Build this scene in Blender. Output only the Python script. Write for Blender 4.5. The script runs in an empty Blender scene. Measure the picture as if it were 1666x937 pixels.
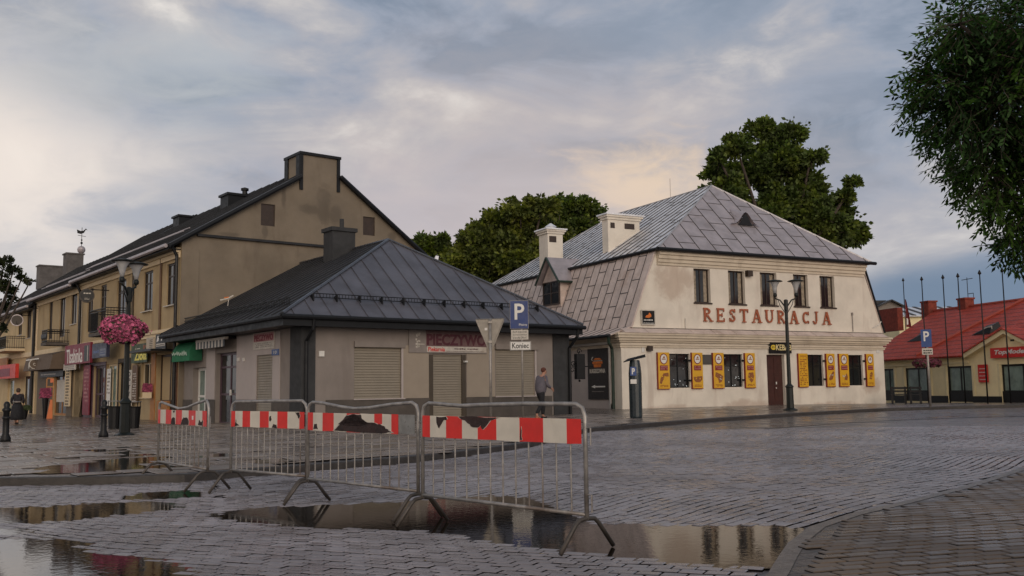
import bpy, math, random
from mathutils import Vector, Matrix
from mathutils.geometry import tessellate_polygon
random.seed(7)
rad = math.radians
SC = bpy.context.scene
COL = SC.collection
# ---------------------------------------------------------------- camera
CX, CY, FP = 833.0, 468.5, 1540.0
PITCH, ROLL, CAMZ = rad(6.01), rad(-0.70), 1.25
_F = Vector((0, math.cos(PITCH), math.sin(PITCH)))
_U0 = Vector((0, -math.sin(PITCH), math.cos(PITCH)))
_R0 = Vector((1, 0, 0))
_R = _R0*math.cos(ROLL) + _U0*math.sin(ROLL)
_U = -_R0*math.sin(ROLL) + _U0*math.cos(ROLL)
CAM = Vector((0, 0, CAMZ))
cd = bpy.data.cameras.new('camera')
cam = bpy.data.objects.new('camera', cd)
COL.objects.link(cam)
m = Matrix((( _R.x, _U.x, -_F.x, 0), (_R.y, _U.y, -_F.y, 0), (_R.z, _U.z, -_F.z, CAMZ), (0, 0, 0, 1)))
cam.matrix_world = m
cd.sensor_width = 36
cd.lens = 36*FP/1666
cd.clip_start = 0.05
cd.clip_end = 3000
SC.camera = cam
SC.render.resolution_x, SC.render.resolution_y = 1024, 576
vs = SC.view_settings
vs.view_transform = 'Standard'
vs.look = 'None'
vs.gamma = 1
vs.exposure = 0.12
SC.cycles.max_bounces = 6
SC.cycles.transparent_max_bounces = 6

# ---------------------------------------------------------------- node helpers
class NT:
    def __init__(s, tree):
        s.t = tree; s.n = tree.nodes; s.l = tree.links
    def node(s, typ, **kw):
        n = s.n.new(typ)
        for k, v in kw.items():
            if k.startswith('_'): setattr(n, k[1:], v)
            else: s.put(n.inputs[k.replace('__', ' ')], v)
        return n
    def put(s, sock, v):
        if hasattr(v, 'is_output') or isinstance(v, bpy.types.NodeSocket): s.l.new(v, sock)
        elif hasattr(sock.default_value, '__len__'):
            v = tuple(v)
            if len(sock.default_value) == 4 and len(v) == 3: v = v + (1,)
            sock.default_value = v
        else: sock.default_value = v
    def math(s, op, a, b=0.0, c=None, clamp=False):
        n = s.n.new('ShaderNodeMath'); n.operation = op; n.use_clamp = clamp
        s.put(n.inputs[0], a); s.put(n.inputs[1], b)
        if c is not None: s.put(n.inputs[2], c)
        return n.outputs[0]
    def mix(s, f, a, b, blend='MIX'):
        n = s.n.new('ShaderNodeMix'); n.data_type = 'RGBA'; n.blend_type = blend
        s.put(n.inputs[0], f); s.put(n.inputs[6], a); s.put(n.inputs[7], b)
        return n.outputs[2]
    def smooth(s, v, a, b, lo=0.0, hi=1.0):
        n = s.n.new('ShaderNodeMapRange'); n.interpolation_type = 'SMOOTHSTEP'
        s.put(n.inputs[0], v); s.put(n.inputs[1], a); s.put(n.inputs[2], b); s.put(n.inputs[3], lo); s.put(n.inputs[4], hi)
        return n.outputs[0]
    def noise(s, vec, scale, detail=4, rough=0.55, dist=0.0):
        n = s.n.new('ShaderNodeTexNoise')
        s.put(n.inputs['Vector'], vec); n.inputs['Scale'].default_value = scale
        n.inputs['Detail'].default_value = detail; n.inputs['Roughness'].default_value = rough
        n.inputs['Distortion'].default_value = dist
        return n.outputs[0]
    def mapping(s, vec, scale=(1, 1, 1), rot=(0, 0, 0), loc=(0, 0, 0)):
        n = s.n.new('ShaderNodeMapping'); s.put(n.inputs[0], vec)
        n.inputs['Scale'].default_value = scale; n.inputs['Rotation'].default_value = rot; n.inputs['Location'].default_value = loc
        return n.outputs[0]

# ---------------------------------------------------------------- world: evening clouds, sun low behind them
SUN_EL, SUN_ROT = rad(18), rad(164)
world = bpy.data.worlds.new('World')
SC.world = world
world.use_nodes = True
W = NT(world.node_tree)
W.n.clear()
geo = W.node('ShaderNodeTexCoord')
D = geo.outputs['Generated']
sep = W.node('ShaderNodeSeparateXYZ', Vector=D)
X, Y, Z = sep.outputs
sky = W.n.new('ShaderNodeTexSky'); sky.sky_type = 'NISHITA'; sky.sun_disc = False
sky.sun_elevation = SUN_EL; sky.sun_rotation = SUN_ROT
v1 = W.mapping(D, scale=(2.2, 2.2, 5.5), rot=(0.0, 0.12, 0.3), loc=(3.1, 0.4, 1.2))
v2 = W.mapping(D, scale=(1.0, 1.0, 2.2), rot=(0.25, -0.2, 0.0), loc=(0.7, 2.3, 0.1))
n1 = W.noise(v1, 2.1, 8, 0.55, 0.5)
n2 = W.noise(v2, 2.6, 5, 0.5, 0.9)
n3 = W.noise(v1, 6.0, 6, 0.6, 0.5)
cl = W.math('ADD', W.math('MULTIPLY', n1, 0.55), W.math('ADD', W.math('MULTIPLY', n2, 0.35), W.math('MULTIPLY', n3, 0.17)))
cl = W.math('SUBTRACT', cl, 0.03)
# more light low on the left, heavier cloud high on the right
cl = W.math('ADD', cl, W.math('MULTIPLY', X, -0.03))
cl = W.math('ADD', cl, W.math('MULTIPLY', W.math('SUBTRACT', 0.24, Z), 0.16))
ramp = W.n.new('ShaderNodeValToRGB')
W.put(ramp.inputs[0], cl)
cr = ramp.color_ramp
cr.elements[0].position = 0.42; cr.elements[0].color = (0.215, 0.265, 0.345, 1)
cr.elements[1].position = 0.64; cr.elements[1].color = (0.74, 0.70, 0.66, 1)
e = cr.elements.new(0.47); e.color = (0.31, 0.35, 0.43, 1)
e = cr.elements.new(0.525); e.color = (0.41, 0.415, 0.455, 1)
e = cr.elements.new(0.575); e.color = (0.53, 0.51, 0.51, 1)
colr = ramp.outputs[0]
def dirpx(px, py):
    d = _F + _R*((px-CX)/FP) + _U*((CY-py)/FP)
    return d.normalized()
def glow(px, py, a, b, sx=1.0):
    d = dirpx(px, py)
    n = W.n.new('ShaderNodeVectorMath'); n.operation = 'SUBTRACT'
    W.put(n.inputs[0], D); n.inputs[1].default_value = d
    mm = W.mapping(n.outputs[0], scale=(1, 1, sx))
    le = W.n.new('ShaderNodeVectorMath'); le.operation = 'LENGTH'; W.put(le.inputs[0], mm)
    wob = W.math('MULTIPLY', W.math('SUBTRACT', n3, 0.5), 0.22)
    return W.smooth(W.math('ADD', le.outputs['Value'], wob), b, a, 0.0, 1.0)
def layer(col, f, c, k):
    return W.mix(W.math('MULTIPLY', f, k), col, c)
colr = layer(colr, glow(900, 330, 0.0, 0.42, 1.7), (0.60, 0.50, 0.46), 0.60)
colr = layer(colr, glow(1035, 300, 0.0, 0.10, 1.3), (0.84, 0.64, 0.45), 0.75)
colr = layer(colr, glow(10, 270, 0.0, 0.24, 1.0), (0.88, 0.78, 0.70), 0.85)
colr = layer(colr, glow(330, 95, 0.0, 0.12, 2.2), (0.60, 0.60, 0.60), 0.55)
colr = layer(colr, glow(700, 360, 0.0, 0.30, 2.6), (0.56, 0.49, 0.50), 0.55)
colr = layer(colr, glow(1100, 45, 0.02, 0.16, 2.6), (0.26, 0.31, 0.39), 0.65)
colr = layer(colr, glow(1330, 120, 0.0, 0.14, 2.6), (0.30, 0.34, 0.42), 0.5)
colr = layer(colr, glow(1400, 380, 0.0, 0.2, 1.6), (0.43, 0.42, 0.46), 0.5)
colr = layer(colr, glow(240, 350, 0.0, 0.10, 2.2), (0.34, 0.37, 0.44), 0.75)
colr = layer(colr, glow(200, 120, 0.0, 0.20, 2.4), (0.33, 0.38, 0.43), 0.55)
# dark blue bank of cloud low on the right
bank = W.math('MULTIPLY', W.smooth(W.math('ADD', Z, W.math('MULTIPLY', W.math('SUBTRACT', n1, 0.5), 0.05)), 0.140, 0.085), W.smooth(X, 0.20, 0.40))
colr = W.mix(W.math('MULTIPLY', bank, W.smooth(Y, -0.1, 0.4)), colr, (0.165, 0.225, 0.32))
# brighter, warmer half of the sky behind the photographer
back = W.smooth(Y, 0.25, -0.7, 0.0, 1.0)
colr = W.mix(back, colr, W.mix(1.0, colr, (2.2, 1.85, 1.5), 'MULTIPLY'))
top = W.smooth(Z, 0.35, 0.9, 1.0, 0.85)
bg1 = W.node('ShaderNodeBackground', Color=colr, Strength=top)
bg2 = W.node('ShaderNodeBackground', Color=sky.outputs[0], Strength=0.05)
mx = W.node('ShaderNodeMixShader'); mx.inputs[0].default_value = 0.06
W.l.new(bg1.outputs[0], mx.inputs[1]); W.l.new(bg2.outputs[0], mx.inputs[2])
out = W.node('ShaderNodeOutputWorld')
W.l.new(mx.outputs[0], out.inputs[0])
# ---------------------------------------------------------------- sun (veiled)
sl = bpy.data.lights.new('sun', 'SUN'); sl.energy = 0.85; sl.angle = rad(35); sl.color = (1.0, 0.86, 0.72)
so = bpy.data.objects.new('sun', sl); COL.objects.link(so)
SUNV = Vector((0.28*math.cos(SUN_EL), -0.96*math.cos(SUN_EL), math.sin(SUN_EL)))
so.rotation_euler = (-SUNV).to_track_quat('-Z', 'Y').to_euler()
so.location = (0, -5, 20)

# ---------------------------------------------------------------- terrain heights and picture-to-place helpers
def clamp(v, a, b): return max(a, min(b, v))
def sst(v): v = clamp(v, 0, 1); return v*v*(3-2*v)
def zs(x, y):                      # pavement level
    z = 0.12 + 0.0045*clamp(y-12, 0, 35) + sst((y-14)/16)*clamp(0.011*x, -0.27, 0.035)
    z -= 0.016*clamp(y-42, 0, 18)*sst((x-12)/8)
    return z
def zr(x, y): return zs(x, y) - 0.12
def ray(px, py): return _F + _R*((px-CX)/FP) + _U*((CY-py)/FP)
def G(px, py, h=zs):               # the ground point seen there
    d = ray(px, py); z = 0.0; p = None
    for _ in range(30):
        t = (z - CAMZ)/d.z
        p = CAM + d*t
        z = h(p.x, p.y)
    return Vector((p.x, p.y, z))
def at(px, py, y):                 # a point at distance y
    d = ray(px, py); return CAM + d*(y/d.y)
def proj(p):
    q = Vector(p) - CAM
    w = q.dot(_F); return CX + FP*q.dot(_R)/w, CY - FP*q.dot(_U)/w

class Frame:
    def __init__(s, o, rot): s.o = Vector(o); s.rot = rad(rot); s.M = Matrix.Translation(s.o) @ Matrix.Rotation(s.rot, 4, 'Z'); s.I = s.M.inverted()
    def w(s, p): return s.M @ Vector(p)
class Face:
    """kind F: plane y=off looking to -y; kind S: plane x=off looking to -x (a runs along -y)"""
    def __init__(s, fr, kind='F', off=0.0): s.fr = fr; s.k = kind; s.off = off
    def uv(s, px, py):
        o = s.fr.I @ CAM; d = s.fr.I.to_3x3() @ ray(px, py)
        i = 1 if s.k == 'F' else 0
        t = (s.off - o[i])/d[i]; p = o + d*t
        return (p.x, p.z) if s.k == 'F' else (-p.y, p.z)
    def P(s, a, z, d=0.0):
        return (a, s.off-d, z) if s.k == 'F' else (s.off-d, -a, z)
    def rect(s, x0, y0, x1, y1):
        """picture rectangle -> a0,a1,z0,z1 (measured at mid height/width)"""
        xm, ym = (x0+x1)/2, (y0+y1)/2
        return s.uv(x0, ym)[0], s.uv(x1, ym)[0], s.uv(xm, y1)[1], s.uv(xm, y0)[1]

# ---------------------------------------------------------------- mesh builder
class MB:
    def __init__(s): s.v = []; s.f = []; s.m = []; s.mi = 0
    def add(s, vs, fs):
        b = len(s.v); s.v += [tuple(v) for v in vs]
        for f in fs: s.f.append([i+b for i in f]); s.m.append(s.mi)
    def hexa(s, p):
        s.add(p, [(3, 2, 1, 0), (4, 5, 6, 7), (0, 1, 5, 4), (1, 2, 6, 5), (2, 3, 7, 6), (3, 0, 4, 7)])
    def box(s, x0, x1, y0, y1, z0, z1):
        s.hexa([(x0, y0, z0), (x1, y0, z0), (x1, y1, z0), (x0, y1, z0), (x0, y0, z1), (x1, y0, z1), (x1, y1, z1), (x0, y1, z1)])
    def fbox(s, F, a0, a1, z0, z1, d0, d1):
        P = F.P
        s.hexa([P(a0, z0, d1), P(a1, z0, d1), P(a1, z0, d0), P(a0, z0, d0), P(a0, z1, d1), P(a1, z1, d1), P(a1, z1, d0), P(a0, z1, d0)])
    def poly(s, pts): s.add(pts, [list(range(len(pts)))])
    def tess(s, F, outer, holes=(), d=0.0):
        loops = [[Vector((a, z, 0)) for a, z in outer]] + [[Vector((a, z, 0)) for a, z in h] for h in holes]
        flat = [p for lp in loops for p in lp]
        s.add([F.P(p.x, p.y, d) for p in flat], [list(t) for t in tessellate_polygon(loops)])
    def fprism(s, F, pts, d0, d1):
        n = len(pts)
        s.tess(F, pts, (), d1); s.tess(F, pts, (), d0)
        vv = [F.P(a, z, d0) for a, z in pts] + [F.P(a, z, d1) for a, z in pts]
        s.add(vv, [(i, (i+1) % n, n+(i+1) % n, n+i) for i in range(n)])
    def zprism(s, pts, z0, z1):
        n = len(pts)
        vv = [(x, y, z0) for x, y in pts] + [(x, y, z1) for x, y in pts]
        s.add(vv, [tuple(range(n-1, -1, -1)), tuple(range(n, 2*n))] + [(i, (i+1) % n, n+(i+1) % n, n+i) for i in range(n)])
    def tube(s, pts, r, n=8, cap=True):
        pts = [Vector(p) for p in pts]; k = len(pts)
        rs = r if isinstance(r, (list, tuple)) else [r]*k
        ring = []; up = None
        for i, p in enumerate(pts):
            t = (pts[min(i+1, k-1)] - pts[max(i-1, 0)]).normalized()
            if up is None: up = Vector((0, 0, 1)) if abs(t.z) < 0.9 else Vector((1, 0, 0))
            a = t.cross(up).normalized(); b = a.cross(t).normalized(); up = b
            ring += [tuple(p + a*(rs[i]*math.cos(2*math.pi*j/n)) + b*(rs[i]*math.sin(2*math.pi*j/n))) for j in range(n)]
        fs = [(i*n+j, i*n+(j+1) % n, (i+1)*n+(j+1) % n, (i+1)*n+j) for i in range(k-1) for j in range(n)]
        if cap: fs += [tuple(range(n-1, -1, -1)), tuple((k-1)*n+j for j in range(n))]
        s.add(ring, fs)
    def lathe(s, prof, c=(0, 0, 0), n=16):
        k = len(prof); vv = []
        for r, z in prof:
            vv += [(c[0]+r*math.cos(2*math.pi*j/n), c[1]+r*math.sin(2*math.pi*j/n), c[2]+z) for j in range(n)]
        fs = [(i*n+j, i*n+(j+1) % n, (i+1)*n+(j+1) % n, (i+1)*n+j) for i in range(k-1) for j in range(n)]
        fs += [tuple(range(n-1, -1, -1)), tuple((k-1)*n+j for j in range(n))]
        s.add(vv, fs)
    def ball(s, c, r, n=10, sc=(1, 1, 1)):
        s_ = len(s.v)
        s.lathe([(max(1e-4, r*math.sin(math.pi*i/6)), -r*math.cos(math.pi*i/6)) for i in range(7)], (0, 0, 0), n)
        for i in range(s_, len(s.v)):
            x, y, z = s.v[i]; s.v[i] = (c[0]+x*sc[0], c[1]+y*sc[1], c[2]+z*sc[2])
    def build(s, name, mat, parent=None, smooth=False, label=None):
        me = bpy.data.meshes.new(name)
        me.from_pydata(s.v, [], s.f)
        mats = mat if isinstance(mat, (list, tuple)) else [mat]
        for q in mats: me.materials.append(q)
        if len(mats) > 1: me.polygons.foreach_set('material_index', s.m)
        if smooth: me.polygons.foreach_set('use_smooth', [True]*len(me.polygons))
        me.update()
        o = bpy.data.objects.new(name, me); COL.objects.link(o)
        if parent: o.parent = parent
        if label: o['label'] = label
        return o
def mesh(name, mat, parent=None, smooth=False, label=None):
    """decorator-free shortcut: with-block style builder"""
    return _Ctx(name, mat, parent, smooth, label)
class _Ctx:
    def __init__(s, *a): s.a = a
    def __enter__(s): s.mb = MB(); return s.mb
    def __exit__(s, *e):
        if e[0] is None: s.o = s.mb.build(*s.a)
def tag(o, label, cat, group=None, kind=None):
    if label: o['label'] = label
    if cat: o['category'] = cat
    if group: o['group'] = group
    if kind: o['kind'] = kind
    return o
def thing(name, label, cat, loc=(0, 0, 0), rot=0.0, group=None):
    o = bpy.data.objects.new(name, None); COL.objects.link(o)
    o.empty_display_size = 0.2
    o.location = loc; o.rotation_euler = (0, 0, rad(rot))
    return tag(o, label, cat, group)
def copy_tree(o, parent=None):
    c = o.copy(); COL.objects.link(c)
    if parent: c.parent = parent
    for ch in [q for q in bpy.data.objects if q.parent == o and q != c]: copy_tree(ch, c)
    return c
def struct(o): o['kind'] = 'structure'; return o

# ---------------------------------------------------------------- materials
def M(name, col, rough=0.7, var=0.12, scale=2.0, bump=0.15, bscale=35.0, metal=0.0, stain=None, stain_k=0.5, spec=0.5, streak=False, island=0.0):
    mt = bpy.data.materials.new(name); mt.use_nodes = True
    T = NT(mt.node_tree); b = T.n['Principled BSDF']
    tc = T.node('ShaderNodeTexCoord').outputs['Object']
    n = T.noise(tc, scale, 6, 0.6)
    f = T.smooth(n, 0.3, 0.7)
    c = T.mix(f, [x*(1-var) for x in col], [min(1, x*(1+var)) for x in col])
    if stain:
        vec = T.mapping(tc, scale=(1, 1, 0.25)) if streak else tc
        sn = T.noise(vec, 1.1, 7, 0.65, 0.4)
        c = T.mix(T.math('MULTIPLY', T.smooth(sn, 0.52, 0.72), stain_k), c, stain)
    if island:
        g = T.n.new('ShaderNodeNewGeometry')
        c = T.mix(island, c, T.mix(g.outputs['Random Per Island'], [x*0.25 for x in col], [min(1, x*2.4) for x in col]))
    T.put(b.inputs['Base Color'], c)
    b.inputs['Metallic'].default_value = metal
    b.inputs['Specular IOR Level'].default_value = spec
    T.put(b.inputs['Roughness'], T.smooth(T.noise(tc, scale*3, 4), 0.3, 0.7, max(0.02, rough-0.08), min(1, rough+0.08)))
    if bump:
        bp = T.n.new('ShaderNodeBump'); bp.inputs['Strength'].default_value = bump; bp.inputs['Distance'].default_value = 0.02
        T.put(bp.inputs['Height'], T.noise(tc, bscale, 5, 0.6))
        T.l.new(bp.outputs[0], b.inputs['Normal'])
    return mt
def glassy(name, col=(0.012, 0.013, 0.014), rough=0.06):
    return M(name, col, rough, 0.3, 1.5, 0.05, 3.0, spec=0.6)
def emis(name, col, k):
    mt = bpy.data.materials.new(name); mt.use_nodes = True
    b = mt.node_tree.nodes['Principled BSDF']
    b.inputs['Base Color'].default_value = (*col, 1); b.inputs['Emission Color'].default_value = (*col, 1); b.inputs['Emission Strength'].default_value = k
    return mt
def paving(name, col, joint, bw, bh, rot, rough, wet=(0.12, 0.45), mort=0.012, warp=0.15, joint_d=0.5, hue=None, scale_n=0.35, offset=0.5):
    mt = bpy.data.materials.new(name); mt.use_nodes = True
    T = NT(mt.node_tree); b = T.n['Principled BSDF']
    g = T.node('ShaderNodeNewGeometry').outputs['Position']
    w = T.n.new('ShaderNodeTexNoise'); T.put(w.inputs['Vector'], g); w.inputs['Scale'].default_value = 0.33; w.inputs['Detail'].default_value = 1.0
    sub = T.n.new('ShaderNodeVectorMath'); sub.operation = 'SUBTRACT'; T.l.new(w.outputs['Color'], sub.inputs[0]); sub.inputs[1].default_value = (0.5, 0.5, 0.5)
    sc = T.n.new('ShaderNodeVectorMath'); sc.operation = 'SCALE'; T.l.new(sub.outputs[0], sc.inputs[0]); sc.inputs['Scale'].default_value = warp*6
    ad = T.n.new('ShaderNodeVectorMath'); ad.operation = 'ADD'; T.l.new(g, ad.inputs[0]); T.l.new(sc.outputs[0], ad.inputs[1])
    w2 = T.n.new('ShaderNodeTexNoise'); T.put(w2.inputs['Vector'], g); w2.inputs['Scale'].default_value = 9.0
    sc2 = T.n.new('ShaderNodeVectorMath'); sc2.operation = 'SCALE'; T.l.new(w2.outputs['Color'], sc2.inputs[0]); sc2.inputs['Scale'].default_value = 0.012
    ad2 = T.n.new('ShaderNodeVectorMath'); ad2.operation = 'ADD'; T.l.new(ad.outputs[0], ad2.inputs[0]); T.l.new(sc2.outputs[0], ad2.inputs[1])
    vec = T.mapping(ad2.outputs[0], rot=(0, 0, -rot))
    br = T.n.new('ShaderNodeTexBrick'); T.put(br.inputs['Vector'], vec)
    br.offset = offset; br.inputs['Scale'].default_value = 1.0
    br.inputs['Mortar Size'].default_value = mort; br.inputs['Mortar Smooth'].default_value = 0.6
    br.inputs['Brick Width'].default_value = bw; br.inputs['Row Height'].default_value = bh
    br.inputs['Color1'].default_value = (*[x*0.72 for x in col], 1); br.inputs['Color2'].default_value = (*[x*1.3 for x in col], 1)
    br.inputs['Mortar'].default_value = (*joint, 1)
    big = T.noise(g, scale_n, 5, 0.6, 0.3)
    c = T.mix(T.smooth(big, 0.35, 0.68), br.outputs['Color'], T.mix(1.0, br.outputs['Color'], hue or (0.62, 0.58, 0.55), 'MULTIPLY'))
    fine = T.noise(g, 22, 4, 0.6)
    c = T.mix(0.35, c, T.mix(fine, (0.02, 0.02, 0.02), [x*2.2 for x in col]))
    T.put(b.inputs['Base Color'], c)
    rn = T.math('ADD', T.math('MULTIPLY', T.noise(g, 1.3, 6, 0.65, 0.4), 0.65), T.math('MULTIPLY', fine, 0.35))
    T.put(b.inputs['Roughness'], T.smooth(rn, 0.36, 0.62, wet[0], wet[1]))
    b.inputs['Specular IOR Level'].default_value = 0.55
    bp = T.n.new('ShaderNodeBump'); bp.inputs['Strength'].default_value = joint_d; bp.inputs['Distance'].default_value = 0.02
    h = T.math('SUBTRACT', T.math('ADD', T.math('MULTIPLY', fine, 0.35), T.math('MULTIPLY', T.noise(g, 5, 3), 0.5)), T.math('MULTIPLY', br.outputs['Fac'], 0.9))
    T.put(bp.inputs['Height'], h)
    T.l.new(bp.outputs[0], b.inputs['Normal'])
    return mt
m_kwall = M('kiosk_plaster', (0.24, 0.208, 0.186), 0.85, 0.08, 1.2, 0.2, 40, stain=(0.18, 0.15, 0.13), stain_k=0.45, streak=True)
m_kside = M('kiosk_panel_paint', (0.42, 0.37, 0.35), 0.8, 0.05, 1.2, 0.1, 60)
m_kdark = M('kiosk_dark_pilaster', (0.045, 0.046, 0.048), 0.75, 0.15, 2, 0.12, 50, spec=0.25, stain=(0.03, 0.03, 0.03), stain_k=0.5)
m_kplinth = M('kiosk_plinth', (0.085, 0.072, 0.062), 0.8, 0.15, 2, 0.2, 50)
m_anth = M('anthracite_sheet', (0.105, 0.104, 0.122), 0.40, 0.22, 0.8, 0.06, 5, metal=0.2, stain=(0.055, 0.058, 0.07), stain_k=0.4)
m_anth_dk = M('anthracite_fascia', (0.010, 0.011, 0.013), 0.5, 0.15, 2, 0.03, 8, spec=0.25)
m_shut = M('shutter_beige', (0.25, 0.215, 0.165), 0.5, 0.06, 2, 0.0)
m_white = M('white_paint', (0.68, 0.66, 0.62), 0.5, 0.06, 4, 0.05)
m_dirtywhite = M('dirty_white', (0.52, 0.48, 0.42), 0.55, 0.12, 8, 0.05, stain=(0.3, 0.22, 0.15), stain_k=0.4)
m_red = M('sign_red', (0.55, 0.02, 0.015), 0.4, 0.1, 8, 0.0)
m_rwall = M('lime_plaster_cream', (0.70, 0.64, 0.55), 0.9, 0.09, 0.8, 0.3, 22, stain=(0.43, 0.345, 0.285), stain_k=0.5, streak=True)
m_rtrim = M('cream_cornice', (0.60, 0.52, 0.41), 0.85, 0.08, 1.5, 0.15, 40, stain=(0.3, 0.24, 0.18), stain_k=0.45)
m_zinc = M('galvanised_sheet', (0.78, 0.78, 0.80), 0.36, 0.14, 1.3, 0.05, 6, metal=0.35, stain=(0.42, 0.40, 0.41), stain_k=0.45)
m_zinc2 = M('weathered_front_sheet', (0.42, 0.375, 0.385), 0.45, 0.14, 1.3, 0.05, 6, metal=0.4, stain=(0.26, 0.22, 0.21), stain_k=0.5)
m_mans = M('pinkish_mansard_sheet', (0.58, 0.48, 0.43), 0.6, 0.13, 2.0, 0.05, 6, metal=0.15, stain=(0.33, 0.22, 0.16), stain_k=0.5)
m_seamdk = M('seam_dark', (0.05, 0.045, 0.042), 0.6, 0.1, 3, 0)  # the roof seams' own dark colour
m_seamlt = M('seam_light', (0.40, 0.39, 0.40), 0.45, 0.1, 3, 0, metal=0.4)
m_glass = glassy('window_glass')
m_glass_sky = glassy('window_glass_pale', (0.17, 0.23, 0.20), 0.12)
m_frame_br = M('dark_brown_frame', (0.035, 0.02, 0.013), 0.5, 0.2, 6, 0.05)
m_black = M('black_paint', (0.008, 0.008, 0.009), 0.42, 0.2, 5, 0.05, spec=0.3)
m_green_pipe = M('dark_green_pipe', (0.018, 0.035, 0.025), 0.45, 0.2, 5, 0.05)
m_curt = M('curtain', (0.28, 0.23, 0.17), 0.9, 0.3, 9, 0)
m_ochre = M('ochre_plaster', (0.38, 0.285, 0.160), 0.88, 0.09, 0.9, 0.18, 40, stain=(0.24, 0.155, 0.075), stain_k=0.5, streak=True)
m_gable = M('gable_plaster_brown', (0.200, 0.163, 0.120), 0.9, 0.16, 0.5, 0.3, 25, stain=(0.125, 0.095, 0.07), stain_k=0.6, streak=True)
m_ochre2 = M('pale_ochre_plaster', (0.52, 0.40, 0.23), 0.88, 0.08, 1, 0.18, 40, stain=(0.3, 0.2, 0.1), stain_k=0.35, streak=True)
m_trimy = M('cream_trim', (0.62, 0.50, 0.33), 0.8, 0.06, 2, 0.08)
m_orange = M('orange_wood', (0.36, 0.16, 0.05), 0.6, 0.15, 3, 0.08)
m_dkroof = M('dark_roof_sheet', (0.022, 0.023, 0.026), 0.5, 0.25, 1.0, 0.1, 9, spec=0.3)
m_yellow = M('yellow_render', (0.82, 0.70, 0.42), 0.85, 0.08, 1, 0.1, 50)
m_yframe = M('pale_yellow_trim', (0.72, 0.62, 0.38), 0.8, 0.05, 2, 0.05)
m_bark = M('bark', (0.06, 0.045, 0.035), 0.9, 0.3, 6, 0.5, 14)
m_galv = M('galvanised_tube', (0.30, 0.28, 0.26), 0.42, 0.3, 10, 0.12, 60, metal=0.4, stain=(0.10, 0.06, 0.04), stain_k=0.75)
m_bred = M('barrier_red', (0.66, 0.022, 0.015), 0.42, 0.1, 5, 0.05, 30, stain=(0.38, 0.012, 0.01), stain_k=0.5)
m_bwhite = M('barrier_white', (0.62, 0.57, 0.48), 0.5, 0.08, 5, 0.05, 30, stain=(0.44, 0.36, 0.24), stain_k=0.5)
m_torn = M('torn_backing', (0.028, 0.014, 0.012), 0.75, 0.4, 9, 0.5, 30)
m_bare = M('bare_sheet', (0.26, 0.255, 0.24), 0.35, 0.2, 6, 0.1, 12, metal=0.5)
m_blue = M('sign_blue', (0.006, 0.03, 0.15), 0.4, 0.1, 4, 0)
m_bluewall = M('small_plate_blue', (0.03, 0.07, 0.22), 0.4, 0.1, 4, 0)
m_signback = M('grey_sign_back', (0.27, 0.245, 0.21), 0.5, 0.1, 6, 0.05, metal=0.3)
m_post = M('grey_post', (0.30, 0.275, 0.25), 0.45, 0.15, 12, 0.08, metal=0.5)
m_ink = M('black_ink', (0.012, 0.012, 0.012), 0.5, 0.1, 8, 0)
m_foot = M('dark_steel_foot', (0.07, 0.06, 0.052), 0.5, 0.3, 10, 0.15, 50, metal=0.3)
m_kerb = M('granite_kerb', (0.042, 0.036, 0.032), 0.42, 0.3, 9, 0.4, 60, stain=(0.03, 0.026, 0.022), stain_k=0.7)
# roof tiles: courses built as bumps of the sheet
def tiled(name, col, rows, cols, rough=0.6):
    mt = M(name, col, rough, 0.16, 1.5, 0, stain=[x*0.55 for x in col], stain_k=0.5)
    T = NT(mt.node_tree); b = T.n['Principled BSDF']
    uv = T.node('ShaderNodeTexCoord').outputs['Object']
    sx = T.node('ShaderNodeSeparateXYZ', Vector=uv)
    f = T.math('FRACT', T.math('MULTIPLY', sx.outputs[2], rows))
    g = T.math('ABSOLUTE', T.math('SINE', T.math('MULTIPLY', T.math('ADD', sx.outputs[0], sx.outputs[1]), cols*math.pi)))
    h = T.math('ADD', T.math('MULTIPLY', f, -1.0), T.math('MULTIPLY', g, 0.5))
    bp = T.n.new('ShaderNodeBump'); bp.inputs['Strength'].default_value = 1.0; bp.inputs['Distance'].default_value = 0.06
    T.put(bp.inputs['Height'], h); T.l.new(bp.outputs[0], b.inputs['Normal'])
    src = b.inputs['Base Color'].links[0].from_socket
    T.put(b.inputs['Base Color'], T.mix(T.smooth(f, 0.80, 0.97), src, [x*0.18 for x in col]))
    return mt

def patches(mt, col, spots, k=0.75):
    """local damp patches of a wall: (x, z, rx, rz) in the wall's own coordinates"""
    T = NT(mt.node_tree); b = T.n['Principled BSDF']; src = b.inputs['Base Color'].links[0].from_socket
    sp = T.node('ShaderNodeSeparateXYZ', Vector=T.node('ShaderNodeTexCoord').outputs['Object']); nz = T.noise(T.node('ShaderNodeTexCoord').outputs['Object'], 1.6, 6, 0.65, 0.5)
    tot = None
    for x, z, rx, rz in spots:
        a = T.math('POWER', T.math('DIVIDE', T.math('SUBTRACT', sp.outputs[0], x), rx), 2.0); c = T.math('POWER', T.math('DIVIDE', T.math('SUBTRACT', sp.outputs[2], z), rz), 2.0)
        m_ = T.smooth(T.math('ADD', T.math('ADD', a, c), T.math('MULTIPLY', T.math('SUBTRACT', nz, 0.5), 3.2)), 1.5, 0.2)
        tot = m_ if tot is None else T.math('MAXIMUM', tot, m_)
    T.put(b.inputs['Base Color'], T.mix(T.math('MULTIPLY', tot, k), src, col))
m_tile = tiled('red_tile_roof', (0.40, 0.042, 0.018), 4.2, 3.2)
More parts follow.
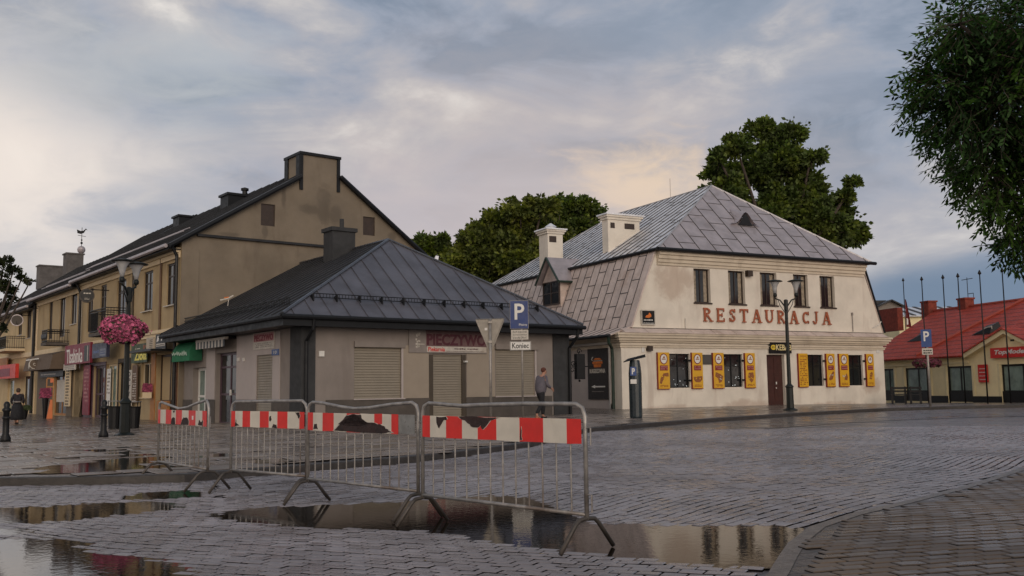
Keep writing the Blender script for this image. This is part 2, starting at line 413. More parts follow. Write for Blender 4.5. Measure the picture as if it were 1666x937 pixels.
# ---------------------------------------------------------------- ground
m_road = paving('wet_block_paving', (0.15, 0.13, 0.125), (0.018, 0.016, 0.015), 0.20, 0.105, rad(48), 0.3, (0.17, 0.50), 0.010, 0.10, 0.55)
m_band = paving('wet_side_band', (0.09, 0.082, 0.08), (0.02, 0.018, 0.018), 0.20, 0.10, rad(45), 0.3, (0.14, 0.42), 0.006, 0.04, 0.25)
m_plaza = paving('wet_plaza_slabs', (0.135, 0.11, 0.092), (0.014, 0.012, 0.011), 0.50, 0.50, rad(52), 0.3, (0.10, 0.42), 0.018, 0.10, 0.4, scale_n=0.25)
m_sidew = paving('brown_corner_paving', (0.075, 0.055, 0.04), (0.012, 0.01, 0.009), 0.40, 0.20, rad(20), 0.3, (0.20, 0.55), 0.014, 0.05, 0.5)
KERB = [(-900, 812), (-300, 800), (-50, 793), (100, 791), (200, 789), (300, 786), (370, 780), (430, 775), (500, 769), (570, 763), (640, 757), (740, 746), (828, 734), (870, 727), (900, 719),
        (930, 710), (960, 704), (1034, 697), (1110, 690.5), (1200, 684), (1300, 677), (1440, 669), (1550, 665.5), (1666, 663), (1900, 661), (2600, 659)]
kp = [G(x, y, zr) for x, y in KERB]
# smooth resampled kerb
def resample(pts, step):
    out = []
    for i in range(len(pts)-1):
        a, b = pts[i], pts[i+1]; n = max(1, int((b-a).length/step))
        out += [a.lerp(b, k/n) for k in range(n)]
    return out + [pts[-1]]
kp = resample(kp, 0.9)
def inward(i):
    a = kp[max(0, i-1)]; b = kp[min(len(kp)-1, i+1)]
    t = (b-a); t.z = 0; t.normalize(); return Vector((-t.y, t.x, 0))
mb = MB()
xs = [-140, -90] + [-60+2.5*i for i in range(49)] + [90, 140]; ys = [-80, -40] + [-20+2.5*i for i in range(33)]
mb.v = [(x, y, zr(x, y)) for y in ys for x in xs]
nx = len(xs); mb.f = [(j*nx+i, j*nx+i+1, (j+1)*nx+i+1, (j+1)*nx+i) for j in range(len(ys)-1) for i in range(nx-1)]; mb.m = [0]*len(mb.f)
struct(mb.build('road', m_road, None, True))
mb = MB()
rows = []
for i, p in enumerate(kp):
    q = p + inward(i)*0.14; r = []
    dirv = Vector((q.x, q.y, 0)); L0 = dirv.length; dirv.normalize()
    for k in range(26):
        L = L0*(1+0.0) if k == 0 else L0 + (480-L0)*((k/25)**2.6)
        pt = dirv*L; r.append((pt.x, pt.y, zs(pt.x, pt.y)))
    rows.append(r)
mb.v = [v for r in rows for v in r]
mb.f = [(i*26+k, (i+1)*26+k, (i+1)*26+k+1, i*26+k+1) for i in range(len(rows)-1) for k in range(25)]; mb.m = [0]*len(mb.f)
struct(mb.build('pavement', m_plaza, None, True))
mb = MB()
prof = [(-0.0, -0.15), (0.0, -0.012), (0.012, 0.004), (0.15, 0.004), (0.15, -0.05)]
for i in range(len(kp)):
    inn = inward(i)
    for dx, dz in prof:
        q = kp[i] + inn*dx; mb.v.append((q.x, q.y, zs(q.x, q.y)+dz))
n = len(prof); mb.f = [(i*n+j, i*n+j+1, (i+1)*n+j+1, (i+1)*n+j) for i in range(len(kp)-1) for j in range(n-1)]; mb.m = [0]*len(mb.f)
struct(mb.build('kerb', m_kerb))
# darker side band of the road along the restaurant kerb and its pale joint
line_px = [(885, 733), (960, 722.5), (1040, 714.5), (1120, 707.5), (1200, 701), (1290, 694.5), (1371, 688.7), (1480, 683), (1600, 679), (1750, 676)]
ln = resample([G(x, y, zr) for x, y in line_px], 0.8)
kk = [p for p in kp if p.x > 0.9 and p.x < 30]
mb = MB()
a = [(p.x, p.y, zr(p.x, p.y)+0.004) for p in ln]; b = []
for p in ln:
    q = min(kk, key=lambda t: (t-p).length); b.append((q.x, q.y, zr(q.x, q.y)+0.004))
mb.v = a + b; n = len(a); mb.f = [(i, i+1, n+i+1, n+i) for i in range(n-1)]; mb.m = [0]*len(mb.f)
struct(mb.build('road_edge_band', m_band))
for o_ in [bpy.data.objects['road_edge_band']]: o_.location.z = 0.006
mb = MB()
for i in range(len(ln)-1):
    p, q = ln[i], ln[i+1]; t = (q-p).normalized(); s_ = Vector((-t.y, t.x, 0))*0.05
    mb.poly([(v.x, v.y, zr(v.x, v.y)+0.008) for v in (p-s_, q-s_, q+s_, p+s_)])
struct(mb.build('road_edge_joint', M('pale_joint_stone', (0.20, 0.19, 0.185), 0.4, 0.5, 3, 0.2)))
dash = MB()
for t0 in (0.30, 0.36, 0.405, 0.47, 0.53, 0.60):
    i = int(t0*len(ln)); p = ln[i]+Vector((0.3, -0.3, 0)); q = p + (ln[i+1]-ln[i]).normalized()*0.9
    t = (q-p).normalized(); s_ = Vector((-t.y, t.x, 0))*0.05
    dash.poly([(v.x, v.y, zr(v.x, v.y)+0.006) for v in (p-s_, q-s_, q+s_, p+s_)])
struct(dash.build('road_marking', M('worn_road_paint', (0.38, 0.37, 0.36), 0.5, 0.5, 8, 0.2)))
# brown pavement in the near right corner, low kerb stone round it
CN = [(1215, 985), (1250, 945), (1268, 915), (1283, 893), (1318, 866), (1380, 845), (1460, 826), (1560, 800), (1666, 765), (1800, 738), (2300, 700)]
cp = resample([G(x, y, zr) for x, y in CN], 0.35)
mb = MB(); k1 = MB()
inr = []
for i, p in enumerate(cp):
    a_, b_ = cp[max(0, i-1)], cp[min(len(cp)-1, i+1)]; t = (b_-a_).normalized(); nrm = Vector((t.y, -t.x, 0)); inr.append(p+nrm*0.13)
for i in range(len(cp)-1):
    p, q, u, v = cp[i], cp[i+1], inr[i+1], inr[i]
    za = zr(p.x, p.y)
    k1.poly([(p.x, p.y, za-0.02), (q.x, q.y, za-0.02), (q.x, q.y, za+0.05), (p.x, p.y, za+0.05)])
    k1.poly([(p.x, p.y, za+0.05), (q.x, q.y, za+0.05), (u.x, u.y, za+0.056), (v.x, v.y, za+0.056)])
far = [(p.x+14, p.y-16+0.0) for p in inr]
mb.v = [(p.x, p.y, zr(p.x, p.y)+0.052) for p in inr] + [(x, y, 0.052+zr(x, y)) for x, y in far]
n = len(inr); mb.f = [(i, n+i, n+i+1, i+1) for i in range(n-1)]; mb.m = [0]*len(mb.f)
struct(mb.build('corner_pavement', m_sidew)); struct(k1.build('corner_kerb', M('worn_kerb_stone', (0.13, 0.105, 0.085), 0.35, 0.3, 9, 0.4, 60)))

m_joint = M('dark_wet_joint_sand', (0.010, 0.008, 0.007), 0.95, 0.2, 8, 0.0, spec=0.03)
# ---- individual paving blocks where they can be told apart; they dip below the water level in the puddles
PUD = [
 [(352, 840), (400, 831), (450, 828), (510, 826), (570, 823), (640, 819.5), (700, 815), (740, 811), (800, 809.5), (850, 812.5), (868, 819), (900, 831), (935, 846), (968, 855), (1030, 858), (1100, 859), (1180, 860), (1240, 860), (1286, 863),
  (1276, 893), (1262, 908), (1238, 924), (1170, 924), (1100, 917), (1045, 911), (1000, 905), (930, 899), (860, 894), (800, 884), (740, 872), (680, 865), (600, 862), (540, 861.5), (480, 858), (420, 853), (375, 848)],
 [(-60, 833), (0, 830), (63, 828), (127, 823), (197, 821), (240, 819), (269, 820), (290, 827), (252, 834), (190, 840), (140, 845), (105, 849), (60, 853), (-60, 856)],
 [(-160, 886), (-60, 884), (0, 884), (40, 879), (80, 882), (127, 886), (140, 889), (95, 893), (133, 903), (190, 909), (247, 912), (255, 921), (291, 934), (300, 946), (330, 975), (340, 1010), (-200, 1010)],
 [(196, 812), (225, 806), (268, 803), (300, 801), (330, 804), (318, 811), (280, 812), (240, 815), (205, 815)],
 [(-60, 868), (10, 864), (30, 866), (34, 871), (5, 873), (-60, 876)],
 [(1440, 826), (1500, 820), (1566, 817), (1560, 822), (1500, 828), (1440, 836)],
]
PUP = [
 [(58, 770), (82, 761), (110, 757), (136, 754), (175, 751), (215, 746), (262, 743), (250, 752), (262, 759), (300, 762), (230, 766), (197, 766), (150, 769), (127, 770), (90, 771)],
 [(145, 733), (170, 732), (205, 736), (235, 742), (222, 744), (190, 741), (165, 737)],
 [(180, 727), (222, 726), (224, 728), (190, 731)], [(330, 742), (372, 738), (392, 741), (370, 745), (338, 746)],
 [(395, 752), (450, 749), (470, 752), (430, 755)],
]
PW = [[(p.x, p.y) for p in (G(x, y, zr) for x, y in q)] for q in PUD]; PWP = [[(p.x, p.y) for p in (G(x, y, zs) for x, y in q)] for q in PUP]
def bbox(q): return min(p[0] for p in q), max(p[0] for p in q), min(p[1] for p in q), max(p[1] for p in q)
PBB = [(q, bbox(q)) for q in PW]; PBP = [(q, bbox(q)) for q in PWP]
def depth_in(x, y, L):
    best = -9
    for q, (a0, a1, b0, b1) in L:
        if not (a0-.3 < x < a1+.3 and b0-.3 < y < b1+.3): continue
        ins = False; dm = 9
        for (ax, ay), (bx, by) in zip(q, q[1:]+q[:1]):
            if (ay > y) != (by > y) and x < ax+(bx-ax)*(y-ay)/(by-ay): ins = not ins
            tx, ty = bx-ax, by-ay; t = clamp(((x-ax)*tx+(y-ay)*ty)/max(1e-9, tx*tx+ty*ty), 0, 1); dm = min(dm, math.hypot(x-ax-t*tx, y-ay-t*ty))
        best = max(best, dm if ins else -dm)
    return best
def dip(x, y): return -0.024*sst((max(depth_in(x, y, PBB), depth_in(x, y, PBP))+0.10)/0.26)
def pavers(name, mat, inside, x0, x1, y0, y1, rot, bw, bh, gap, h, warp, seed, jit=0.004, bev=0.010, offset=0.5):
    rg = random.Random(seed); c, s_ = math.cos(rot), math.sin(rot)
    R_ = max(abs(v) for v in (x0, x1, y0, y1))*1.6
    cxm, cym = (x0+x1)/2, (y0+y1)/2; HW = math.hypot(x1-x0, y1-y0)/2
    mb = MB(); V = mb.v; F_ = mb.f
    nu = int(HW/bw)+2; nv = int(HW/bh)+2
    for j in range(-nv, nv):
        for i in range(-nu, nu):
            u = (i+(offset if j % 2 else 0))*bw; v = j*bh
            px = cxm+c*u-s_*v; py = cym+s_*u+c*v
            if not (x0 < px < x1 and y0 < py < y1): continue
            wx, wy = warp(px, py)
            if not inside(px+wx, py+wy): continue
            gu, gv = bw/2-gap*.36*rg.uniform(.7, 1.3), bh/2-gap/2*rg.uniform(.8, 1.35)
            dz = rg.uniform(-jit, jit)+dip(px+wx, py+wy); tx, ty = rg.uniform(-.02, .02), rg.uniform(-.02, .02); b = len(V)
            ring = ((-gu, -gv), (gu, -gv), (gu, gv), (-gu, gv))
            for k, (q, zo) in enumerate(((0, -0.03), (0, -bev*0.8), (bev, 0.0))):
                for a, d in ring:
                    a2 = a-(q if a > 0 else -q); d2 = d-(q if d > 0 else -q)
                    X_ = px+c*a2-s_*d2; Y_ = py+s_*a2+c*d2; w2 = warp(X_, Y_); X_ += w2[0]; Y_ += w2[1]
                    V.append((X_, Y_, h(X_, Y_)+0.020+dz+tx*a2+ty*d2+zo))
            for k in (0, 4):
                for e_ in range(4): mb.m.append(1 if k == 0 else 0); F_.append((b+k+e_, b+k+(e_+1) % 4, b+k+4+(e_+1) % 4, b+k+4+e_))
            F_.append((b+8, b+9, b+10, b+11)); mb.m.append(0)
    print(name, len(F_)//9)
    return struct(mb.build(name, [mat, m_joint]))
def seen(x, y, m=0.06): return abs(x/max(y, .1)) < 0.541+m+0.5/max(y, .1)
from bisect import bisect
kx = [p.x for p in kp]
def kerb_y(x):
    i = min(max(bisect(kx, x), 1), len(kp)-1); a, b = kp[i-1], kp[i]
    return a.y+(b.y-a.y)*clamp((x-a.x)/max(1e-6, b.x-a.x), 0, 1)
cxs = [(p.x, p.y) for p in cp]
def corner_side(x, y):           # >0 on the road side of the near right corner
    best = None
    for (ax, ay), (bx, by) in zip(cxs, cxs[1:]):
        tx, ty = bx-ax, by-ay; t = clamp(((x-ax)*tx+(y-ay)*ty)/(tx*tx+ty*ty), 0, 1)
        dx, dy = x-(ax+t*tx), y-(ay+t*ty); d = dx*dx+dy*dy
        if best is None or d < best[0]: best = (d, tx*(y-ay)-ty*(x-ax))
    return best
def on_road(x, y):
    if not seen(x, y) or y > kerb_y(x)-0.06: return False
    if x > 0.8:
        d, s_ = corner_side(x, y)
        if s_ < 0 or d < 0.006: return False
    return True
def in_corner(x, y):
    if not seen(x, y, .03): return False
    d, s_ = corner_side(x, y); return s_ < 0 and d > 0.042
def on_plaza(x, y): return seen(x, y) and y > kerb_y(x)+0.33 and x < 3.5+0*y
def wroad(x, y):
    w_ = 1-sst((x+1.0)/4)
    return (0.16*math.sin(y*0.9+x*0.35)+w_*0.22*math.sin(x*0.8+1.0), 0.14*math.sin(x*0.75+0.4)+w_*0.20*math.sin(y*1.1+x*0.5))
def wnone(x, y): return (0.05*math.sin(y*0.7), 0.05*math.sin(x*0.6))
m_block = bpy.data.materials.new('wet_stone_blocks'); m_block.use_nodes = True
def blockmat(mt, col, lo, hi, isl=0.55, dark=(0.45, 0.42, 0.40)):
    T = NT(mt.node_tree); b = T.n['Principled BSDF']; g = T.n.new('ShaderNodeNewGeometry'); P_ = g.outputs['Position']; ri = g.outputs['Random Per Island']
    c = T.mix(ri, [x*(1-isl) for x in col], [x*(1+isl) for x in col])
    big = T.noise(P_, 0.45, 5, 0.6, 0.3)
    c = T.mix(T.smooth(big, 0.38, 0.66), c, T.mix(1.0, c, dark, 'MULTIPLY'))
    fine = T.noise(P_, 30, 4, 0.65); c = T.mix(0.3, c, T.mix(fine, (0.01, 0.01, 0.01), [x*2.2 for x in col]))
    T.put(b.inputs['Base Color'], c)
    rn = T.math('ADD', T.math('MULTIPLY', T.noise(P_, 1.1, 5, 0.6, 0.4), 0.6), T.math('ADD', T.math('MULTIPLY', fine, 0.2), T.math('MULTIPLY', ri, 0.2)))
    T.put(b.inputs['Roughness'], T.smooth(rn, 0.36, 0.64, lo, hi)); b.inputs['Specular IOR Level'].default_value = 0.6
    bp = T.n.new('ShaderNodeBump'); bp.inputs['Strength'].default_value = 0.35; bp.inputs['Distance'].default_value = 0.01
    T.put(bp.inputs['Height'], T.math('ADD', fine, T.noise(P_, 9, 3))); T.l.new(bp.outputs[0], b.inputs['Normal'])
blockmat(m_block, (0.260, 0.238, 0.248), 0.17, 0.46, 0.30)
m_slab = bpy.data.materials.new('wet_plaza_slab'); m_slab.use_nodes = True; blockmat(m_slab, (0.23, 0.19, 0.16), 0.14, 0.42, 0.3)
m_cslab = bpy.data.materials.new('brown_corner_slab'); m_cslab.use_nodes = True; blockmat(m_cslab, (0.12, 0.082, 0.05), 0.26, 0.56, 0.35)
DIV = [G(*q, zr) for q in ((330, 775), (352, 800), (372, 842), (600, 842), (760, 850), (900, 872), (1100, 888), (1300, 893))]
def near_part(x, y):
    if x < DIV[0].x: return True
    for a, b in zip(DIV, DIV[1:]):
        if min(a.x, b.x) <= x <= max(a.x, b.x) and abs(b.x-a.x) > .02: return y < a.y+(b.y-a.y)*(x-a.x)/(b.x-a.x)
    return False
def wnear(x, y): return (0.10*math.sin(y*0.9+x*0.35), 0.13*math.sin(x*0.85+0.4)+0.07*math.sin(x*1.9+y*.6))
pavers('road_blocks', m_block, lambda x, y: on_road(x, y) and near_part(x, y), -9, 3.5, 4.6, 14.5, rad(-24), 0.175, 0.11, 0.022, zr, wnear, 1, jit=0.003, bev=0.007)
pavers('road_blocks', m_block, lambda x, y: on_road(x, y) and not near_part(x, y), -6, 17, 5.5, 25, rad(47), 0.20, 0.125, 0.024, zr, wroad, 11, jit=0.003, bev=0.007)
pavers('plaza_slabs', m_slab, on_plaza, -17, 4, 12.5, 34, rad(38), 0.62, 0.46, 0.04, zs, wnone, 2, 0.006, 0.012)
pavers('corner_slabs', m_cslab, in_corner, 1.5, 8.5, 4.6, 14, rad(20), 0.22, 0.13, 0.02, lambda x, y: zr(x, y)+0.044, lambda x, y: (0.10*math.sin(y*.9), 0.12*math.sin(x*.8+.5)), 3, 0.003, 0.008)
def sheet(name, inside, x0, x1, y0, y1, st, h):
    mb = MB(); nx_ = int((x1-x0)/st)
    for i in range(nx_):
        for j in range(int((y1-y0)/st)):
            x, y = x0+i*st, y0+j*st
            if inside(x+st/2, y+st/2): mb.poly([(X_, Y_, h(X_, Y_)) for X_, Y_ in ((x, y), (x+st, y), (x+st, y+st), (x, y+st))])
    struct(mb.build(name, m_joint))
sheet('road_joints', lambda x, y: on_road(x, y) and len({near_part(x+a, y+b) for a in (-.18, .18) for b in (-.18, .18)}) == 1 and y < kerb_y(x)-.3 and (x < .8 or corner_side(x, y)[0] > .05), -9, 17, 4.6, 25, 0.2, lambda x, y: zr(x, y)+0.004)
sheet('pavement_joints', on_plaza, -17, 4, 12.5, 34, 0.3, lambda x, y: zs(x, y)+0.004)
sheet('corner_joints', lambda x, y: in_corner(x, y) and corner_side(x, y)[0] > .13, 1.5, 8.5, 4.6, 14, 0.1, lambda x, y: zr(x, y)+0.056)
# ---------------------------------------------------------------- puddles
mw = bpy.data.materials.new('puddle_water'); mw.use_nodes = True
T = NT(mw.node_tree); b = T.n['Principled BSDF']
T.put(b.inputs['Base Color'], (0.014, 0.010, 0.007)); b.inputs['Roughness'].default_value = 0.025; b.inputs['IOR'].default_value = 1.34
gp = T.node('ShaderNodeNewGeometry').outputs['Position']
bp = T.n.new('ShaderNodeBump'); bp.inputs['Strength'].default_value = 0.06; bp.inputs['Distance'].default_value = 0.01
T.put(bp.inputs['Height'], T.noise(T.mapping(gp, scale=(1, 1, 1)), 16, 3, 0.5, 0.5)); T.l.new(bp.outputs[0], b.inputs['Normal'])
def puddle(px, h, lift, lab):
    pts = [G(x, y, h) for x, y in px]; n = len(pts); fine = []
    area = sum(pts[i].x*pts[(i+1) % n].y-pts[(i+1) % n].x*pts[i].y for i in range(n)); sg = 1 if area > 0 else -1
    nr0 = []
    for i in range(n):
        e_ = pts[(i+1) % n]-pts[i-1]; nr0.append(Vector((e_.y, -e_.x, 0)).normalized()*0.13*sg)
    pts = [p+q for p, q in zip(pts, nr0)]
    for i in range(n):
        a, b_ = pts[i], pts[(i+1) % n]; L = (b_-a).length; k = max(1, min(14, int(L/0.10)))
        nr = Vector((-(b_-a).y, (b_-a).x, 0)).normalized() if L > 0 else Vector()
        for j in range(k):
            q = a.lerp(b_, j/k) + (nr*random.uniform(-0.022, 0.022) if j else Vector()); fine.append(q)
    mbp = MB(); tri = tessellate_polygon([[Vector((p.x, p.y, 0)) for p in fine]])
    mbp.add([(p.x, p.y, h(p.x, p.y)+lift) for p in fine], [list(t) for t in tri])
    o = mbp.build('puddle', mw); struct(o)
for q in PUD: puddle(q, zr, 0.0165, '')
for q in PUP: puddle(q, zs, 0.0165, '')

# ---------------------------------------------------------------- text
def text_mesh(s, bold=0.0, shear=0.0, spacing=1.0, extrude=0.01):
    c = bpy.data.curves.new('t', 'FONT'); c.body = s; c.offset = bold; c.extrude = extrude; c.shear = shear; c.space_character = spacing; c.resolution_u = 3
    o = bpy.data.objects.new('t', c); COL.objects.link(o)
    dg = bpy.context.evaluated_depsgraph_get(); dg.update()
    me = bpy.data.meshes.new_from_object(o.evaluated_get(dg))
    bpy.data.objects.remove(o); bpy.data.curves.remove(c)
    vv = [v.co.copy() for v in me.vertices]; ff = [list(p.vertices) for p in me.polygons]
    bpy.data.meshes.remove(me); return vv, ff
def letters(mb, F, s, a0, a1, z0, z1, d=0.01, th=0.008, bold=0.0, shear=0.0, spacing=1.0, slope=0.0):
    vv, ff = text_mesh(s, bold, shear, spacing)
    if not vv: return
    x0 = min(v.x for v in vv); x1 = max(v.x for v in vv); y0 = min(v.y for v in vv); y1 = max(v.y for v in vv)
    pts = []
    for v in vv:
        fx = (v.x-x0)/(x1-x0); a = a0+(a1-a0)*fx
        pts.append(F.P(a, z0+(z1-z0)*(v.y-y0)/(y1-y0)+slope*fx, d + (th if v.z > 0 else 0)))
    mb.add(pts, ff)
def words(name, F, s, a0, a1, z0, z1, mat, parent, **k):
    with mesh(name, mat, parent) as mb: letters(mb, F, s, a0, a1, z0, z1, **k)
def scribble(mb, F, a0, a1, z0, z1, rows, d=0.006, th=0.003, dens=0.8, rng=random):
    """rows of small unreadable print"""
    h = (z1-z0)/rows
    for r in range(rows):
        a = a0; zc = z0+h*(r+0.5)
        while a < a1:
            w = rng.uniform(0.35, 1.4)*h*0.7
            if rng.random() < dens: mb.fbox(F, a, min(a1, a+w), zc-h*0.27, zc+h*0.27*rng.uniform(0.4, 1), d, d+th)
            a += w + h*0.18

# ---------------------------------------------------------------- building pieces
def opening(parent, F, a0, a1, z0, z1, depth=0.14, nx=2, nz=2, fm=None, gm=None, fw=0.05, sill=None, sill_out=0.06, curtain=False, name='window', label=None, zsplit=None, sill_th=0.035):
    """a window or glazed door standing back in its reveal: frame with a pane as its sub-part"""
    fm = fm or m_frame_br; gm = gm or m_glass
    mb = MB()
    d = -depth
    mb.fbox(F, a0, a0+fw, z0, z1, d-0.05, d+0.01); mb.fbox(F, a1-fw, a1, z0, z1, d-0.05, d+0.01)
    mb.fbox(F, a0+fw, a1-fw, z0, z0+fw, d-0.05, d+0.01); mb.fbox(F, a0+fw, a1-fw, z1-fw, z1, d-0.05, d+0.01)
    for i in range(1, nx):
        a = a0+(a1-a0)*i/nx; mb.fbox(F, a-fw*0.45, a+fw*0.45, z0+fw, z1-fw, d-0.045, d+0.006)
    zz = zsplit or [i/nz for i in range(1, nz)]
    for q in zz:
        z = z0+(z1-z0)*q; mb.fbox(F, a0+fw, a1-fw, z-fw*0.4, z+fw*0.4, d-0.04, d+0.004)
    w = mb.build(name, fm, parent, label=label)
    g = MB(); g.fbox(F, a0+fw*0.5, a1-fw*0.5, z0+fw*0.5, z1-fw*0.5, d-0.03, d-0.022); g.build('pane', gm, w)
    if curtain:
        c = MB()
        for side in (0, 1):
            wv = (a1-a0)*0.24
            s0 = a0+fw if side == 0 else a1-fw-wv
            c.fbox(F, s0+0.02, s0+wv-0.02, z0+fw+0.02, z1-fw-0.02, d-0.0215, d-0.017)
        c.build('curtain', m_curt, w)
    if sill:
        s = MB(); s.fbox(F, a0-0.05, a1+0.05, z0-sill_th, z0+0.004, -depth, sill_out); s.build('sill', sill, w)
    return w
def rect_hole(a0, a1, z0, z1): return [(a0, z0), (a1, z0), (a1, z1), (a0, z1)]
def wall(mb, F, outer, holes, depth=0.2):
    mb.tess(F, outer, [rect_hole(*h) for h in holes], 0)
    for a0, a1, z0, z1 in holes:
        P = F.P
        mb.poly([P(a0, z0, 0), P(a0, z0, -depth), P(a0, z1, -depth), P(a0, z1, 0)])
        mb.poly([P(a1, z0, 0), P(a1, z0, -depth), P(a1, z1, -depth), P(a1, z1, 0)])
        mb.poly([P(a0, z0, 0), P(a1, z0, 0), P(a1, z0, -depth), P(a0, z0, -depth)])
        mb.poly([P(a0, z1, 0), P(a1, z1, 0), P(a1, z1, -depth), P(a0, z1, -depth)])
        mb.poly([P(a0, z0, -depth), P(a1, z0, -depth), P(a1, z1, -depth), P(a0, z1, -depth)])
def slab_roof(mb, pts, th=0.10):
    """a sloping sheet with thickness"""
    n = len(pts); P = [Vector(p) for p in pts]
    nr = (P[1]-P[0]).cross(P[2]-P[0]).normalized()
    if nr.z < 0: nr = -nr
    lo = [p - nr*th for p in P]
    mb.add(P+lo, [tuple(range(n)), tuple(range(2*n-1, n-1, -1))] + [(i, n+i, n+(i+1) % n, (i+1) % n) for i in range(n)])
def seams(mb, pts, e, step, w=0.02, h=0.03, start=0.5, cross=None, cw=0.02, ch=0.012, rng=random, skew=0.0):
    """standing seams running up the slope of a planar roof face; cross = (min,max) sheet length"""
    P = [Vector(p) for p in pts]; e = Vector(e).normalized()
    nr = (P[1]-P[0]).cross(P[2]-P[0]).normalized()
    if nr.z < 0: nr = -nr
    e = (e - nr*e.dot(nr)).normalized(); s = nr.cross(e).normalized()
    if s.z < 0: s = -s
    s = (s + e*skew).normalized()
    # oblique coordinates
    o = P[0]; q = []
    for p in P:
        v = p-o; sv = v.dot(nr.cross(e).normalized() if nr.cross(e).z > 0 else -nr.cross(e).normalized())
        sn = s.dot(nr.cross(e).normalized() if nr.cross(e).z > 0 else -nr.cross(e).normalized())
        ss = sv/sn; q.append((v.dot(e)-ss*s.dot(e), ss))
    lo = min(a for a, _ in q); hi = max(a for a, _ in q)
    a = lo + step*start; prev = None
    def span(a):
        hits = []
        for i in range(len(q)):
            (a0, b0), (a1, b1) = q[i], q[(i+1) % len(q)]
            if (a0-a)*(a1-a) < 0: hits.append(b0+(b1-b0)*(a-a0)/(a1-a0))
        return (min(hits), max(hits)) if len(hits) > 1 else None
    def bar(p0, p1, w, h):
        t = (p1-p0).normalized(); sd = t.cross(nr).normalized()*w/2
        mb.hexa([p0-sd-nr*0.005, p1-sd-nr*0.005, p1+sd-nr*0.005, p0+sd-nr*0.005, p0-sd+nr*h, p1-sd+nr*h, p1+sd+nr*h, p0+sd+nr*h])
    k = 0
    while a < hi:
        sp = span(a)
        if sp and sp[1]-sp[0] > 0.1: bar(o+e*a+s*sp[0], o+e*a+s*sp[1], w, h)
        if cross:
            m0 = span(a+step*0.5); 
            if m0 and a+step < hi:
                b_ = m0[0]+cross[0]*(0.5 if k % 2 else 1.0)
                while b_ < m0[1]-0.1:
                    bar(o+e*a+s*b_, o+e*(a+step)+s*b_, cw, ch); b_ += rng.uniform(*cross)
        a += step; k += 1

# ================================================================ KIOSK (single-storey corner shop with hipped roof)
kcorner = at(490, 690, 29.0); KZ = 0.10
KF = Frame((kcorner.x, kcorner.y, KZ), 36.84)
KB = thing('corner_shop', 'low grey beige shuttered bakery with dark hipped metal roof in the middle', 'shop', KF.o, 36.84)
kf = Face(KF, 'F', 0); ks = Face(KF, 'S', 0)
KU = kf.uv(924, 600)[0]; KV = -ks.uv(299, 600)[0]
soff = kf.uv(600, 534.5)[1]; plin = (kf.uv(513, 654)[1]+kf.uv(865, 642)[1])/2
EO = 0.62
# openings
kw1 = kf.rect(576, 556.5, 652.5, 649.5); kdo = kf.rect(698, 577, 758, 676); kdo = (kdo[0], kdo[1], -0.15, kdo[3]); kw2 = kf.rect(806, 561, 870, 642.5)
kw1 = (kw1[0], kw1[1], plin+0.02, kw1[3]); kw2 = (kw2[0], kw2[1], plin+0.02, kw2[3])
sw = ks.rect(418, 578, 443, 677); sd1 = ks.rect(350.7, 573.6, 384.8, 685); sd2 = ks.rect(313.4, 598, 335.8, 687)
sw = (sw[0], sw[1], 0.1, sw[3]); sd1 = (sd1[0], sd1[1], -0.05, sd1[3]); sd2 = (sd2[0], sd2[1], -0.05, sd2[3])
ZB = -0.35
with mesh('wall', m_kwall, KB) as mb:
    wall(mb, kf, rect_hole(0, KU, ZB, soff+0.3), [kw1, kdo, kw2], 0.16)
    wall(mb, ks, rect_hole(-KV, 0, ZB, soff+0.3), [sw, sd1, sd2], 0.25)
    mb.poly([(KU, 0, ZB), (KU, KV, ZB), (KU, KV, soff+0.3), (KU, 0, soff+0.3)])
    mb.poly([(0, KV, ZB), (KU, KV, ZB), (KU, KV, soff+0.3), (0, KV, soff+0.3)])
pl = 0.35
def plinth(F, a0, a1):
    with mesh('plinth', m_kplinth, KB) as mb: mb.fbox(F, a0, a1, ZB, plin, 0.002, 0.03)
plinth(kf, 0.8, kdo[0]); plinth(kf, kdo[1], KU-0.8); a = -KV
for h in sorted([sw, sd1, sd2]): plinth(ks, a, h[0]); a = h[1]
plinth(ks, a, -0.35)
pw1 = kf.uv(512, 600)[0]; pw2 = kf.uv(899.5, 600)[0]; psd = ks.uv(473.7, 600)[0]
with mesh('pilaster', m_kdark, KB) as mb: mb.box(-0.045, pw1, -0.045, -psd, ZB, soff+0.2)
with mesh('pilaster', m_kdark, KB) as mb: mb.box(pw2, KU+0.045, -0.045, 0.6, ZB, soff+0.2)
with mesh('wall_panel', m_kside, KB) as mb:
    a0, a1, z0, z1 = ks.rect(385.5, 536, 456, 654); mb.fbox(ks, a0, sw[0]-0.03, plin+0.015, soff-0.05, 0.002, 0.02); mb.fbox(ks, sw[1]+0.03, a1, plin+0.015, soff-0.05, 0.002, 0.02); mb.fbox(ks, sw[0]-0.03, sw[1]+0.03, sw[3]+0.02, soff-0.05, 0.002, 0.02)
with mesh('wall_panel', m_kside, KB) as mb:
    a0, a1, z0, z1 = ks.rect(336, 573, 349.6, 655); mb.fbox(ks, a0, a1, plin+0.015, soff-0.05, 0.002, 0.02)
m_kpanel = M('kiosk_insulation_panel', (0.315, 0.265, 0.21), 0.82, 0.05, 1.5, 0.1, 60)
with mesh('wall_panel', m_kpanel, KB) as mb:
    mb.fbox(kf, kw1[1]+0.03, kdo[0]-0.02, plin+0.01, soff-0.52, 0.002, 0.022)
with mesh('wall_panel', m_kpanel, KB) as mb:
    mb.fbox(kf, kdo[1]+0.03, kw2[0]-0.04, plin+0.01, soff-0.52, 0.002, 0.022)
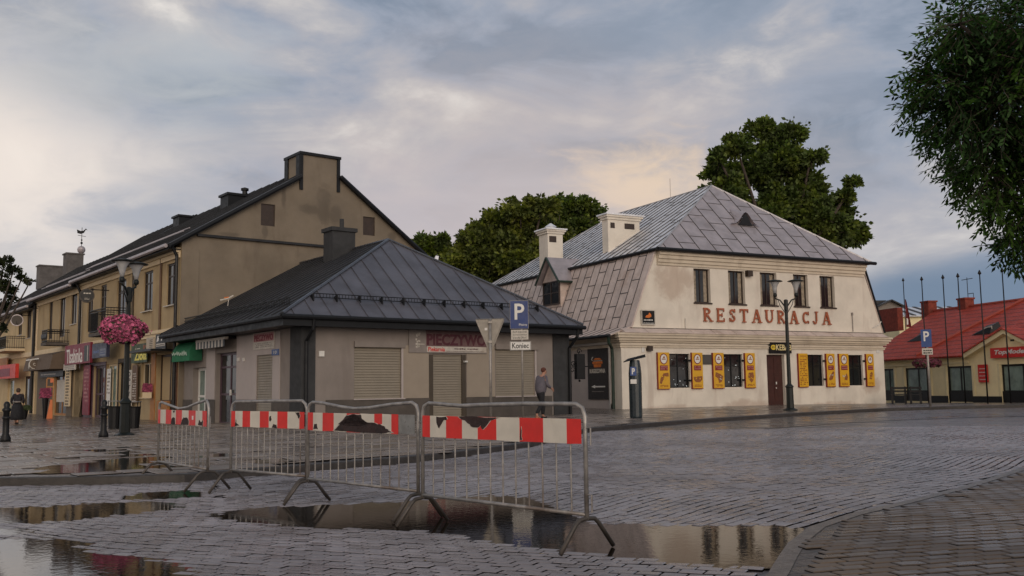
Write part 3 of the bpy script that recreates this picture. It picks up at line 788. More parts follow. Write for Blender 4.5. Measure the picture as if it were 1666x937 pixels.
def shutter(F, h, box, box_h=0.17, depth=0.05):
    with mesh('roller_shutter', m_shut, KB) as mb:
        z = h[2]; 
        while z < h[3]-(box_h if box else 0):
            z2 = min(z+0.085, h[3])
            mb.hexa([F.P(h[0], z, -depth+.022), F.P(h[1], z, -depth+.022), F.P(h[1], z, -depth-.02), F.P(h[0], z, -depth-.02), F.P(h[0], z2-.004, -depth-.006), F.P(h[1], z2-.004, -depth-.006), F.P(h[1], z2-.004, -depth-.02), F.P(h[0], z2-.004, -depth-.02)]); z = z2
    if box:
        with mesh('shutter_box', m_kwall, KB) as mb: mb.fbox(F, h[0]-0.02, h[1]+0.12, h[3]-box_h, h[3]+0.02, -0.05, 0.09)
        with mesh('shutter_rail', m_kside, KB) as mb:
            mb.fbox(F, h[1], h[1]+0.07, h[2], h[3]-box_h, -0.04, 0.03); mb.fbox(F, h[0]-0.03, h[1]+0.13, h[2]-0.035, h[2], -0.04, 0.06)
shutter(kf, kw1, True); shutter(kf, kw2, True); 
kdi = kf.rect(704.5, 577, 751.5, 676)
with mesh('door_frame', M('dark_bronze_frame', (0.06, 0.045, 0.03), 0.5), KB) as mb:
    mb.fbox(kf, kdo[0], kdi[0], kdo[2], kdo[3], -0.08, 0.01); mb.fbox(kf, kdi[1], kdo[1], kdo[2], kdo[3], -0.08, 0.01)
shutter(kf, (kdi[0], kdi[1], -0.15, kdo[3]), False)
shutter(ks, sw, False, depth=0.03)
m_purple = M('aubergine_frame', (0.075, 0.04, 0.055), 0.45, 0.1, 4, 0.03)
w = opening(KB, ks, sd1[0], sd1[1], sd1[2], sd1[3], 0.18, 2, 1, m_purple, m_glass, 0.09, name='glazed_door', zsplit=[0.42, 0.80])
with mesh('handle', m_white, w) as mb: mb.fbox(ks, (sd1[0]+sd1[1])/2+0.06, (sd1[0]+sd1[1])/2+0.12, 1.0, 1.2, -0.17, -0.12)
opening(KB, ks, sd2[0], sd2[1], sd2[2], sd2[3], 0.22, 2, 1, m_white, m_glass_sky, 0.11, name='glazed_door', zsplit=[0.48])
# steps at the two side doors
with mesh('door_step', m_kplinth, KB) as mb: mb.fbox(ks, sd1[0]-0.1, sd1[1]+0.1, -0.2, -0.02, 0.0, 0.45)
# roof
ez = kf.uv(600, 519)[1]
pp = at(460, 513, 28.4)
ze = None
Fe = Face(KF, 'F', -EO); ze = (Fe.uv(463, 514)[1]+Fe.uv(949, 527)[1])/2
eL = Fe.uv(460, 513)[0]; eR = Fe.uv(949, 527)[0]
UM = (eL+eR)/2
Fm = Face(KF, 'S', UM); av, ar = Fm.uv(632, 391); VA, ZR = -av, ar
A0 = (eL, -EO, ze); A1 = (eR, -EO, ze); AP = (UM, VA, ZR); RB = (UM, KV+0.25, ZR); B0 = (eL, KV+0.25, ze); B1 = (eR, KV+0.25, ze)
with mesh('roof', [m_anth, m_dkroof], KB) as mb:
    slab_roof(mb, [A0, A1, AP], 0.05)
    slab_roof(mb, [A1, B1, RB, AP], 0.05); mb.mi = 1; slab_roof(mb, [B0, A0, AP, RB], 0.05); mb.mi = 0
    seams(mb, [A0, A1, AP], (1, 0, 0), 0.62, 0.025, 0.035, 0.6)
    seams(mb, [A1, B1, RB, AP], (0, 1, 0), 0.62, 0.025, 0.035, 0.4)
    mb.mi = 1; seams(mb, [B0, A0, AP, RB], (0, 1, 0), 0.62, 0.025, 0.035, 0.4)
with mesh('hip_cap', M('anthracite_cap', (0.11, 0.115, 0.13), 0.28, 0.1, 3, 0, metal=0.6), KB) as mb:
    for p, q in ((A0, AP), (A1, AP), (AP, RB)):
        p = Vector(p)+Vector((0, 0, 0.03)); q = Vector(q)+Vector((0, 0, 0.03)); mb.tube([p, q], 0.055, 6)
with mesh('fascia', m_anth_dk, KB) as mb:
    zf = soff-0.02
    for x0, x1, y0, y1 in ((eL+0.02, eR-0.02, -EO+0.02, -EO+0.06), (eL+0.02, eL+0.06, -EO+0.06, KV), (eR-0.06, eR-0.02, -EO+0.06, KV)): mb.box(x0, x1, y0, y1, zf, ze-0.03)
    mb.box(eL+0.06, eR-0.06, -EO+0.06, KV, zf+0.02, zf+0.06)
with mesh('gutter', m_anth_dk, KB) as mb:
    for p, q in (((eL-0.07, -EO-0.05, ze-0.06), (eR+0.05, -EO-0.05, ze-0.08)), ((eL-0.05, -EO-0.07, ze-0.06), (eL-0.05, KV, ze-0.10))):
        mb.tube([p, q], 0.075, 8)
with mesh('downpipe', m_anth_dk, KB) as mb:
    mb.tube([(0.10, -EO, ze-0.1), (0.10, -EO+0.05, soff-0.1), (0.10, -0.10, soff-0.45), (0.10, -0.10, ZB)], 0.06, 8)
with mesh('downpipe', m_anth_dk, KB) as mb:
    mb.tube([(KU+0.0, -EO, ze-0.1), (KU+0.0, -EO+0.05, soff-0.1), (KU, -0.11, soff-0.5), (KU, -0.11, ZB)], 0.06, 8)
def snow_guard(pts_low, pts_hi, a0, a1, e, up):
    pass
sl_n = (Vector(A1)-Vector(A0)).cross(Vector(AP)-Vector(A0)).normalized()
sup = (Vector(AP)-Vector((UM, -EO, ze))).normalized()
with mesh('snow_guard', m_anth_dk, KB) as mb:
    base = Vector((0, -EO, ze)) + sup*0.80
    x0, x1 = Fe.uv(517, 500)[0]+0.15, Fe.uv(893, 500)[0]+0.0
    n = int((x1-x0)/0.75)
    for i in range(n+1):
        x = x0+(x1-x0)*i/n; p = base+Vector((x, 0, 0)); mb.hexa([tuple(p+Vector(v)) for v in ((-.02, -.02, 0), (.02, -.02, 0), (.02, .30, .12), (-.02, .30, .12), (-.02, -.02, 0.24), (.02, -.02, 0.24), (.02, .05, .24), (-.02, .05, .24))])
    for hz in (0.12, 0.24): mb.tube([base+Vector((x0, 0, hz)), base+Vector((x1, 0, hz))], 0.015, 5)
    k = x0
    while k < x1: mb.tube([base+Vector((k, 0, 0.12)), base+Vector((k, 0, 0.24))], 0.01, 4, False); k += 0.11
supL = (Vector((UM, 3, ZR))-Vector((eL, 3, ze))).normalized()
with mesh('snow_guard', m_anth_dk, KB) as mb:
    base = Vector((eL, 0, ze)) + supL*0.80
    for hz in (0.12, 0.24): mb.tube([base+Vector((0, 0.5, hz)), base+Vector((0, KV-0.6, hz))], 0.018, 5)
    k = 0.5
    while k < KV-0.6: mb.tube([base+Vector((0, k, 0)), base+Vector((0, k, 0.24))], 0.012, 4, False); k += 0.13
# chimney near the ridge
FcL = Face(KF, 'S', UM-0.55)
FcF = Face(KF, 'F', -ks.uv(299, 600)[0]-0.0)
cv = None
for k in range(400):                     # walk back until the picture column is right
    y = KV*k/400
    if proj(KF.w((UM-0.9, y, ZR)))[0] < 541: cv = y; break
cv = cv or 8.0
FX = Face(KF, 'F', cv)
cx0 = FX.uv(541, 390)[0]; cx1 = FX.uv(578, 390)[0]; ctop = FX.uv(557, 372)[1]; czt = FX.uv(557, 354)[1]
with mesh('chimney', m_kdark, KB) as mb:
    mb.box(cx0, cx1, cv, cv+0.8, ZR-1.3, ctop-0.1); mb.box(cx0-0.07, cx1+0.07, cv-0.07, cv+0.87, ctop-0.1, ctop+0.05)
    mb.tube([((cx0+cx1)/2+0.05, cv+0.3, ctop), ((cx0+cx1)/2+0.05, cv+0.3, czt)], 0.09, 8)
# awnings
with mesh('awning', [m_dirtywhite, m_black], KB) as mb:
    a0, a1, z0, z1 = ks.rect(336.8, 552, 384, 571)
    zt = ks.uv(360, 553)[1]; n = 18
    for i in range(n):
        mb.mi = i % 2; b0 = a0+(a1-a0)*i/n; b1 = a0+(a1-a0)*(i+1)/n; P = ks.P
        mb.hexa([P(b0, zt-0.30, 0.42), P(b1, zt-0.30, 0.42), P(b1, zt-0.30, 0.40), P(b0, zt-0.30, 0.40), P(b0, zt-0.04, 0.42), P(b1, zt-0.04, 0.42), P(b1, zt-0.04, 0.40), P(b0, zt-0.04, 0.40)])
    mb.mi = 0; mb.fbox(ks, a0-0.02, a1+0.05, zt-0.05, zt+0.04, 0.3, 0.43)
    mb.mi = 1; mb.fbox(ks, a0, a1, zt-0.02, zt+0.06, 0.0, 0.3)
m_green = M('green_awning', (0.012, 0.13, 0.06), 0.65, 0.15, 3, 0.1)
aw = ks.rect(302, 562, 331, 588)
P = ks.P
with mesh('awning', m_green, KB) as mb:
    a0, a1 = aw[0], aw[1]; zt = aw[3]+0.15; zb = aw[2]; n = 16; prof = [(0.05, zt), (0.25, zt-0.03), (0.4, zt-0.16), (0.52, zt-0.38), (0.54, zb)]
    for i in range(n):
        b0 = a0+(a1-a0)*i/n; b1 = a0+(a1-a0)*(i+1)/n; off0 = 0.07*(i % 2); off1 = 0.07*((i+1) % 2)
        for (d0, z0), (d1, z1) in zip(prof, prof[1:]): mb.poly([P(b0, z0, d0-off0), P(b1, z0, d0-off1), P(b1, z1, d1-off1), P(b0, z1, d1-off0)])
    for aa in (a0, a1): mb.poly([P(aa, z, d) for d, z in prof] + [P(aa, zb, 0.05)])
m_mint = M('pale_mint', (0.55, 0.66, 0.58), 0.6, 0.05, 4, 0)
with mesh('awning_lettering', m_mint, KB) as mb:
    a0, a1 = aw[0], aw[1]
    rq = random.Random(21)
    mb.tube([ks.P(a0+(a1-a0)*(0.05+0.05*i), zb+(.24 if i % 2 else .36)+rq.uniform(-.04, .04), .57) for i in range(18)], .014, 4)

# small fittings
with mesh('alarm_box', m_white, KB) as mb: a0, a1, z0, z1 = kf.rect(518, 571, 526.5, 580); mb.fbox(kf, a0, a1, z0, z1, 0, 0.06)
with mesh('lamp_fitting', m_white, KB) as mb: a0, a1, z0, z1 = kf.rect(753.5, 587, 758, 589.5); mb.fbox(kf, a0, a1, z0, z1, 0, 0.12)
with mesh('wall_hook', m_white, KB) as mb:
    for q in (390, 398.5): a, z = ks.uv(q, 584); mb.fbox(ks, a-0.04, a+0.04, z-0.08, z+0.04, 0.0, 0.08)
# signs of the bakery (top level)
def sign_thing(name, F, r, label, cat='sign', mat=None, th=0.04, d=0.03, group=None):
    a0, a1, z0, z1 = r; c = F.fr.w(F.P((a0+a1)/2, z0, d))
    rt = math.degrees(F.fr.rot) + (0 if F.k == 'F' else -90)
    t = thing(name, label, cat, c, rt, group)
    FF = Face(Frame(c, rt), 'F', 0)
    w, h = (a1-a0), (z1-z0)
    if mat:
        with mesh('board', mat, t) as mb: mb.fbox(FF, -w/2, w/2, 0, h, 0, th)
    return t, FF, w, h
r = kf.rect(664, 538, 790, 574.5)
m_sgrey = M('sign_grey_film', (0.235, 0.205, 0.185), 0.6, 0.1, 3, 0.02)
m_smauve = M('sign_mauve_film', (0.14, 0.075, 0.075), 0.6, 0.15, 3, 0.02)
m_plum = M('plum_letters', (0.075, 0.012, 0.022), 0.6, 0.15, 9, 0)
t, FF, w_, h_ = sign_thing('shop_sign', kf, r, 'long faded bakery sign above the shuttered front door', 'sign', m_sgrey, 0.03, 0.03)
with mesh('colour_field', m_smauve, t) as mb: mb.fbox(FF, -w_*0.29, w_*0.5, h_*0.28, h_*0.99, 0.031, 0.034)
words('lettering', FF, 'PIECZYWO', -w_*0.28, w_*0.49, h_*0.34, h_*0.84, m_plum, t, d=0.034, th=0.01, bold=0.03)
with mesh('name_strip', m_dirtywhite, t) as mb: mb.fbox(FF, -w_*0.28, w_*0.495, 0.03, h_*0.29, 0.03, 0.04)
words('red_lettering', FF, 'Piekarnia', -w_*0.265, -w_*0.055, 0.05, h_*0.26, m_red, t, d=0.04, th=0.006, bold=0.02)
with mesh('small_print', m_plum, t) as mb: scribble(mb, FF, w_*0.07, w_*0.38, h_*0.14, h_*0.25, 1, 0.04, dens=.9, rng=random.Random(1)); scribble(mb, FF, -w_*0.04, w_*0.46, h_*0.06, h_*0.10, 1, 0.04, dens=1, rng=random.Random(2))
with mesh('picture', m_dirtywhite, t) as mb:
    rr = random.Random(3)
    for i in range(16): a = -w_*0.41+rr.uniform(-0.07, 0.08)+0.0; z = h_*rr.uniform(0.2, 0.82); mb.fbox(FF, a, a+rr.uniform(0.03, 0.1), z, z+rr.uniform(0.03, 0.08), 0.031, 0.034)
    mb.fbox(FF, -w_*0.39, -w_*0.31, h_*0.36, h_*0.39, 0.031, 0.034)
r = ks.rect(413.8, 540.5, 448.5, 568)
m_pink = M('washed_pink_film', (0.42, 0.20, 0.20), 0.6, 0.1, 3, 0.02)
t, FF, w_, h_ = sign_thing('shop_sign', ks, r, 'small pink and white bakery sign above the narrow side shutter', 'sign', m_dirtywhite, 0.02, 0.025)
with mesh('colour_field', m_pink, t) as mb: mb.fbox(FF, -w_*0.47, w_*0.47, h_*0.46, h_*0.96, 0.021, 0.024)
words('lettering', FF, 'PIECZYWO', -w_*0.44, w_*0.44, h_*0.5, h_*0.86, M('dull_red', (0.22, 0.02, 0.04), 0.6), t, d=0.024, th=0.006, bold=0.02)
with mesh('small_print', m_sgrey, t) as mb: scribble(mb, FF, -w_*0.4, w_*0.42, h_*0.1, h_*0.4, 3, 0.021, dens=0.6)
r = ks.rect(444, 568, 455.5, 578)
t, FF, w_, h_ = sign_thing('street_name_plate', ks, r, 'tiny blue enamel street plate near the grey corner pilaster', 'plate', m_bluewall, 0.015, 0.03)
words('lettering', FF, '10', -w_*0.2, w_*0.2, h_*0.25, h_*0.75, m_white, t, d=0.016, th=0.004)
# ================================================================ RESTAURANT
def hit(fr, px, py, p0, n):
    o = fr.I @ CAM; d = fr.I.to_3x3() @ ray(px, py); n = Vector(n)
    t = (Vector(p0)-o).dot(n)/d.dot(n); return o+d*t
rc = at(1012, 663, 40.6)
RF = Frame((rc.x, rc.y, zs(rc.x, rc.y)-0.03), 27.45)
RB_ = thing('restaurant', 'two-storey cream restaurant with grey metal mansard roof and yellow shutters', 'restaurant', RF.o, 27.45)
rf = Face(RF, 'F', 0); rs = Face(RF, 'S', 0)
RU = rf.uv(1438.7, 600)[0]
cz0, cz1 = rf.uv(1020, 565)[1], rf.uv(1020, 540)[1]
q = [rf.uv(*p) for p in ((1027, 531), (1065, 417), (1403, 438), (1437, 543))]
zb = (q[0][1]+q[3][1])/2; zt = (q[1][1]+q[2][1])/2
ab, at_, bt, bb = q[0][0], q[1][0], q[2][0], q[3][0]
Fo = Face(RF, 'F', -0.35)
e0, e1 = Fo.uv(1070.4, 401), Fo.uv(1421, 430); reL, reR, rez = e0[0], e1[0], (e0[1]+e1[1])/2
RL = -Face(RF, 'S', reL).uv(792, 463)[0] - 0.35
RM = (reL+reR)/2
Fmid = Face(RF, 'S', RM); q2 = Fmid.uv(1158, 302); RVA, RZR = -q2[0], q2[1]
print('restaurant', RU, cz0, cz1, zb, zt, (ab, at_, bt, bb), reL, reR, rez, 'L', RL, 'apex', RM, RVA, RZR)
W1 = [rf.rect(1087.5, 576, 1122.5, 631), rf.rect(1176, 576, 1208.5, 630), rf.rect(1312.6, 577, 1339.5, 628), rf.rect(1379, 577, 1404, 626.5)]
za = sum(w[2] for w in W1)/4; zc = sum(w[3] for w in W1)/4
W1 = [(w[0], w[1], za, zc) for w in W1]
RD = rf.rect(1248.5, 577, 1277.5, 659); RD = (RD[0], RD[1], -0.1, RD[3])
W2 = [rf.rect(1129, 436.3, 1155.6, 491.5), rf.rect(1185.2, 440.3, 1212, 495), rf.rect(1237, 443, 1264, 497), rf.rect(1291.2, 447.4, 1314.7, 499), rf.rect(1334.2, 450.7, 1358, 500)]
z2a = sum(w[2] for w in W2)/5; z2b = sum(w[3] for w in W2)/5
W2 = [(w[0], w[1], z2a, z2b) for w in W2]
with mesh('wall', m_rwall, RB_) as mb:
    wall(mb, rf, rect_hole(0, RU, -0.4, cz1+0.02), W1+[RD], 0.28)
    wall(mb, rf, [(ab, zb), (bb, zb), (bt, zt), (bt, rez), (at_, rez), (at_, zt)], W2, 0.30)
    mb.poly([(0, 0, -.4), (0, RL, -.4), (0, RL, cz1), (0, 0, cz1)]); mb.poly([(RU, 0, -.4), (RU, RL, -.4), (RU, RL, cz1), (RU, 0, cz1)])
    mb.poly([(0, RL, -.4), (RU, RL, -.4), (RU, RL, cz1), (bt, RL, rez), (at_, RL, rez), (0, RL, cz1)])
m_plr = M('brown_reveal', (0.45, 0.38, 0.31), 0.85)  # plain brown for reveals, not assigned to any part
for w in W2:
    opening(RB_, rf, w[0], w[1], w[2], w[3], 0.17, 2, 1, m_frame_br, m_glass, 0.05, sill=m_frame_br, curtain=True, sill_th=0.06)
for i, w in enumerate(W1):
    opening(RB_, rf, w[0], w[1], w[2], w[3], 0.12, 2, 1, m_black, m_glass, 0.045, sill=m_white if i > 5 else None, zsplit=[0.64])
with mesh('door', M('dark_red_door', (0.05, 0.014, 0.010), 0.45, 0.2, 5, 0.08), RB_) as mb:
    mb.fbox(rf, RD[0], RD[1], RD[2], RD[3], -0.24, -0.18); am = (RD[0]+RD[1])/2
    for s_ in (RD[0]+0.08, am+0.03):
        for z0, z1 in ((0.2, 0.95), (1.05, RD[3]-0.12)): mb.fbox(rf, s_, s_+(RD[1]-RD[0])/2-0.11, z0, z1, -0.18, -0.165)
dh = mb.v
do = bpy.data.objects['door']
with mesh('handle', m_white, do) as mb: mb.fbox(rf, am+0.10, am+0.14, 1.0, 1.12, -0.165, -0.12); mb.fbox(rf, am+0.10, am+0.14, 0.8, 0.86, -0.165, -0.14)
with mesh('door_step', m_kerb, RB_) as mb: mb.fbox(rf, RD[0]-0.3, RD[1]+0.3, -0.25, -0.02, 0, 0.5)
patches(m_rwall, (0.40, 0.29, 0.22), [(2.5, -0.1, 1.6, .28), (7.2, 0.0, 1.8, .35), (12.5, -.1, 2.0, .25), (14.9, .9, .6, .5), (3.0, 5.6, 1.2, .8)], 0.55)
# lower cornice: stacked mouldings round the front and side
ch = cz1-cz0
with mesh('cornice', m_rtrim, RB_) as mb:
    for z0, z1, o in ((cz0, cz0+ch*0.14, 0.06), (cz0+ch*0.14, cz0+ch*0.2, 0.10), (cz0+ch*0.34, cz0+ch*0.46, 0.12), (cz0+ch*0.46, cz0+ch*0.62, 0.2), (cz0+ch*0.62, cz0+ch*0.80, 0.28), (cz0+ch*0.80, cz0+ch*0.93, 0.34)):
        mb.box(-o, RU+o, -o, 0.0, z0, z1); mb.box(-o*0.8, 0, 0.001, RL, z0, z1); mb.box(RU, RU+o, 0.001, RL, z0, z1)
with mesh('cornice_flashing', m_mans, RB_) as mb:
    zl = cz0+ch*0.93; zh = zl+0.22
    for x0 in [RU*i/13 for i in range(13)]:
        x1 = x0+RU/13
        mb.hexa([(x0, -0.38, zl), (x1-0.03, -0.38, zl), (x1-0.03, 0, zl), (x0, 0, zl), (x0, -0.38, zl+0.03), (x1-0.03, -0.38, zl+0.03), (x1-0.03, -0.004, zh), (x0, -0.004, zh)])
        mb.box(x1-0.03, x1, -0.40, 0, zl, zl+0.04)
with mesh('upper_cornice', m_rtrim, RB_) as mb:
    zz = rf.uv(1240, 441)[1]; zq = rez-0.06; hh = (zq-zz)
    for k0, k1, o in ((0, 0.2, 0.06), (0.2, 0.45, 0.12), (0.45, 0.72, 0.19), (0.72, 1.0, 0.27)):
        mb.box(at_+0.1, bt+0.05, -o, 0, zz+hh*k0, zz+hh*k1)
# mansard sides
yE = RL
mx0 = -0.62; mz0 = rf.uv(1007, 545)[1]
LB = [(ab-0.02, -0.03, zb), (ab-0.02, yE, zb), (at_, yE, rez), (at_, -0.03, rez)]
with mesh('mansard_roof', [m_mans, m_seamdk], RB_) as mb:
    slab_roof(mb, LB, 0.06)
    fl = [(mx0, -0.15, mz0), (mx0, yE, mz0), (ab-0.02, yE, zb+0.05), (ab-0.02, -0.03, zb+0.05)]
    slab_roof(mb, fl, 0.04)
    mb.mi = 1
    seams(mb, LB, (0, 1, 0), 0.62, 0.035, 0.015, 0.8, cross=(1.15, 1.35), cw=0.035, ch=0.012, rng=random.Random(4))
    seams(mb, fl, (0, 1, 0), 0.62, 0.03, 0.02, 0.8)
RBp = [(bb+0.02, -0.03, zb), (bb+0.02, yE, zb), (bt, yE, rez), (bt, -0.03, rez)]
with mesh('mansard_roof', [m_mans, m_seamdk], RB_) as mb:
    slab_roof(mb, RBp, 0.06); mb.mi = 1; seams(mb, RBp, (0, 1, 0), 0.62, 0.035, 0.015, 0.8, cross=(1.1, 1.3))
with mesh('verge_trim', m_anth_dk, RB_) as mb:
    mb.tube([(bb+0.05, -0.06, zb), (bt+0.02, -0.06, rez)], 0.05, 5)
with mesh('verge_trim', m_mans, RB_) as mb:
    mb.tube([(ab-0.03, -0.05, zb), (at_-0.01, -0.05, rez-0.1)], 0.04, 5)
with mesh('side_eave_board', m_rtrim, RB_) as mb: mb.box(reL+0.12, at_+0.1, 0.3, yE, rez-0.30, rez-0.07)
with mesh('gutter', m_anth_dk, RB_) as mb: mb.tube([(mx0-0.06, -0.2, mz0-0.04), (mx0-0.06, yE, mz0-0.1)], 0.07, 8)
# hipped roof above
ey0, ey1 = -0.35, RL+0.35
C0, C1, C2, C3 = (reL, ey0, rez), (reR, ey0, rez), (reR, ey1, rez), (reL, ey1, rez)
P0 = (RM, RVA, RZR); P1 = (RM, ey1-(RVA-ey0), RZR)
side = [C3, C0, P0, P1]
rr = random.Random(11)
with mesh('roof', [m_zinc, m_seamdk, m_zinc2, m_seamlt], RB_) as mb:
    slab_roof(mb, side, 0.05); slab_roof(mb, [C1, C2, P1, P0], 0.05); slab_roof(mb, [C2, C3, P1], 0.05)
    mb.mi = 2; slab_roof(mb, [C0, C1, P0], 0.05)
    mb.mi = 1; seams(mb, side, (0, 1, 0), 0.58, 0.032, 0.035, 0.4, cross=(1.6, 2.4), cw=0.02, rng=rr)
    mb.mi = 1; seams(mb, [C0, C1, P0], (1, 0, 0), 0.95, 0.03, 0.02, 0.5, cross=(1.15, 1.3), cw=0.03, ch=0.012, rng=rr)
    mb.mi = 3; mb.tube([C0, P0], 0.05, 5); mb.tube([C1, P0], 0.05, 5); mb.tube([P0, P1], 0.06, 5); mb.tube([C3, P1], 0.05, 5)
with mesh('roof_gutter', m_anth_dk, RB_) as mb:
    mb.tube([(reL-0.04, ey0-0.06, rez-0.03), (reR+0.1, ey0-0.06, rez-0.03)], 0.085, 8)
with mesh('roof_gutter', m_anth_dk, RB_) as mb:
    mb.tube([(reL-0.05, ey0-0.04, rez-0.03), (reL-0.05, ey1, rez-0.06)], 0.075, 8)
with mesh('eave_soffit', m_anth_dk, RB_) as mb: mb.box(reL, reR, ey0, 0.2, rez-0.07, rez-0.055)
# eyebrow vent on the front slope
nF = (Vector(C1)-Vector(C0)).cross(Vector(P0)-Vector(C0)).normalized()
vb = hit(RF, 1212, 367, C0, nF); vl = hit(RF, 1190, 366, C0, nF); vr = hit(RF, 1238, 369, C0, nF)
hw = (vr.x-vl.x)/2; hgt = 0.62; upv = (Vector(P0)-Vector(((C0[0]+C1[0])/2, ey0, rez))).normalized()
prof = [(hw*(-1+2*i/16), hgt*math.exp(-((-1+2*i/16)**2)*5.5)-0.0) for i in range(17)]
with mesh('eyebrow_dormer', m_zinc2, RB_) as mb:
    A = [(vb.x+x, vb.y-0.10, vb.z+h+0.03) for x, h in prof]; B = []
    for x, h in prof:
        t = h/(upv.z/upv.y)+0.05; B.append((vb.x+x*0.8, vb.y+t*1.5, vb.z+(t*1.5)*(upv.z/upv.y)+0.02))
    mb.add(A+B, [(i, i+1, 18+i, 17+i) for i in range(16)])
with mesh('vent_opening', m_anth_dk, RB_) as mb:
    mb.poly([(vb.x+x*0.75, vb.y-0.06, vb.z+max(0, h-0.05)) for x, h in prof] + [(vb.x+hw*0.7, vb.y-0.06, vb.z), (vb.x-hw*0.7, vb.y-0.06, vb.z)])
# dormer in the side mansard
def mx(z): return ab+(at_-ab)*(z-zb)/(rez-zb)
fx = mx(rs.uv(897, 497)[1]+0.2)
for _ in range(5):
    Fd = Face(RF, 'S', fx); fx = mx(Fd.uv(897, 497)[1])-0.12
Fd = Face(RF, 'S', fx)
d0, d1 = Fd.uv(883, 478)[0], Fd.uv(911.5, 478)[0]; dz0, dz1 = Fd.uv(897, 497)[1], Fd.uv(897, 457)[1]; dap = Fd.uv(893.5, 421)[1]
dm = (d0+d1)/2; hwD = (d1-d0)/2
with mesh('dormer', m_mans, RB_) as mb:
    y0, y1 = -d1, -d0
    mb.box(fx+0.02, at_+0.3, y0, y1, dz0-0.1, dz1)
    mb.add([(fx+0.02, y0, dz1), (fx+0.02, y1, dz1), (fx+0.02, -dm, dap-0.12), (at_+2, y0, dz1), (at_+2, y1, dz1), (at_+2, -dm, dap-0.12)], [(0, 1, 2), (3, 5, 4)])
dorm = bpy.data.objects['dormer']
opening(dorm, Fd, d0+0.06, d1-0.06, dz0+0.02, dz1-0.04, -0.03, 2, 1, m_frame_br, m_glass, 0.06, zsplit=[0.5])
with mesh('dormer_roof', m_zinc2, dorm) as mb:
    o = 0.28; zr0 = dz1-0.10
    for s_ in (-1, 1):
        ya = -dm+s_*(hwD+o)
        slab_roof(mb, [(fx-0.25, -dm, dap+0.05), (fx-0.25, ya, zr0), (at_+0.9, ya, zr0), (at_+2.2, -dm, dap+0.05)], 0.05)
with mesh('dormer_trim', m_green_pipe, dorm) as mb:
    for s_ in (-1, 1): mb.tube([(fx-0.28, -dm, dap+0.02), (fx-0.28, -dm+s_*(hwD+0.28), zr0-0.03)], 0.06, 5)
    mb.tube([(fx-0.26, -dm-hwD-0.28, zr0-0.05), (at_+0.7, -dm-hwD-0.28, zr0-0.05)], 0.06, 5)
# chimneys on the side slope
nS = (Vector(C0)-Vector(C3)).cross(Vector(P0)-Vector(C3)).normalized()
def rchimney(cpx, cpy, lpx, rpx, topy, capx, vents):
    c = hit(RF, cpx, cpy, C0, nS); Sx = Face(RF, 'S', c.x); Fy = Face(RF, 'F', c.y)
    y1 = -Sx.uv(lpx, cpy)[0]; x1 = Fy.uv(rpx, cpy-20)[0]; zt_ = Fy.uv(cpx, topy)[1]
    with mesh('chimney', m_rwall, RB_) as mb:
        mb.box(c.x, x1, c.y, y1, c.z-1.2, zt_-0.28)
        for z0, z1, o in ((zt_-0.32, zt_-0.2, 0.07), (zt_-0.2, zt_-0.1, 0.14)): mb.box(c.x-o, x1+o, c.y-o, y1+o, z0, z1)
    co = mb
    ob = [o for o in bpy.data.objects if o.name.startswith('chimney') and o.parent == RB_][-1]
    with mesh('chimney_cap', m_zinc, ob) as mb: mb.box(c.x-0.2, x1+0.2, c.y-0.2, y1+0.2, zt_-0.1, zt_-0.03)
    for (vx0, vx1, vy0, vy1) in vents:
        with mesh('vent_opening', m_frame_br, ob) as mb:
            a0, a1, z0, z1 = Fy.rect(vx0, vy0, vx1, vy1); Fq = Face(RF, 'F', c.y); mb.fbox(Fq, a0, a1, z0, z1, -0.02, 0.012)
    return c, x1, y1, zt_
c1 = rchimney(892, 437, 877.8, 916, 370, 0, [(893.5, 905, 384, 394)])
with mesh('chimney_cowl', m_zinc, RB_) as mb:
    mb.lathe([(0.2, 0), (0.2, 0.1), (0.34, 0.16), (0.05, 0.36)], ((c1[0].x+c1[1])/2, (c1[0].y+c1[2])/2, c1[3]-0.03), 8)
c2 = rchimney(990, 410, 980.5, 1041, 346, 0, [(993, 1000, 362, 371), (1016, 1032, 364, 373)])
# fittings
with mesh('downpipe', m_green_pipe, RB_) as mb:
    mb.tube([(mx0-0.05, -0.1, mz0-0.05), (mx0+0.02, -0.02, mz0-0.35), (-0.22, 0.35, cz0-0.02), (-0.16, 0.4, cz0-0.4), (-0.16, 0.4, -0.2)], 0.07, 8)
with mesh('lamp_fitting', m_frame_br, RB_) as mb: a0, a1, z0, z1 = rf.rect(1051, 563, 1058.5, 571); mb.fbox(rf, a0, a1, z0, z1, 0, 0.18)
with mesh('alarm_box', m_frame_br, RB_) as mb: a0, a1, z0, z1 = rf.rect(1212, 441, 1220, 450); mb.fbox(rf, a0, a1, z0, z1, 0, 0.22)
with mesh('number_plate', m_white, RB_) as mb: a0, a1, z0, z1 = rf.rect(1043.5, 564, 1048, 573); mb.fbox(rf, a0, a1, z0, z1, 0, 0.03)
with mesh('number_plate', m_white, RB_) as mb: a0, a1, z0, z1 = rf.rect(1425, 568, 1430.5, 574); mb.fbox(rf, a0, a1, z0, z1, 0, 0.03)
with mesh('grey_panel', M('grey_board', (0.07, 0.065, 0.06), 0.6), RB_) as mb: a0, a1, z0, z1 = rf.rect(1141.5, 577, 1158.8, 593); mb.fbox(rf, a0, a1, z0, z1, 0, 0.03)
with mesh('pilaster_strip', m_rwall, RB_) as mb: a0, a1 = rf.uv(1012, 600)[0], rf.uv(1046, 600)[0]; mb.fbox(rf, 0.0, 0.35, -0.3, cz0-0.06, 0.002, 0.04)
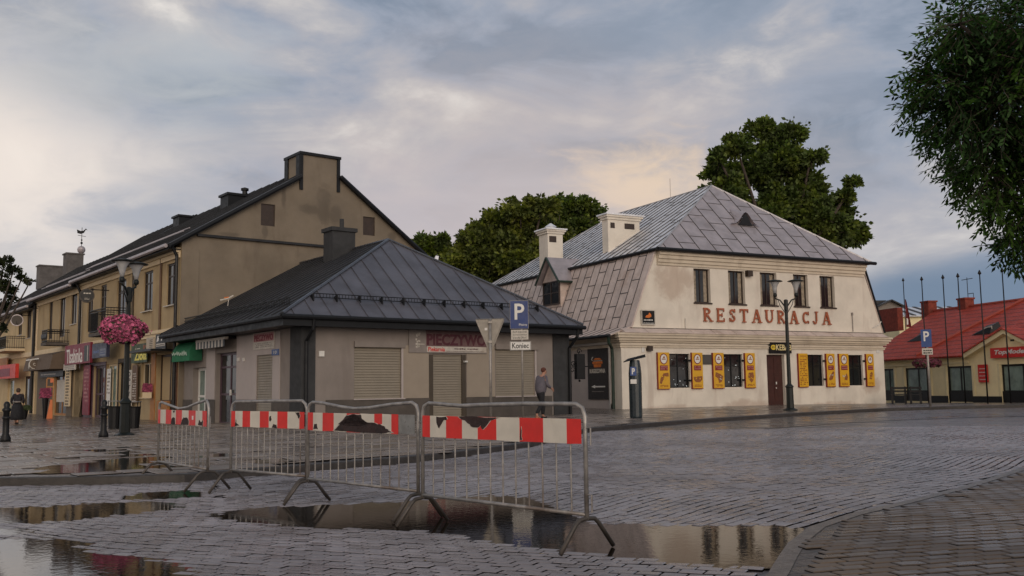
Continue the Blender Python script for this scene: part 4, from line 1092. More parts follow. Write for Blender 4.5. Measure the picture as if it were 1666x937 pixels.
with mesh('wall_bracket', m_white, RB_) as mb: a, z = rf.uv(1422, 529); mb.tube([rf.P(a-0.15, z-0.15, 0), rf.P(a, z, 0.3), rf.P(a+0.12, z+0.16, 0.35)], 0.025, 5)
with mesh('standpipe', m_post, RB_) as mb: a, z = rf.uv(1386, 525); mb.tube([rf.P(a, z-0.45, 0.05), rf.P(a, z+0.4, 0.05)], 0.02, 5); mb.fbox(rf, a-0.04, a+0.04, z+0.36, z+0.5, 0, 0.08)
with mesh('standpipe', m_dirtywhite, RB_) as mb: a, z = rf.uv(1114, 527); mb.tube([rf.P(a, z-0.2, 0.05), rf.P(a, z+0.25, 0.05)], 0.02, 5)
with mesh('lightning_rod', m_post, RB_) as mb: mb.tube([(RM, RVA+3.5, RZR), (RM, RVA+3.5, RZR+1.1)], 0.015, 4)
# wooden door panel of the side wall with its white surround
with mesh('side_panel', m_kside, RB_) as mb: a0, a1, z0, z1 = rs.rect(928, 566, 994, 664); mb.fbox(rs, a0, a1, -0.3, z1+0.1, 0.002, 0.04)
with mesh('side_panel_frame', m_white, RB_) as mb:
    mb.fbox(rs, a0-0.05, a1+0.04, z1+0.1, z1+0.2, 0.0, 0.12); mb.fbox(rs, a1-0.06, a1+0.0, -0.3, z1+0.1, 0.041, 0.06)
# ---- signs on the restaurant
m_let = M('terracotta_letters', (0.34, 0.095, 0.040), 0.55, 0.12, 6, 0.05)
a0, zl0 = rf.uv(1142.8, 523); a1, zl1 = rf.uv(1350.6, 528.6); zu0 = rf.uv(1143, 500)[1]; zu1 = rf.uv(1350, 508.3)[1]
c = RF.w(rf.P((a0+a1)/2, (zl0+zl1)/2, 0.02))
t = thing('restaurant_lettering', 'large terracotta letters spelling RESTAURACJA below the upper windows', 'lettering', c, 27.45)
LF = Face(Frame(c, 27.45), 'F', 0); wL = a1-a0; hL = ((zu0-zl0)+(zu1-zl1))/2
GL = {  # serif capitals: strokes (x0,y0,x1,y1,thickness) and arcs in a unit box
 'R': (0.95, [('v', 0.18, 0, 1, .16), ('arc', .30, .74, .42, .26, -90, 90, .14), ('h', .16, .42, .93, .14), ('h', .16, .42, .41, .14), ('d', .42, .46, .82, .02, .16), ('s', .04, .40, 0), ('s', .04, .2, 1), ('s', .66, .98, 0)]),
 'E': (0.85, [('v', 0.2, 0, 1, .16), ('h', .1, .85, .94, .12), ('h', .2, .66, .5, .12), ('h', .1, .88, .06, .12), ('v', .83, .74, 1, .07), ('v', .86, 0, .28, .07), ('v', .64, .36, .64, .06), ('s', .04, .3, 0), ('s', .04, .3, 1)]),
 'S': (0.75, [('arc', .5, .74, .32, .23, 0, 270, .14), ('arc', .5, .27, .34, .25, -180, 90, .15), ('v', .82, .7, .98, .06), ('v', .16, .02, .32, .06)]),
 'T': (0.9, [('v', .5, 0, 1, .17), ('h', .06, .94, .94, .12), ('v', .09, .72, 1, .06), ('v', .91, .72, 1, .06), ('s', .3, .7, 0)]),
 'A': (1.0, [('d', .5, 1, .16, 0, .08), ('d', .5, 1, .82, 0, .19), ('h', .26, .72, .34, .09), ('s', .02, .32, 0), ('s', .62, 1.0, 0)]),
 'U': (0.95, [('v', .2, .3, 1, .16), ('v', .8, .3, 1, .09), ('arc', .5, .3, .31, .28, 180, 360, .13), ('s', .04, .38, 1), ('s', .66, .96, 1)]),
 'C': (0.85, [('arc', .52, .5, .38, .46, 45, 315, .15), ('v', .84, .68, .98, .06), ('v', .84, .04, .26, .05)]),
 'J': (0.7, [('v', .6, .25, 1, .17), ('arc', .36, .24, .26, .24, 180, 360, .13), ('s', .4, .85, 1), ('s', .05, .18, .2)]),
}
def glyph(mb, F, ch, a, z, w, h):
    wd, st = GL[ch]; D0, D1 = 0.02, 0.07
    X_ = lambda u: a+u*w; Z_ = lambda v: z+v*h
    for s_ in st:
        if s_[0] == 'v': mb.fbox(F, X_(s_[1]-s_[4]/2), X_(s_[1]+s_[4]/2), Z_(s_[2]), Z_(s_[3]), D0, D1)
        elif s_[0] == 'h': mb.fbox(F, X_(s_[1]), X_(s_[2]), Z_(s_[3]-s_[4]/2), Z_(s_[3]+s_[4]/2), D0, D1+0.002)
        elif s_[0] == 's': z_ = s_[3]; z_ = min(max(z_, 0), .92); mb.fbox(F, X_(s_[1]), X_(s_[2]), Z_(z_), Z_(z_+.08), D0, D1+0.004)
        elif s_[0] == 'd': _, x0, y0, x1, y1, tk = s_; mb.fprism(F, [(X_(x0-tk/2), Z_(y0)), (X_(x1-tk/2), Z_(y1)), (X_(x1+tk/2), Z_(y1)), (X_(x0+tk/2), Z_(y0))], D0, D1+0.001)
        else:
            _, cx_, cy_, rx, ry, t0, t1, tk = s_; n = 10
            for i in range(n):
                p = []
                for th_, k in ((t0+(t1-t0)*i/n, 0), (t0+(t1-t0)*(i+1)/n, 0), (t0+(t1-t0)*(i+1)/n, 1), (t0+(t1-t0)*i/n, 1)):
                    cc, ss = math.cos(rad(th_)), math.sin(rad(th_)); r_ = tk/2*(1 if k else -1)
                    p.append((X_(cx_+(rx-tk/2+r_)*cc), Z_(cy_+(ry-tk/2+r_*0.9)*ss)))
                mb.fprism(F, p, D0, D1)
W_ = 'RESTAURACJA'; tot = sum(GL[c_][0] for c_ in W_); gap = 0.36; unit = wL/(tot+gap*(len(W_)-1))
pos = -wL/2
for i, c_ in enumerate(W_):
    gw = GL[c_][0]*unit
    with mesh('letter', m_let, t) as mb: glyph(mb, LF, c_, pos, 0.0, gw*1.05, hL)
    pos += gw+gap*unit
# square black logo plate
m_or = M('orange_paint', (0.62, 0.16, 0.02), 0.5, 0.15, 5, 0)
t, FF, w_, h_ = sign_thing('logo_plate', rf, rf.rect(1042.5, 505, 1063.8, 528), 'square black plate with orange emblem at the left end of the upper wall', 'sign', m_black)
with mesh('border', m_dirtywhite, t) as mb:
    for a, b_, c_, d_ in ((-w_/2-0.02, w_/2+0.02, -0.02, 0.02), (-w_/2-0.02, w_/2+0.02, h_-0.02, h_+0.02), (-w_/2-0.02, -w_/2+0.02, 0.021, h_-0.021), (w_/2-0.02, w_/2+0.02, 0.021, h_-0.021)): mb.fbox(FF, a, b_, c_, d_, 0.03, 0.055)
with mesh('emblem', m_or, t) as mb:
    mb.fprism(FF, [(-0.16, h_*0.50), (-0.10, h_*0.64), (0.0, h_*0.68), (0.06, h_*0.84), (0.15, h_*0.72), (0.16, h_*0.56), (0.02, h_*0.46)], 0.041, 0.047)
with mesh('print', m_white, t) as mb: scribble(mb, FF, -w_*0.34, w_*0.34, h_*0.24, h_*0.40, 1, 0.041, dens=1, rng=random.Random(3))
with mesh('small_print', m_white, t) as mb: scribble(mb, FF, -w_*0.42, w_*0.42, h_*0.06, h_*0.14, 1, 0.041, dens=1, rng=random.Random(4))
# kebab fascia over the door
t, FF, w_, h_ = sign_thing('shop_sign', rf, rf.rect(1249.5, 557.5, 1284.5, 575), 'black sign reading KEBAB in yellow above the dark red door', 'sign', m_black, 0.08, 0.05)
m_yel = M('sign_yellow', (0.70, 0.50, 0.04), 0.5, 0.08, 5, 0)
with mesh('emblem', m_yel, t) as mb: mb.fprism(FF, [(-w_*0.46+0.26*w_*(0.5+0.5*math.cos(k*math.pi/6))*0.9, h_*(0.55+0.24*math.sin(k*math.pi/6))) for k in range(12)], 0.081, 0.088)
with mesh('emblem_detail', m_ink, t) as mb:
    for k in range(3): mb.fbox(FF, -w_*0.41+k*w_*0.07, -w_*0.38+k*w_*0.07, h_*0.45, h_*0.66, 0.088, 0.091)
words('lettering', FF, 'KEBAB', -w_*0.22, w_*0.49, h_*0.28, h_*0.82, M('sign_cream', (0.72, 0.6, 0.3), 0.5), t, d=0.081, bold=0.02)
# yellow shutter boards
m_ymenu = M('menu_yellow', (0.66, 0.36, 0.02), 0.45, 0.07, 3, 0.02)
m_dkr = M('menu_dark_red', (0.22, 0.02, 0.012), 0.5, 0.1, 6, 0)
m_food = M('food_print_brown', (0.26, 0.09, 0.025), 0.6, 0.5, 22, 0)
boards = [(1069, 574, 1087.5, 632.5, 'leftmost yellow food board, curved sausage picture, beside the first ground-floor window', 0),
 (1124.5, 575, 1141.5, 632, 'yellow food board with a bowl picture, second from the left by the grey panel', 1),
 (1158.8, 575, 1176, 632, 'yellow food board with scattered meat pieces, third from left beside the grey panel', 2),
 (1210.9, 575.5, 1226.8, 630, 'yellow food board with a bun picture, fourth from left nearest the kebab door', 3),
 (1297.7, 576, 1312.6, 628.5, 'yellow price-list board covered in small print right of the street lamp', 4),
 (1343, 576.5, 1356.6, 628, 'yellow food board with a hot dog picture, sixth from the left', 5),
 (1364, 576.5, 1379, 627, 'yellow food board with a cup picture, seventh from the left', 6),
 (1408, 576.5, 1420, 627, 'rightmost yellow food board nearest the right corner of the restaurant', 7)]
for x0, y0, x1, y1, lab, k in boards:
    r = rf.rect(x0, y0, x1, y1); r = (r[0], r[1], za-0.03, zc+0.05)
    t, FF, w_, h_ = sign_thing('shutter_board', rf, r, lab, 'menu board', m_ymenu, 0.04, 0.05, 'yellow shutter boards beside the ground-floor windows')
    with mesh('edge', m_dkr, t) as mb: mb.fbox(FF, -w_/2-0.03, -w_/2, -0.02, h_, -0.04, 0.045); mb.fbox(FF, -w_/2, w_/2, -0.03, -0.001, -0.04, 0.045)
    with mesh('hinge', m_black, t) as mb:
        s_ = -1 if k in (1, 3, 5, 7) else 1
        if s_ < 0:
            for z in (0.22, 0.78): mb.fbox(FF, -w_/2-0.16, -w_/2-0.031, h_*z-0.04, h_*z+0.04, -0.04, 0.02)
        else: mb.fbox(FF, w_/2+0.001, w_/2+0.02, h_*0.7, h_*0.78, -0.04, 0.02)
    if k == 4:
        with mesh('print', m_dkr, t) as mb: scribble(mb, FF, -w_*0.38, w_*0.40, h_*0.05, h_*0.95, 17, 0.041, rng=random.Random(k), dens=0.7)
        continue
    zc_ = h_*0.82; R_ = w_*0.34
    with mesh('badge_ring', m_dkr, t) as mb: mb.fprism(FF, [(R_*math.cos(i*math.pi/8), zc_+R_*1.15*math.sin(i*math.pi/8)) for i in range(16)], 0.041, 0.045)
    with mesh('badge', m_white, t) as mb: mb.fprism(FF, [(R_*0.8*math.cos(i*math.pi/8), zc_+R_*0.95*math.sin(i*math.pi/8)) for i in range(16)], 0.045, 0.049)
    with mesh('badge_mark', m_food, t) as mb: mb.fbox(FF, -R_*0.5, R_*0.5, zc_-R_*0.15, zc_+R_*0.05, 0.049, 0.052); mb.fprism(FF, [(-R_*0.3, zc_+R_*0.15), (R_*0.35, zc_+R_*0.15), (R_*0.1, zc_+R_*0.7)], 0.049, 0.052)
    with mesh('label_band', m_dkr, t) as mb: mb.fbox(FF, -w_*0.34, w_*0.34, h_*0.50, h_*0.64, 0.041, 0.045)
    with mesh('label_print', m_pink, t) as mb: scribble(mb, FF, -w_*0.28, w_*0.30, h_*0.52, h_*0.63, 2, 0.045, rng=random.Random(k), dens=0.9)
    g = random.Random(k*7+1)
    with mesh('food_picture', m_food, t) as mb:
        if k == 0: pl_ = [(-.40, .16), (-.30, .30), (-.05, .42), (.38, .44), (.40, .34), (.05, .33), (-.15, .20), (-.25, .12)]
        elif k == 1: pl_ = [(-.40, .32), (.42, .34), (.40, .24), (.20, .17), (-.20, .17), (-.36, .23)]
        elif k == 2: pl_ = [(-.30, .45), (.10, .40), (.40, .33), (.25, .18), (.0, .14), (-.1, .27), (-.35, .33)]
        elif k == 3: pl_ = [(-.18, .43), (.25, .44), (.34, .34), (.25, .2), (.05, .14), (-.2, .24), (-.28, .35)]
        elif k == 5: pl_ = [(-.15, .18), (.15, .22), (.38, .42), (.25, .47), (-.05, .36), (-.3, .22)]
        elif k == 6: pl_ = [(-.05, .20), (.25, .18), (.34, .28), (.22, .40), (.05, .30)]
        else: pl_ = [(-.2, .22), (.1, .20), (.28, .40), (.10, .44), (-.1, .38)]
        mb.fprism(FF, [(x*w_, z*h_) for x, z in pl_], 0.041, 0.045)
    with mesh('food_highlight', m_dirtywhite if k in (2, 5, 6) else m_ymenu, t) as mb:
        for _ in range(4): x, z = g.uniform(-.2, .2), g.uniform(.24, .36); mb.fprism(FF, [((x+.06*math.cos(i*1.05))*w_, (z+.02*math.sin(i*1.05))*h_) for i in range(6)], 0.0455, 0.048)
    with mesh('print', m_dkr, t) as mb: scribble(mb, FF, -w_*0.34, w_*0.34, h_*0.04, h_*0.11, 2, 0.041, rng=g, dens=0.9)
# glowing specks on the two left panes stand for glints of lights inside
glint = emis('window_glint', (0.75, 0.8, 0.8), 0.9)
g = random.Random(5)
wins = [o for o in bpy.data.objects if o.parent == RB_ and o.name.startswith('window')][5:]
for i in (0, 1):
    w = W1[i]
    with mesh('pane_glints', glint, wins[i]) as mb:
        for _ in range(11):
            a = g.uniform(w[0]+.08, w[1]-.08); z = w[2]+(w[3]-w[2])*(g.choice([g.uniform(.05, .25), g.uniform(.05, .9)])); s_ = g.uniform(.006, .014); mb.fbox(rf, a-s_, a+s_, z-s_, z+s_, -0.14, -0.13)
# burger poster on the side wall, hanging lantern sign
m_charc = M('charcoal_poster', (0.028, 0.024, 0.024), 0.55, 0.1, 4, 0.02)
r = rs.rect(959, 567, 991.5, 649.5)
t, FF, w_, h_ = sign_thing('burger_poster', rs, r, 'tall dark poster with burger drawing and white arrow on the side wall', 'poster', m_charc, 0.02, 0.065)
with mesh('burger_drawing', m_or, t) as mb:
    mb.fprism(FF, [(-w_*0.26, h_*0.70), (w_*0.26, h_*0.70), (w_*0.24, h_*0.745), (-w_*0.24, h_*0.745)], 0.021, 0.025)
    mb.fprism(FF, [(-w_*0.17, h_*0.63), (w_*0.17, h_*0.63), (w_*0.2, h_*0.69), (-w_*0.2, h_*0.69)], 0.021, 0.025)
    mb.fprism(FF, [(-w_*0.2, h_*0.775), (w_*0.22, h_*0.775), (w_*0.12, h_*0.81), (-w_*0.1, h_*0.815)], 0.021, 0.025)
with mesh('burger_bun', m_dirtywhite, t) as mb: mb.fbox(FF, -w_*0.2, w_*0.24, h_*0.752, h_*0.762, 0.021, 0.025); mb.fprism(FF, [(-w_*.32, h_*.78), (-w_*.26, h_*.84), (-w_*.2, h_*.84), (-w_*.27, h_*.79), (-w_*.22, h_*.76)], 0.021, 0.025)
words('lettering', FF, 'BURGERZOWNIA', -w_*0.40, w_*0.38, h_*0.515, h_*0.60, m_dirtywhite, t, d=0.021, th=0.004, bold=0.03)
with mesh('arrow', m_white, t) as mb:
    mb.fbox(FF, -w_*0.2, w_*0.36, h_*0.235, h_*0.262, 0.021, 0.025); mb.fprism(FF, [(-w_*0.33, h_*0.248), (-w_*0.14, h_*0.215), (-w_*0.14, h_*0.282)], 0.021, 0.026)
with mesh('small_print', m_sgrey, t) as mb: scribble(mb, FF, -w_*0.3, w_*0.3, h_*0.14, h_*0.168, 1, 0.021, dens=1, rng=random.Random(5))
p = at(942.5, 596, 39.6); 
t = thing('hanging_lantern_sign', 'black box sign with scrolled iron bracket hanging beside the burger poster', 'sign', (p.x, p.y, p.z), 27.45)
with mesh('box', m_black, t) as mb: mb.box(-0.18, 0.22, -0.11, 0.11, -0.54, 0.52)
with mesh('bracket', m_black, t) as mb:
    mb.tube([(0.22, 0, 0.0), (0.45, 0.05, 0.0), (0.8, 0.35, 0)], 0.025, 6)
    for zc_, xc_ in ((0.62, 0.0), (0.10, -0.30), (-0.16, -0.32)):
        mb.tube([(xc_+0.13*(1-k/14)*math.cos(k*0.62), 0, zc_+0.13*(1-k/14)*math.sin(k*0.62)) for k in range(14)], 0.02, 5)
    mb.tube([(-0.02, 0, 0.52), (-0.02, 0, 0.6)], 0.02, 5); mb.tube([(-0.18, 0, 0), (-0.34, 0, 0)], 0.02, 5); mb.ball((0.0, 0, -0.6), 0.05)
# ================================================================ ROW OF TWO-STOREY HOUSES ON THE LEFT
kbl = KF.w((0, KV, 0)); WR = 38.22
dirW = Vector((math.cos(rad(WR)), math.sin(rad(WR)), 0))
lo_, hi_ = -3.0, 3.0
for _ in range(40):
    mid = (lo_+hi_)/2; q = kbl + dirW*mid
    if proj((q.x, q.y, 3))[0] < 291.5: lo_ = mid
    else: hi_ = mid
wo = kbl + dirW*lo_
WF = Frame((wo.x, wo.y, zs(wo.x, wo.y)-0.05), WR)
wf = Face(WF, 'F', 0); ws = Face(WF, 'S', 0)
YA = -ws.uv(131, 560)[0]; YB = -ws.uv(60, 560)[0]; YC = YB+16
eza = (ws.uv(291, 387)[1]+ws.uv(133, 448)[1]*0+ws.uv(200, 421)[1])/2
GWr = wf.uv(700, 430)[0]
print('row', wo, YA, YB, 'eave', ws.uv(291, 387), ws.uv(200, 421), ws.uv(133, 448), 'gable width', GWr, 'kV', KV, KU)
gl = wf.uv(310, 381); gr = wf.uv(478, 293)
slopeA = (gr[1]-gl[1])/(gr[0]-gl[0]); r1 = wf.uv(560, 297); r2 = wf.uv(680, 408); slopeB = (r2[1]-r1[1])/(r2[0]-r1[0])
# ridge where both slopes meet
xr = (r1[1]-slopeB*r1[0]-gl[1]+slopeA*gl[0])/(slopeA-slopeB); zrA = gl[1]+slopeA*(xr-gl[0])
e0z = gl[1]+slopeA*(0-gl[0]); xe = r1[0]+(e0z-r1[1])/slopeB
print('gable', slopeA, slopeB, 'ridge', xr, zrA, 'eave z', e0z, eza, xe)
HA = thing('corner_house', 'large brown rendered two-storey house with blank gable behind the bakery', 'house', WF.o, WR)
def up_rect(x0, x1, y0, y1): return ws.rect(x0, y0, x1, y1)
winA = [up_rect(271.2, 287.5, 428.5, 496.5), up_rect(233.7, 248.5, 441.5, 506)]
dorA = [up_rect(190, 204.5, 456, 536), up_rect(163, 172.5, 464, 540)]
winA2 = [up_rect(142, 151, 470, 540)]
zT = winA[0][3]
floorz = ws.uv(270, 536)[1]
shopA = up_rect(229.5, 247, 590, 647); entA = up_rect(254, 285, 576, 672); entA = (entA[0], entA[1], -0.2, entA[3])
opt = up_rect(193, 211, 590, 684); opt = (opt[0], opt[1], -0.1, opt[3]); shopB = up_rect(172.5, 192, 592, 686); shopB = (shopB[0], shopB[1], 0.1, shopB[3])
drk = up_rect(121, 138, 600, 684); drk = (drk[0], drk[1], -0.1, drk[3]); pur = up_rect(151.5, 171, 595, 680); pur = (pur[0], pur[1], 0.0, pur[3])
YAe = YA
awin = [wf.rect(424.5, 332, 447.5, 367.5), wf.rect(590.7, 353, 610, 383)]
stz = wf.uv(515, 251)[1]; sx0, sx1 = wf.uv(489, 280)[0], wf.uv(551, 280)[0]
sp_ = []
for px, py, w_, h_ in ((528, 335, 14, 34), (545, 350, 12, 18), (431, 376, 5, 14), (372, 381, 16, 4), (462, 318, 4, 20), (638, 385, 8, 8), (690, 400, 8, 8), (505, 340, 18, 8)):
    a, z = wf.uv(px, py); sp_.append((a, z, w_*42/1540, h_*42/1540))
patches(m_gable, (0.085, 0.07, 0.055), sp_, 0.5)
with mesh('gable_wall', m_gable, HA) as mb:
    out_ = [(0, -.5), (xe, -.5), (xe, e0z), (sx1, r1[1]+slopeB*(sx1-r1[0])), (sx1, stz-0.1), (sx0, stz-0.1), (sx0, gl[1]+slopeA*(sx0-gl[0])), (0, e0z)]
    wall(mb, wf, out_, awin, 0.15)
    mb.poly([(xe, 0, -.5), (xe, YA, -.5), (xe, YA, e0z), (xe, 0, e0z)]); mb.poly([(0, YA, -.5), (xe, YA, -.5), (xe, YA, e0z), (xr, YA, zrA), (0, YA, e0z)])
with mesh('street_wall', m_ochre, HA) as mb:
    wall(mb, ws, rect_hole(-YA, 0, -0.5, e0z), winA+dorA+winA2+[shopA, entA, opt, shopB, drk, pur], 0.22)
for r in awin:
    with mesh('attic_shutter', m_frame_br, HA) as mb: mb.fbox(wf, r[0], r[1], r[2], r[3], -0.12, -0.06)
with mesh('gable_ledge', m_dkroof, HA) as mb:
    z0 = (wf.uv(330, 385)[1]+wf.uv(530, 400)[1])/2; mb.fbox(wf, 0.6, wf.uv(540, 400)[0]+3, z0-0.05, z0+0.05, 0, 0.14)
with mesh('corner_strip', m_gable, HA) as mb: mb.fbox(wf, 0.0, 0.7, 0, e0z-0.4, 0.002, 0.05)
for w in winA: opening(HA, ws, w[0], w[1], w[2], w[3], 0.07, 2, 1, m_frame_br, m_glass, 0.07, sill=m_dirtywhite, zsplit=[0.7], sill_out=0.12)
for w in winA2: opening(HA, ws, w[0], w[1], w[2], w[3], 0.07, 2, 1, m_frame_br, m_glass, 0.07)
for w in dorA: opening(HA, ws, w[0], w[1], w[2], w[3], 0.07, 2, 1, m_frame_br, m_glass, 0.07, name='balcony_door', zsplit=[0.75])
opening(HA, ws, *shopA, 0.12, 2, 1, m_trimy, m_glass, 0.07, sill=m_trimy, name='shop_window')
w = opening(HA, ws, *entA, 0.20, 2, 1, m_frame_br, m_glass, 0.10, name='entrance', zsplit=[0.35])
opening(HA, ws, *opt, 0.10, 1, 1, m_black, m_glass, 0.06, name='shop_window', zsplit=[0.3])
w = opening(HA, ws, *shopB, 0.10, 3, 1, m_trimy, m_glass_sky, 0.10, name='shop_window')
opening(HA, ws, *drk, 0.12, 1, 1, m_frame_br, m_glass, 0.12, name='shop_door', zsplit=[0.45])
opening(HA, ws, *pur, 0.12, 2, 1, m_purple, m_glass, 0.12, name='shop_door', zsplit=[0.45])
with mesh('orange_cladding', m_orange, HA) as mb: a0, a1, z0, z1 = up_rect(246.8, 253.4, 575, 684); mb.fbox(ws, a0, a1, -0.3, z1, 0.002, 0.05)
with mesh('door_panel', m_orange, HA) as mb: a0, a1, z0, z1 = up_rect(256, 273, 652, 672); mb.fbox(ws, a0, a1, -0.2, z1, -0.09, 0.03)
with mesh('storey_band', m_trimy, HA) as mb:
    zb_ = (ws.uv(270, 537)[1]); mb.fbox(ws, -YA, -0.06, zb_-0.1, zb_+0.04, 0.002, 0.10); mb.fbox(ws, -YA, -0.06, zb_-0.25, zb_-0.1, 0.002, 0.05)
with mesh('eave_moulding', m_trimy, HA) as mb: mb.fbox(ws, -YA, -0.1, e0z-0.75, e0z-0.55, 0.002, 0.08); mb.fbox(ws, -YA, -0.1, e0z-0.55, e0z-0.35, 0.002, 0.18)
with mesh('wall_seam', M('rusty_pipe', (0.12, 0.07, 0.04), 0.7), HA) as mb: a, z = ws.uv(262.7, 480); mb.tube([ws.P(a, zb_+0.05, 0.05), ws.P(a, e0z-0.4, 0.05)], 0.05, 6)
with mesh('wall_seam', M('dark_joint', (0.05, 0.035, 0.02), 0.7), HA) as mb: a, z = ws.uv(218, 480); mb.tube([ws.P(a, zb_+0.05, 0.04), ws.P(a, e0z-0.4, 0.04)], 0.06, 6)
OV = 0.55
def pitched(par, y0, y1, x_r, z_r, x_e, z_e, verge=0.25, step=0.9):
    s1 = (z_r-z_e)/x_r; s2 = (z_r-z_e)/(x_e-x_r)
    a = [(-OV, y1+verge*0, z_e-s1*OV), (-OV, y0-verge, z_e-s1*OV), (x_r, y0-verge, z_r), (x_r, y1, z_r)]
    b_ = [(x_e+OV, y0-verge, z_e-s2*OV), (x_e+OV, y1, z_e-s2*OV), (x_r, y1, z_r), (x_r, y0-verge, z_r)]
    lift = 0.10; a = [(x, y, z+lift) for x, y, z in a]; b_ = [(x, y, z+lift) for x, y, z in b_]
    with mesh('roof', m_dkroof, par) as mb:
        slab_roof(mb, a, 0.14); slab_roof(mb, b_, 0.14); seams(mb, a, (0, 1, 0), step, 0.03, 0.04); 
    with mesh('eave_fascia', m_anth_dk, par) as mb: mb.box(-OV+0.02, -OV+0.06, y0-verge+0.02, y1, z_e-s1*OV-0.12, z_e-s1*OV+0.02); mb.box(-OV+0.06, -0.02, y0-verge+0.02, y1, z_e-s1*OV-0.10, z_e-s1*OV-0.06)
    with mesh('gutter', m_zinc2, par) as mb: mb.tube([(-OV-0.08, y0-verge, z_e-s1*OV+0.02), (-OV-0.08, y1, z_e-s1*OV-0.02)], 0.085, 7)
    with mesh('snow_guard', m_zinc2, par) as mb:
        for u in (0.7, 0.95): mb.tube([(-OV+u, y0, z_e-s1*OV+0.10+s1*u+0.18), (-OV+u, y1, z_e-s1*OV+0.10+s1*u+0.18)], 0.028, 5)
pitched(HA, 0.27, YA, xr, zrA, xe, e0z)
with mesh('roof_verge', m_dkroof, HA) as mb:
    s1 = (zrA-e0z)/xr; s2 = (zrA-e0z)/(xe-xr); lf = 0.10
    slab_roof(mb, [(-OV, 0.0, e0z-s1*OV+lf), (-OV, -0.25, e0z-s1*OV+lf), (sx0-0.05, -0.25, e0z+s1*(sx0-0.05)+lf), (sx0-0.05, 0.0, e0z+s1*(sx0-0.05)+lf)], 0.12)
    slab_roof(mb, [(xe+OV, -0.25, e0z-s2*OV+lf), (xe+OV, 0.0, e0z-s2*OV+lf), (sx1+0.05, 0.0, zrA-s2*(sx1+0.05-xr)+lf), (sx1+0.05, -0.25, zrA-s2*(sx1+0.05-xr)+lf)], 0.12)
with mesh('verge_board', m_anth_dk, HA) as mb:
    s1 = (zrA-e0z)/xr; s2 = (zrA-e0z)/(xe-xr)
    mb.tube([(-OV, -0.22, e0z-s1*OV-0.02), (sx0-0.05, -0.22, e0z+s1*(sx0-0.05)-0.02)], 0.09, 6); mb.tube([(sx1+0.05, -0.22, zrA-s2*(sx1+0.05-xr)-0.02), (xe+OV, -0.22, e0z-s2*OV-0.02)], 0.09, 6)
with mesh('chimney_stack', m_gable, HA) as mb: mb.box(sx0, sx1, 0.02, 1.5, zrA-1.5, stz-0.1)
ob = bpy.data.objects['chimney_stack']
with mesh('dark_trim', m_anth_dk, ob) as mb:
    mb.box(sx0-0.08, sx1+0.08, -0.1, 1.6, stz-0.1, stz+0.02); mb.box(sx0-0.05, sx0+0.10, -0.06, 0.0, zrA-1.3, stz-0.1); mb.box(sx1-0.10, sx1+0.05, -0.06, 0.0, zrA-1.2, stz-0.1); mb.box(sx0-0.06, sx0-0.01, 0.0, 0.35, zrA-1.2, stz-0.1); mb.box(sx0-0.06, sx0-0.01, 1.2, 1.55, zrA-1.0, stz-0.1)
# metal-clad chimneys on the street slope
nA = Vector((-(zrA-e0z), 0, xr)).normalized()
def clad(px0, px1, pyb, pyt, par=HA, mat=m_anth_dk, p0=None, n=None, xw=1.0, extra=None):
    c = hit(WF, px0, pyb, p0 or (0, 0, e0z+0.1), n or nA); Fy = Face(WF, 'F', c.y); x1 = Fy.uv(px1, pyt+8)[0]; z1 = Fy.uv((px0+px1)/2, pyt)[1]
    with mesh('chimney', mat, par) as mb:
        mb.box(c.x, x1, c.y, c.y+xw, c.z-0.8, z1-0.08); mb.box(c.x-0.08, x1+0.08, c.y-0.08, c.y+xw+0.08, z1-0.08, z1+0.03)
        if extra: mb.lathe([(0.13, 0), (0.13, 0.3), (0.2, 0.32), (0.2, 0.42), (0.02, 0.48)], (x1-0.2, c.y+0.5, z1), 8)
    return c, x1, z1
clad(371, 411, 336, 316, extra=True); clad(291, 322, 367, 351)
# balcony of house A
def balcony(par, px0, px1, pytop, pybot, out=1.1, sol=True, mat=m_black):
    a0 = ws.uv(px0, pybot)[0]; a1 = ws.uv(px1, pybot)[0]; pm = (px0+px1)/2
    Fb = Face(WF, 'S', -out); z1 = Fb.uv(pm, pytop)[1]; z0 = Fb.uv(pm, pybot)[1]
    b0 = Fb.uv(px0, pybot)[0]; b1 = a1-0.05
    with mesh('balcony', m_trimy if not sol else m_kplinth, par) as mb: mb.fbox(ws, b0, b1, z0-0.15, z0, 0, out+0.05)
    ob = [o for o in bpy.data.objects if o.name.startswith('balcony') and not o.name.startswith('balcony_door') and o.parent == par][-1]
    with mesh('railing', mat, ob) as mb:
        P = ws.P
        for z in (z0+0.08, z1-0.12, z1): mb.tube([P(b1, z, 0.02), P(b1, z, out), P(b0, z, out), P(b0, z, 0.02)], 0.022, 5)
        a = b0
        while a <= b1: mb.tube([P(a, z0, out), P(a, z1, out)], 0.011, 4, False); a += 0.13
        d = 0.1
        while d < out: mb.tube([P(b1, z0, d), P(b1, z1, d)], 0.011, 4, False); d += 0.13
        if sol == 2:
            for k in range(5): mb.ball(P(b0+(b1-b0)*(k+.5)/5, (z0+z1)/2, out+0.03), 0.16, 8, (0.25, 1, 1))
        if sol == 1: mb.fbox(ws, b0+0.05, (b0+b1)/2, z0+0.05, z1-0.15, out-0.02, out-0.01)
    return ob
balcony(HA, 146, 213, 498, 537, sol=1)
with mesh('downpipe', m_black, HA) as mb: mb.tube([(-0.4, 0.12, e0z-0.2), (-0.14, 0.14, e0z-0.7), (-0.14, 0.14, 0)], 0.07, 8)
with mesh('downpipe', m_black, HA) as mb: mb.tube([(-0.45, YA-0.2, e0z-0.2), (-0.14, YA-0.2, e0z-0.9), (-0.14, YA-0.2, zb_)], 0.07, 8)
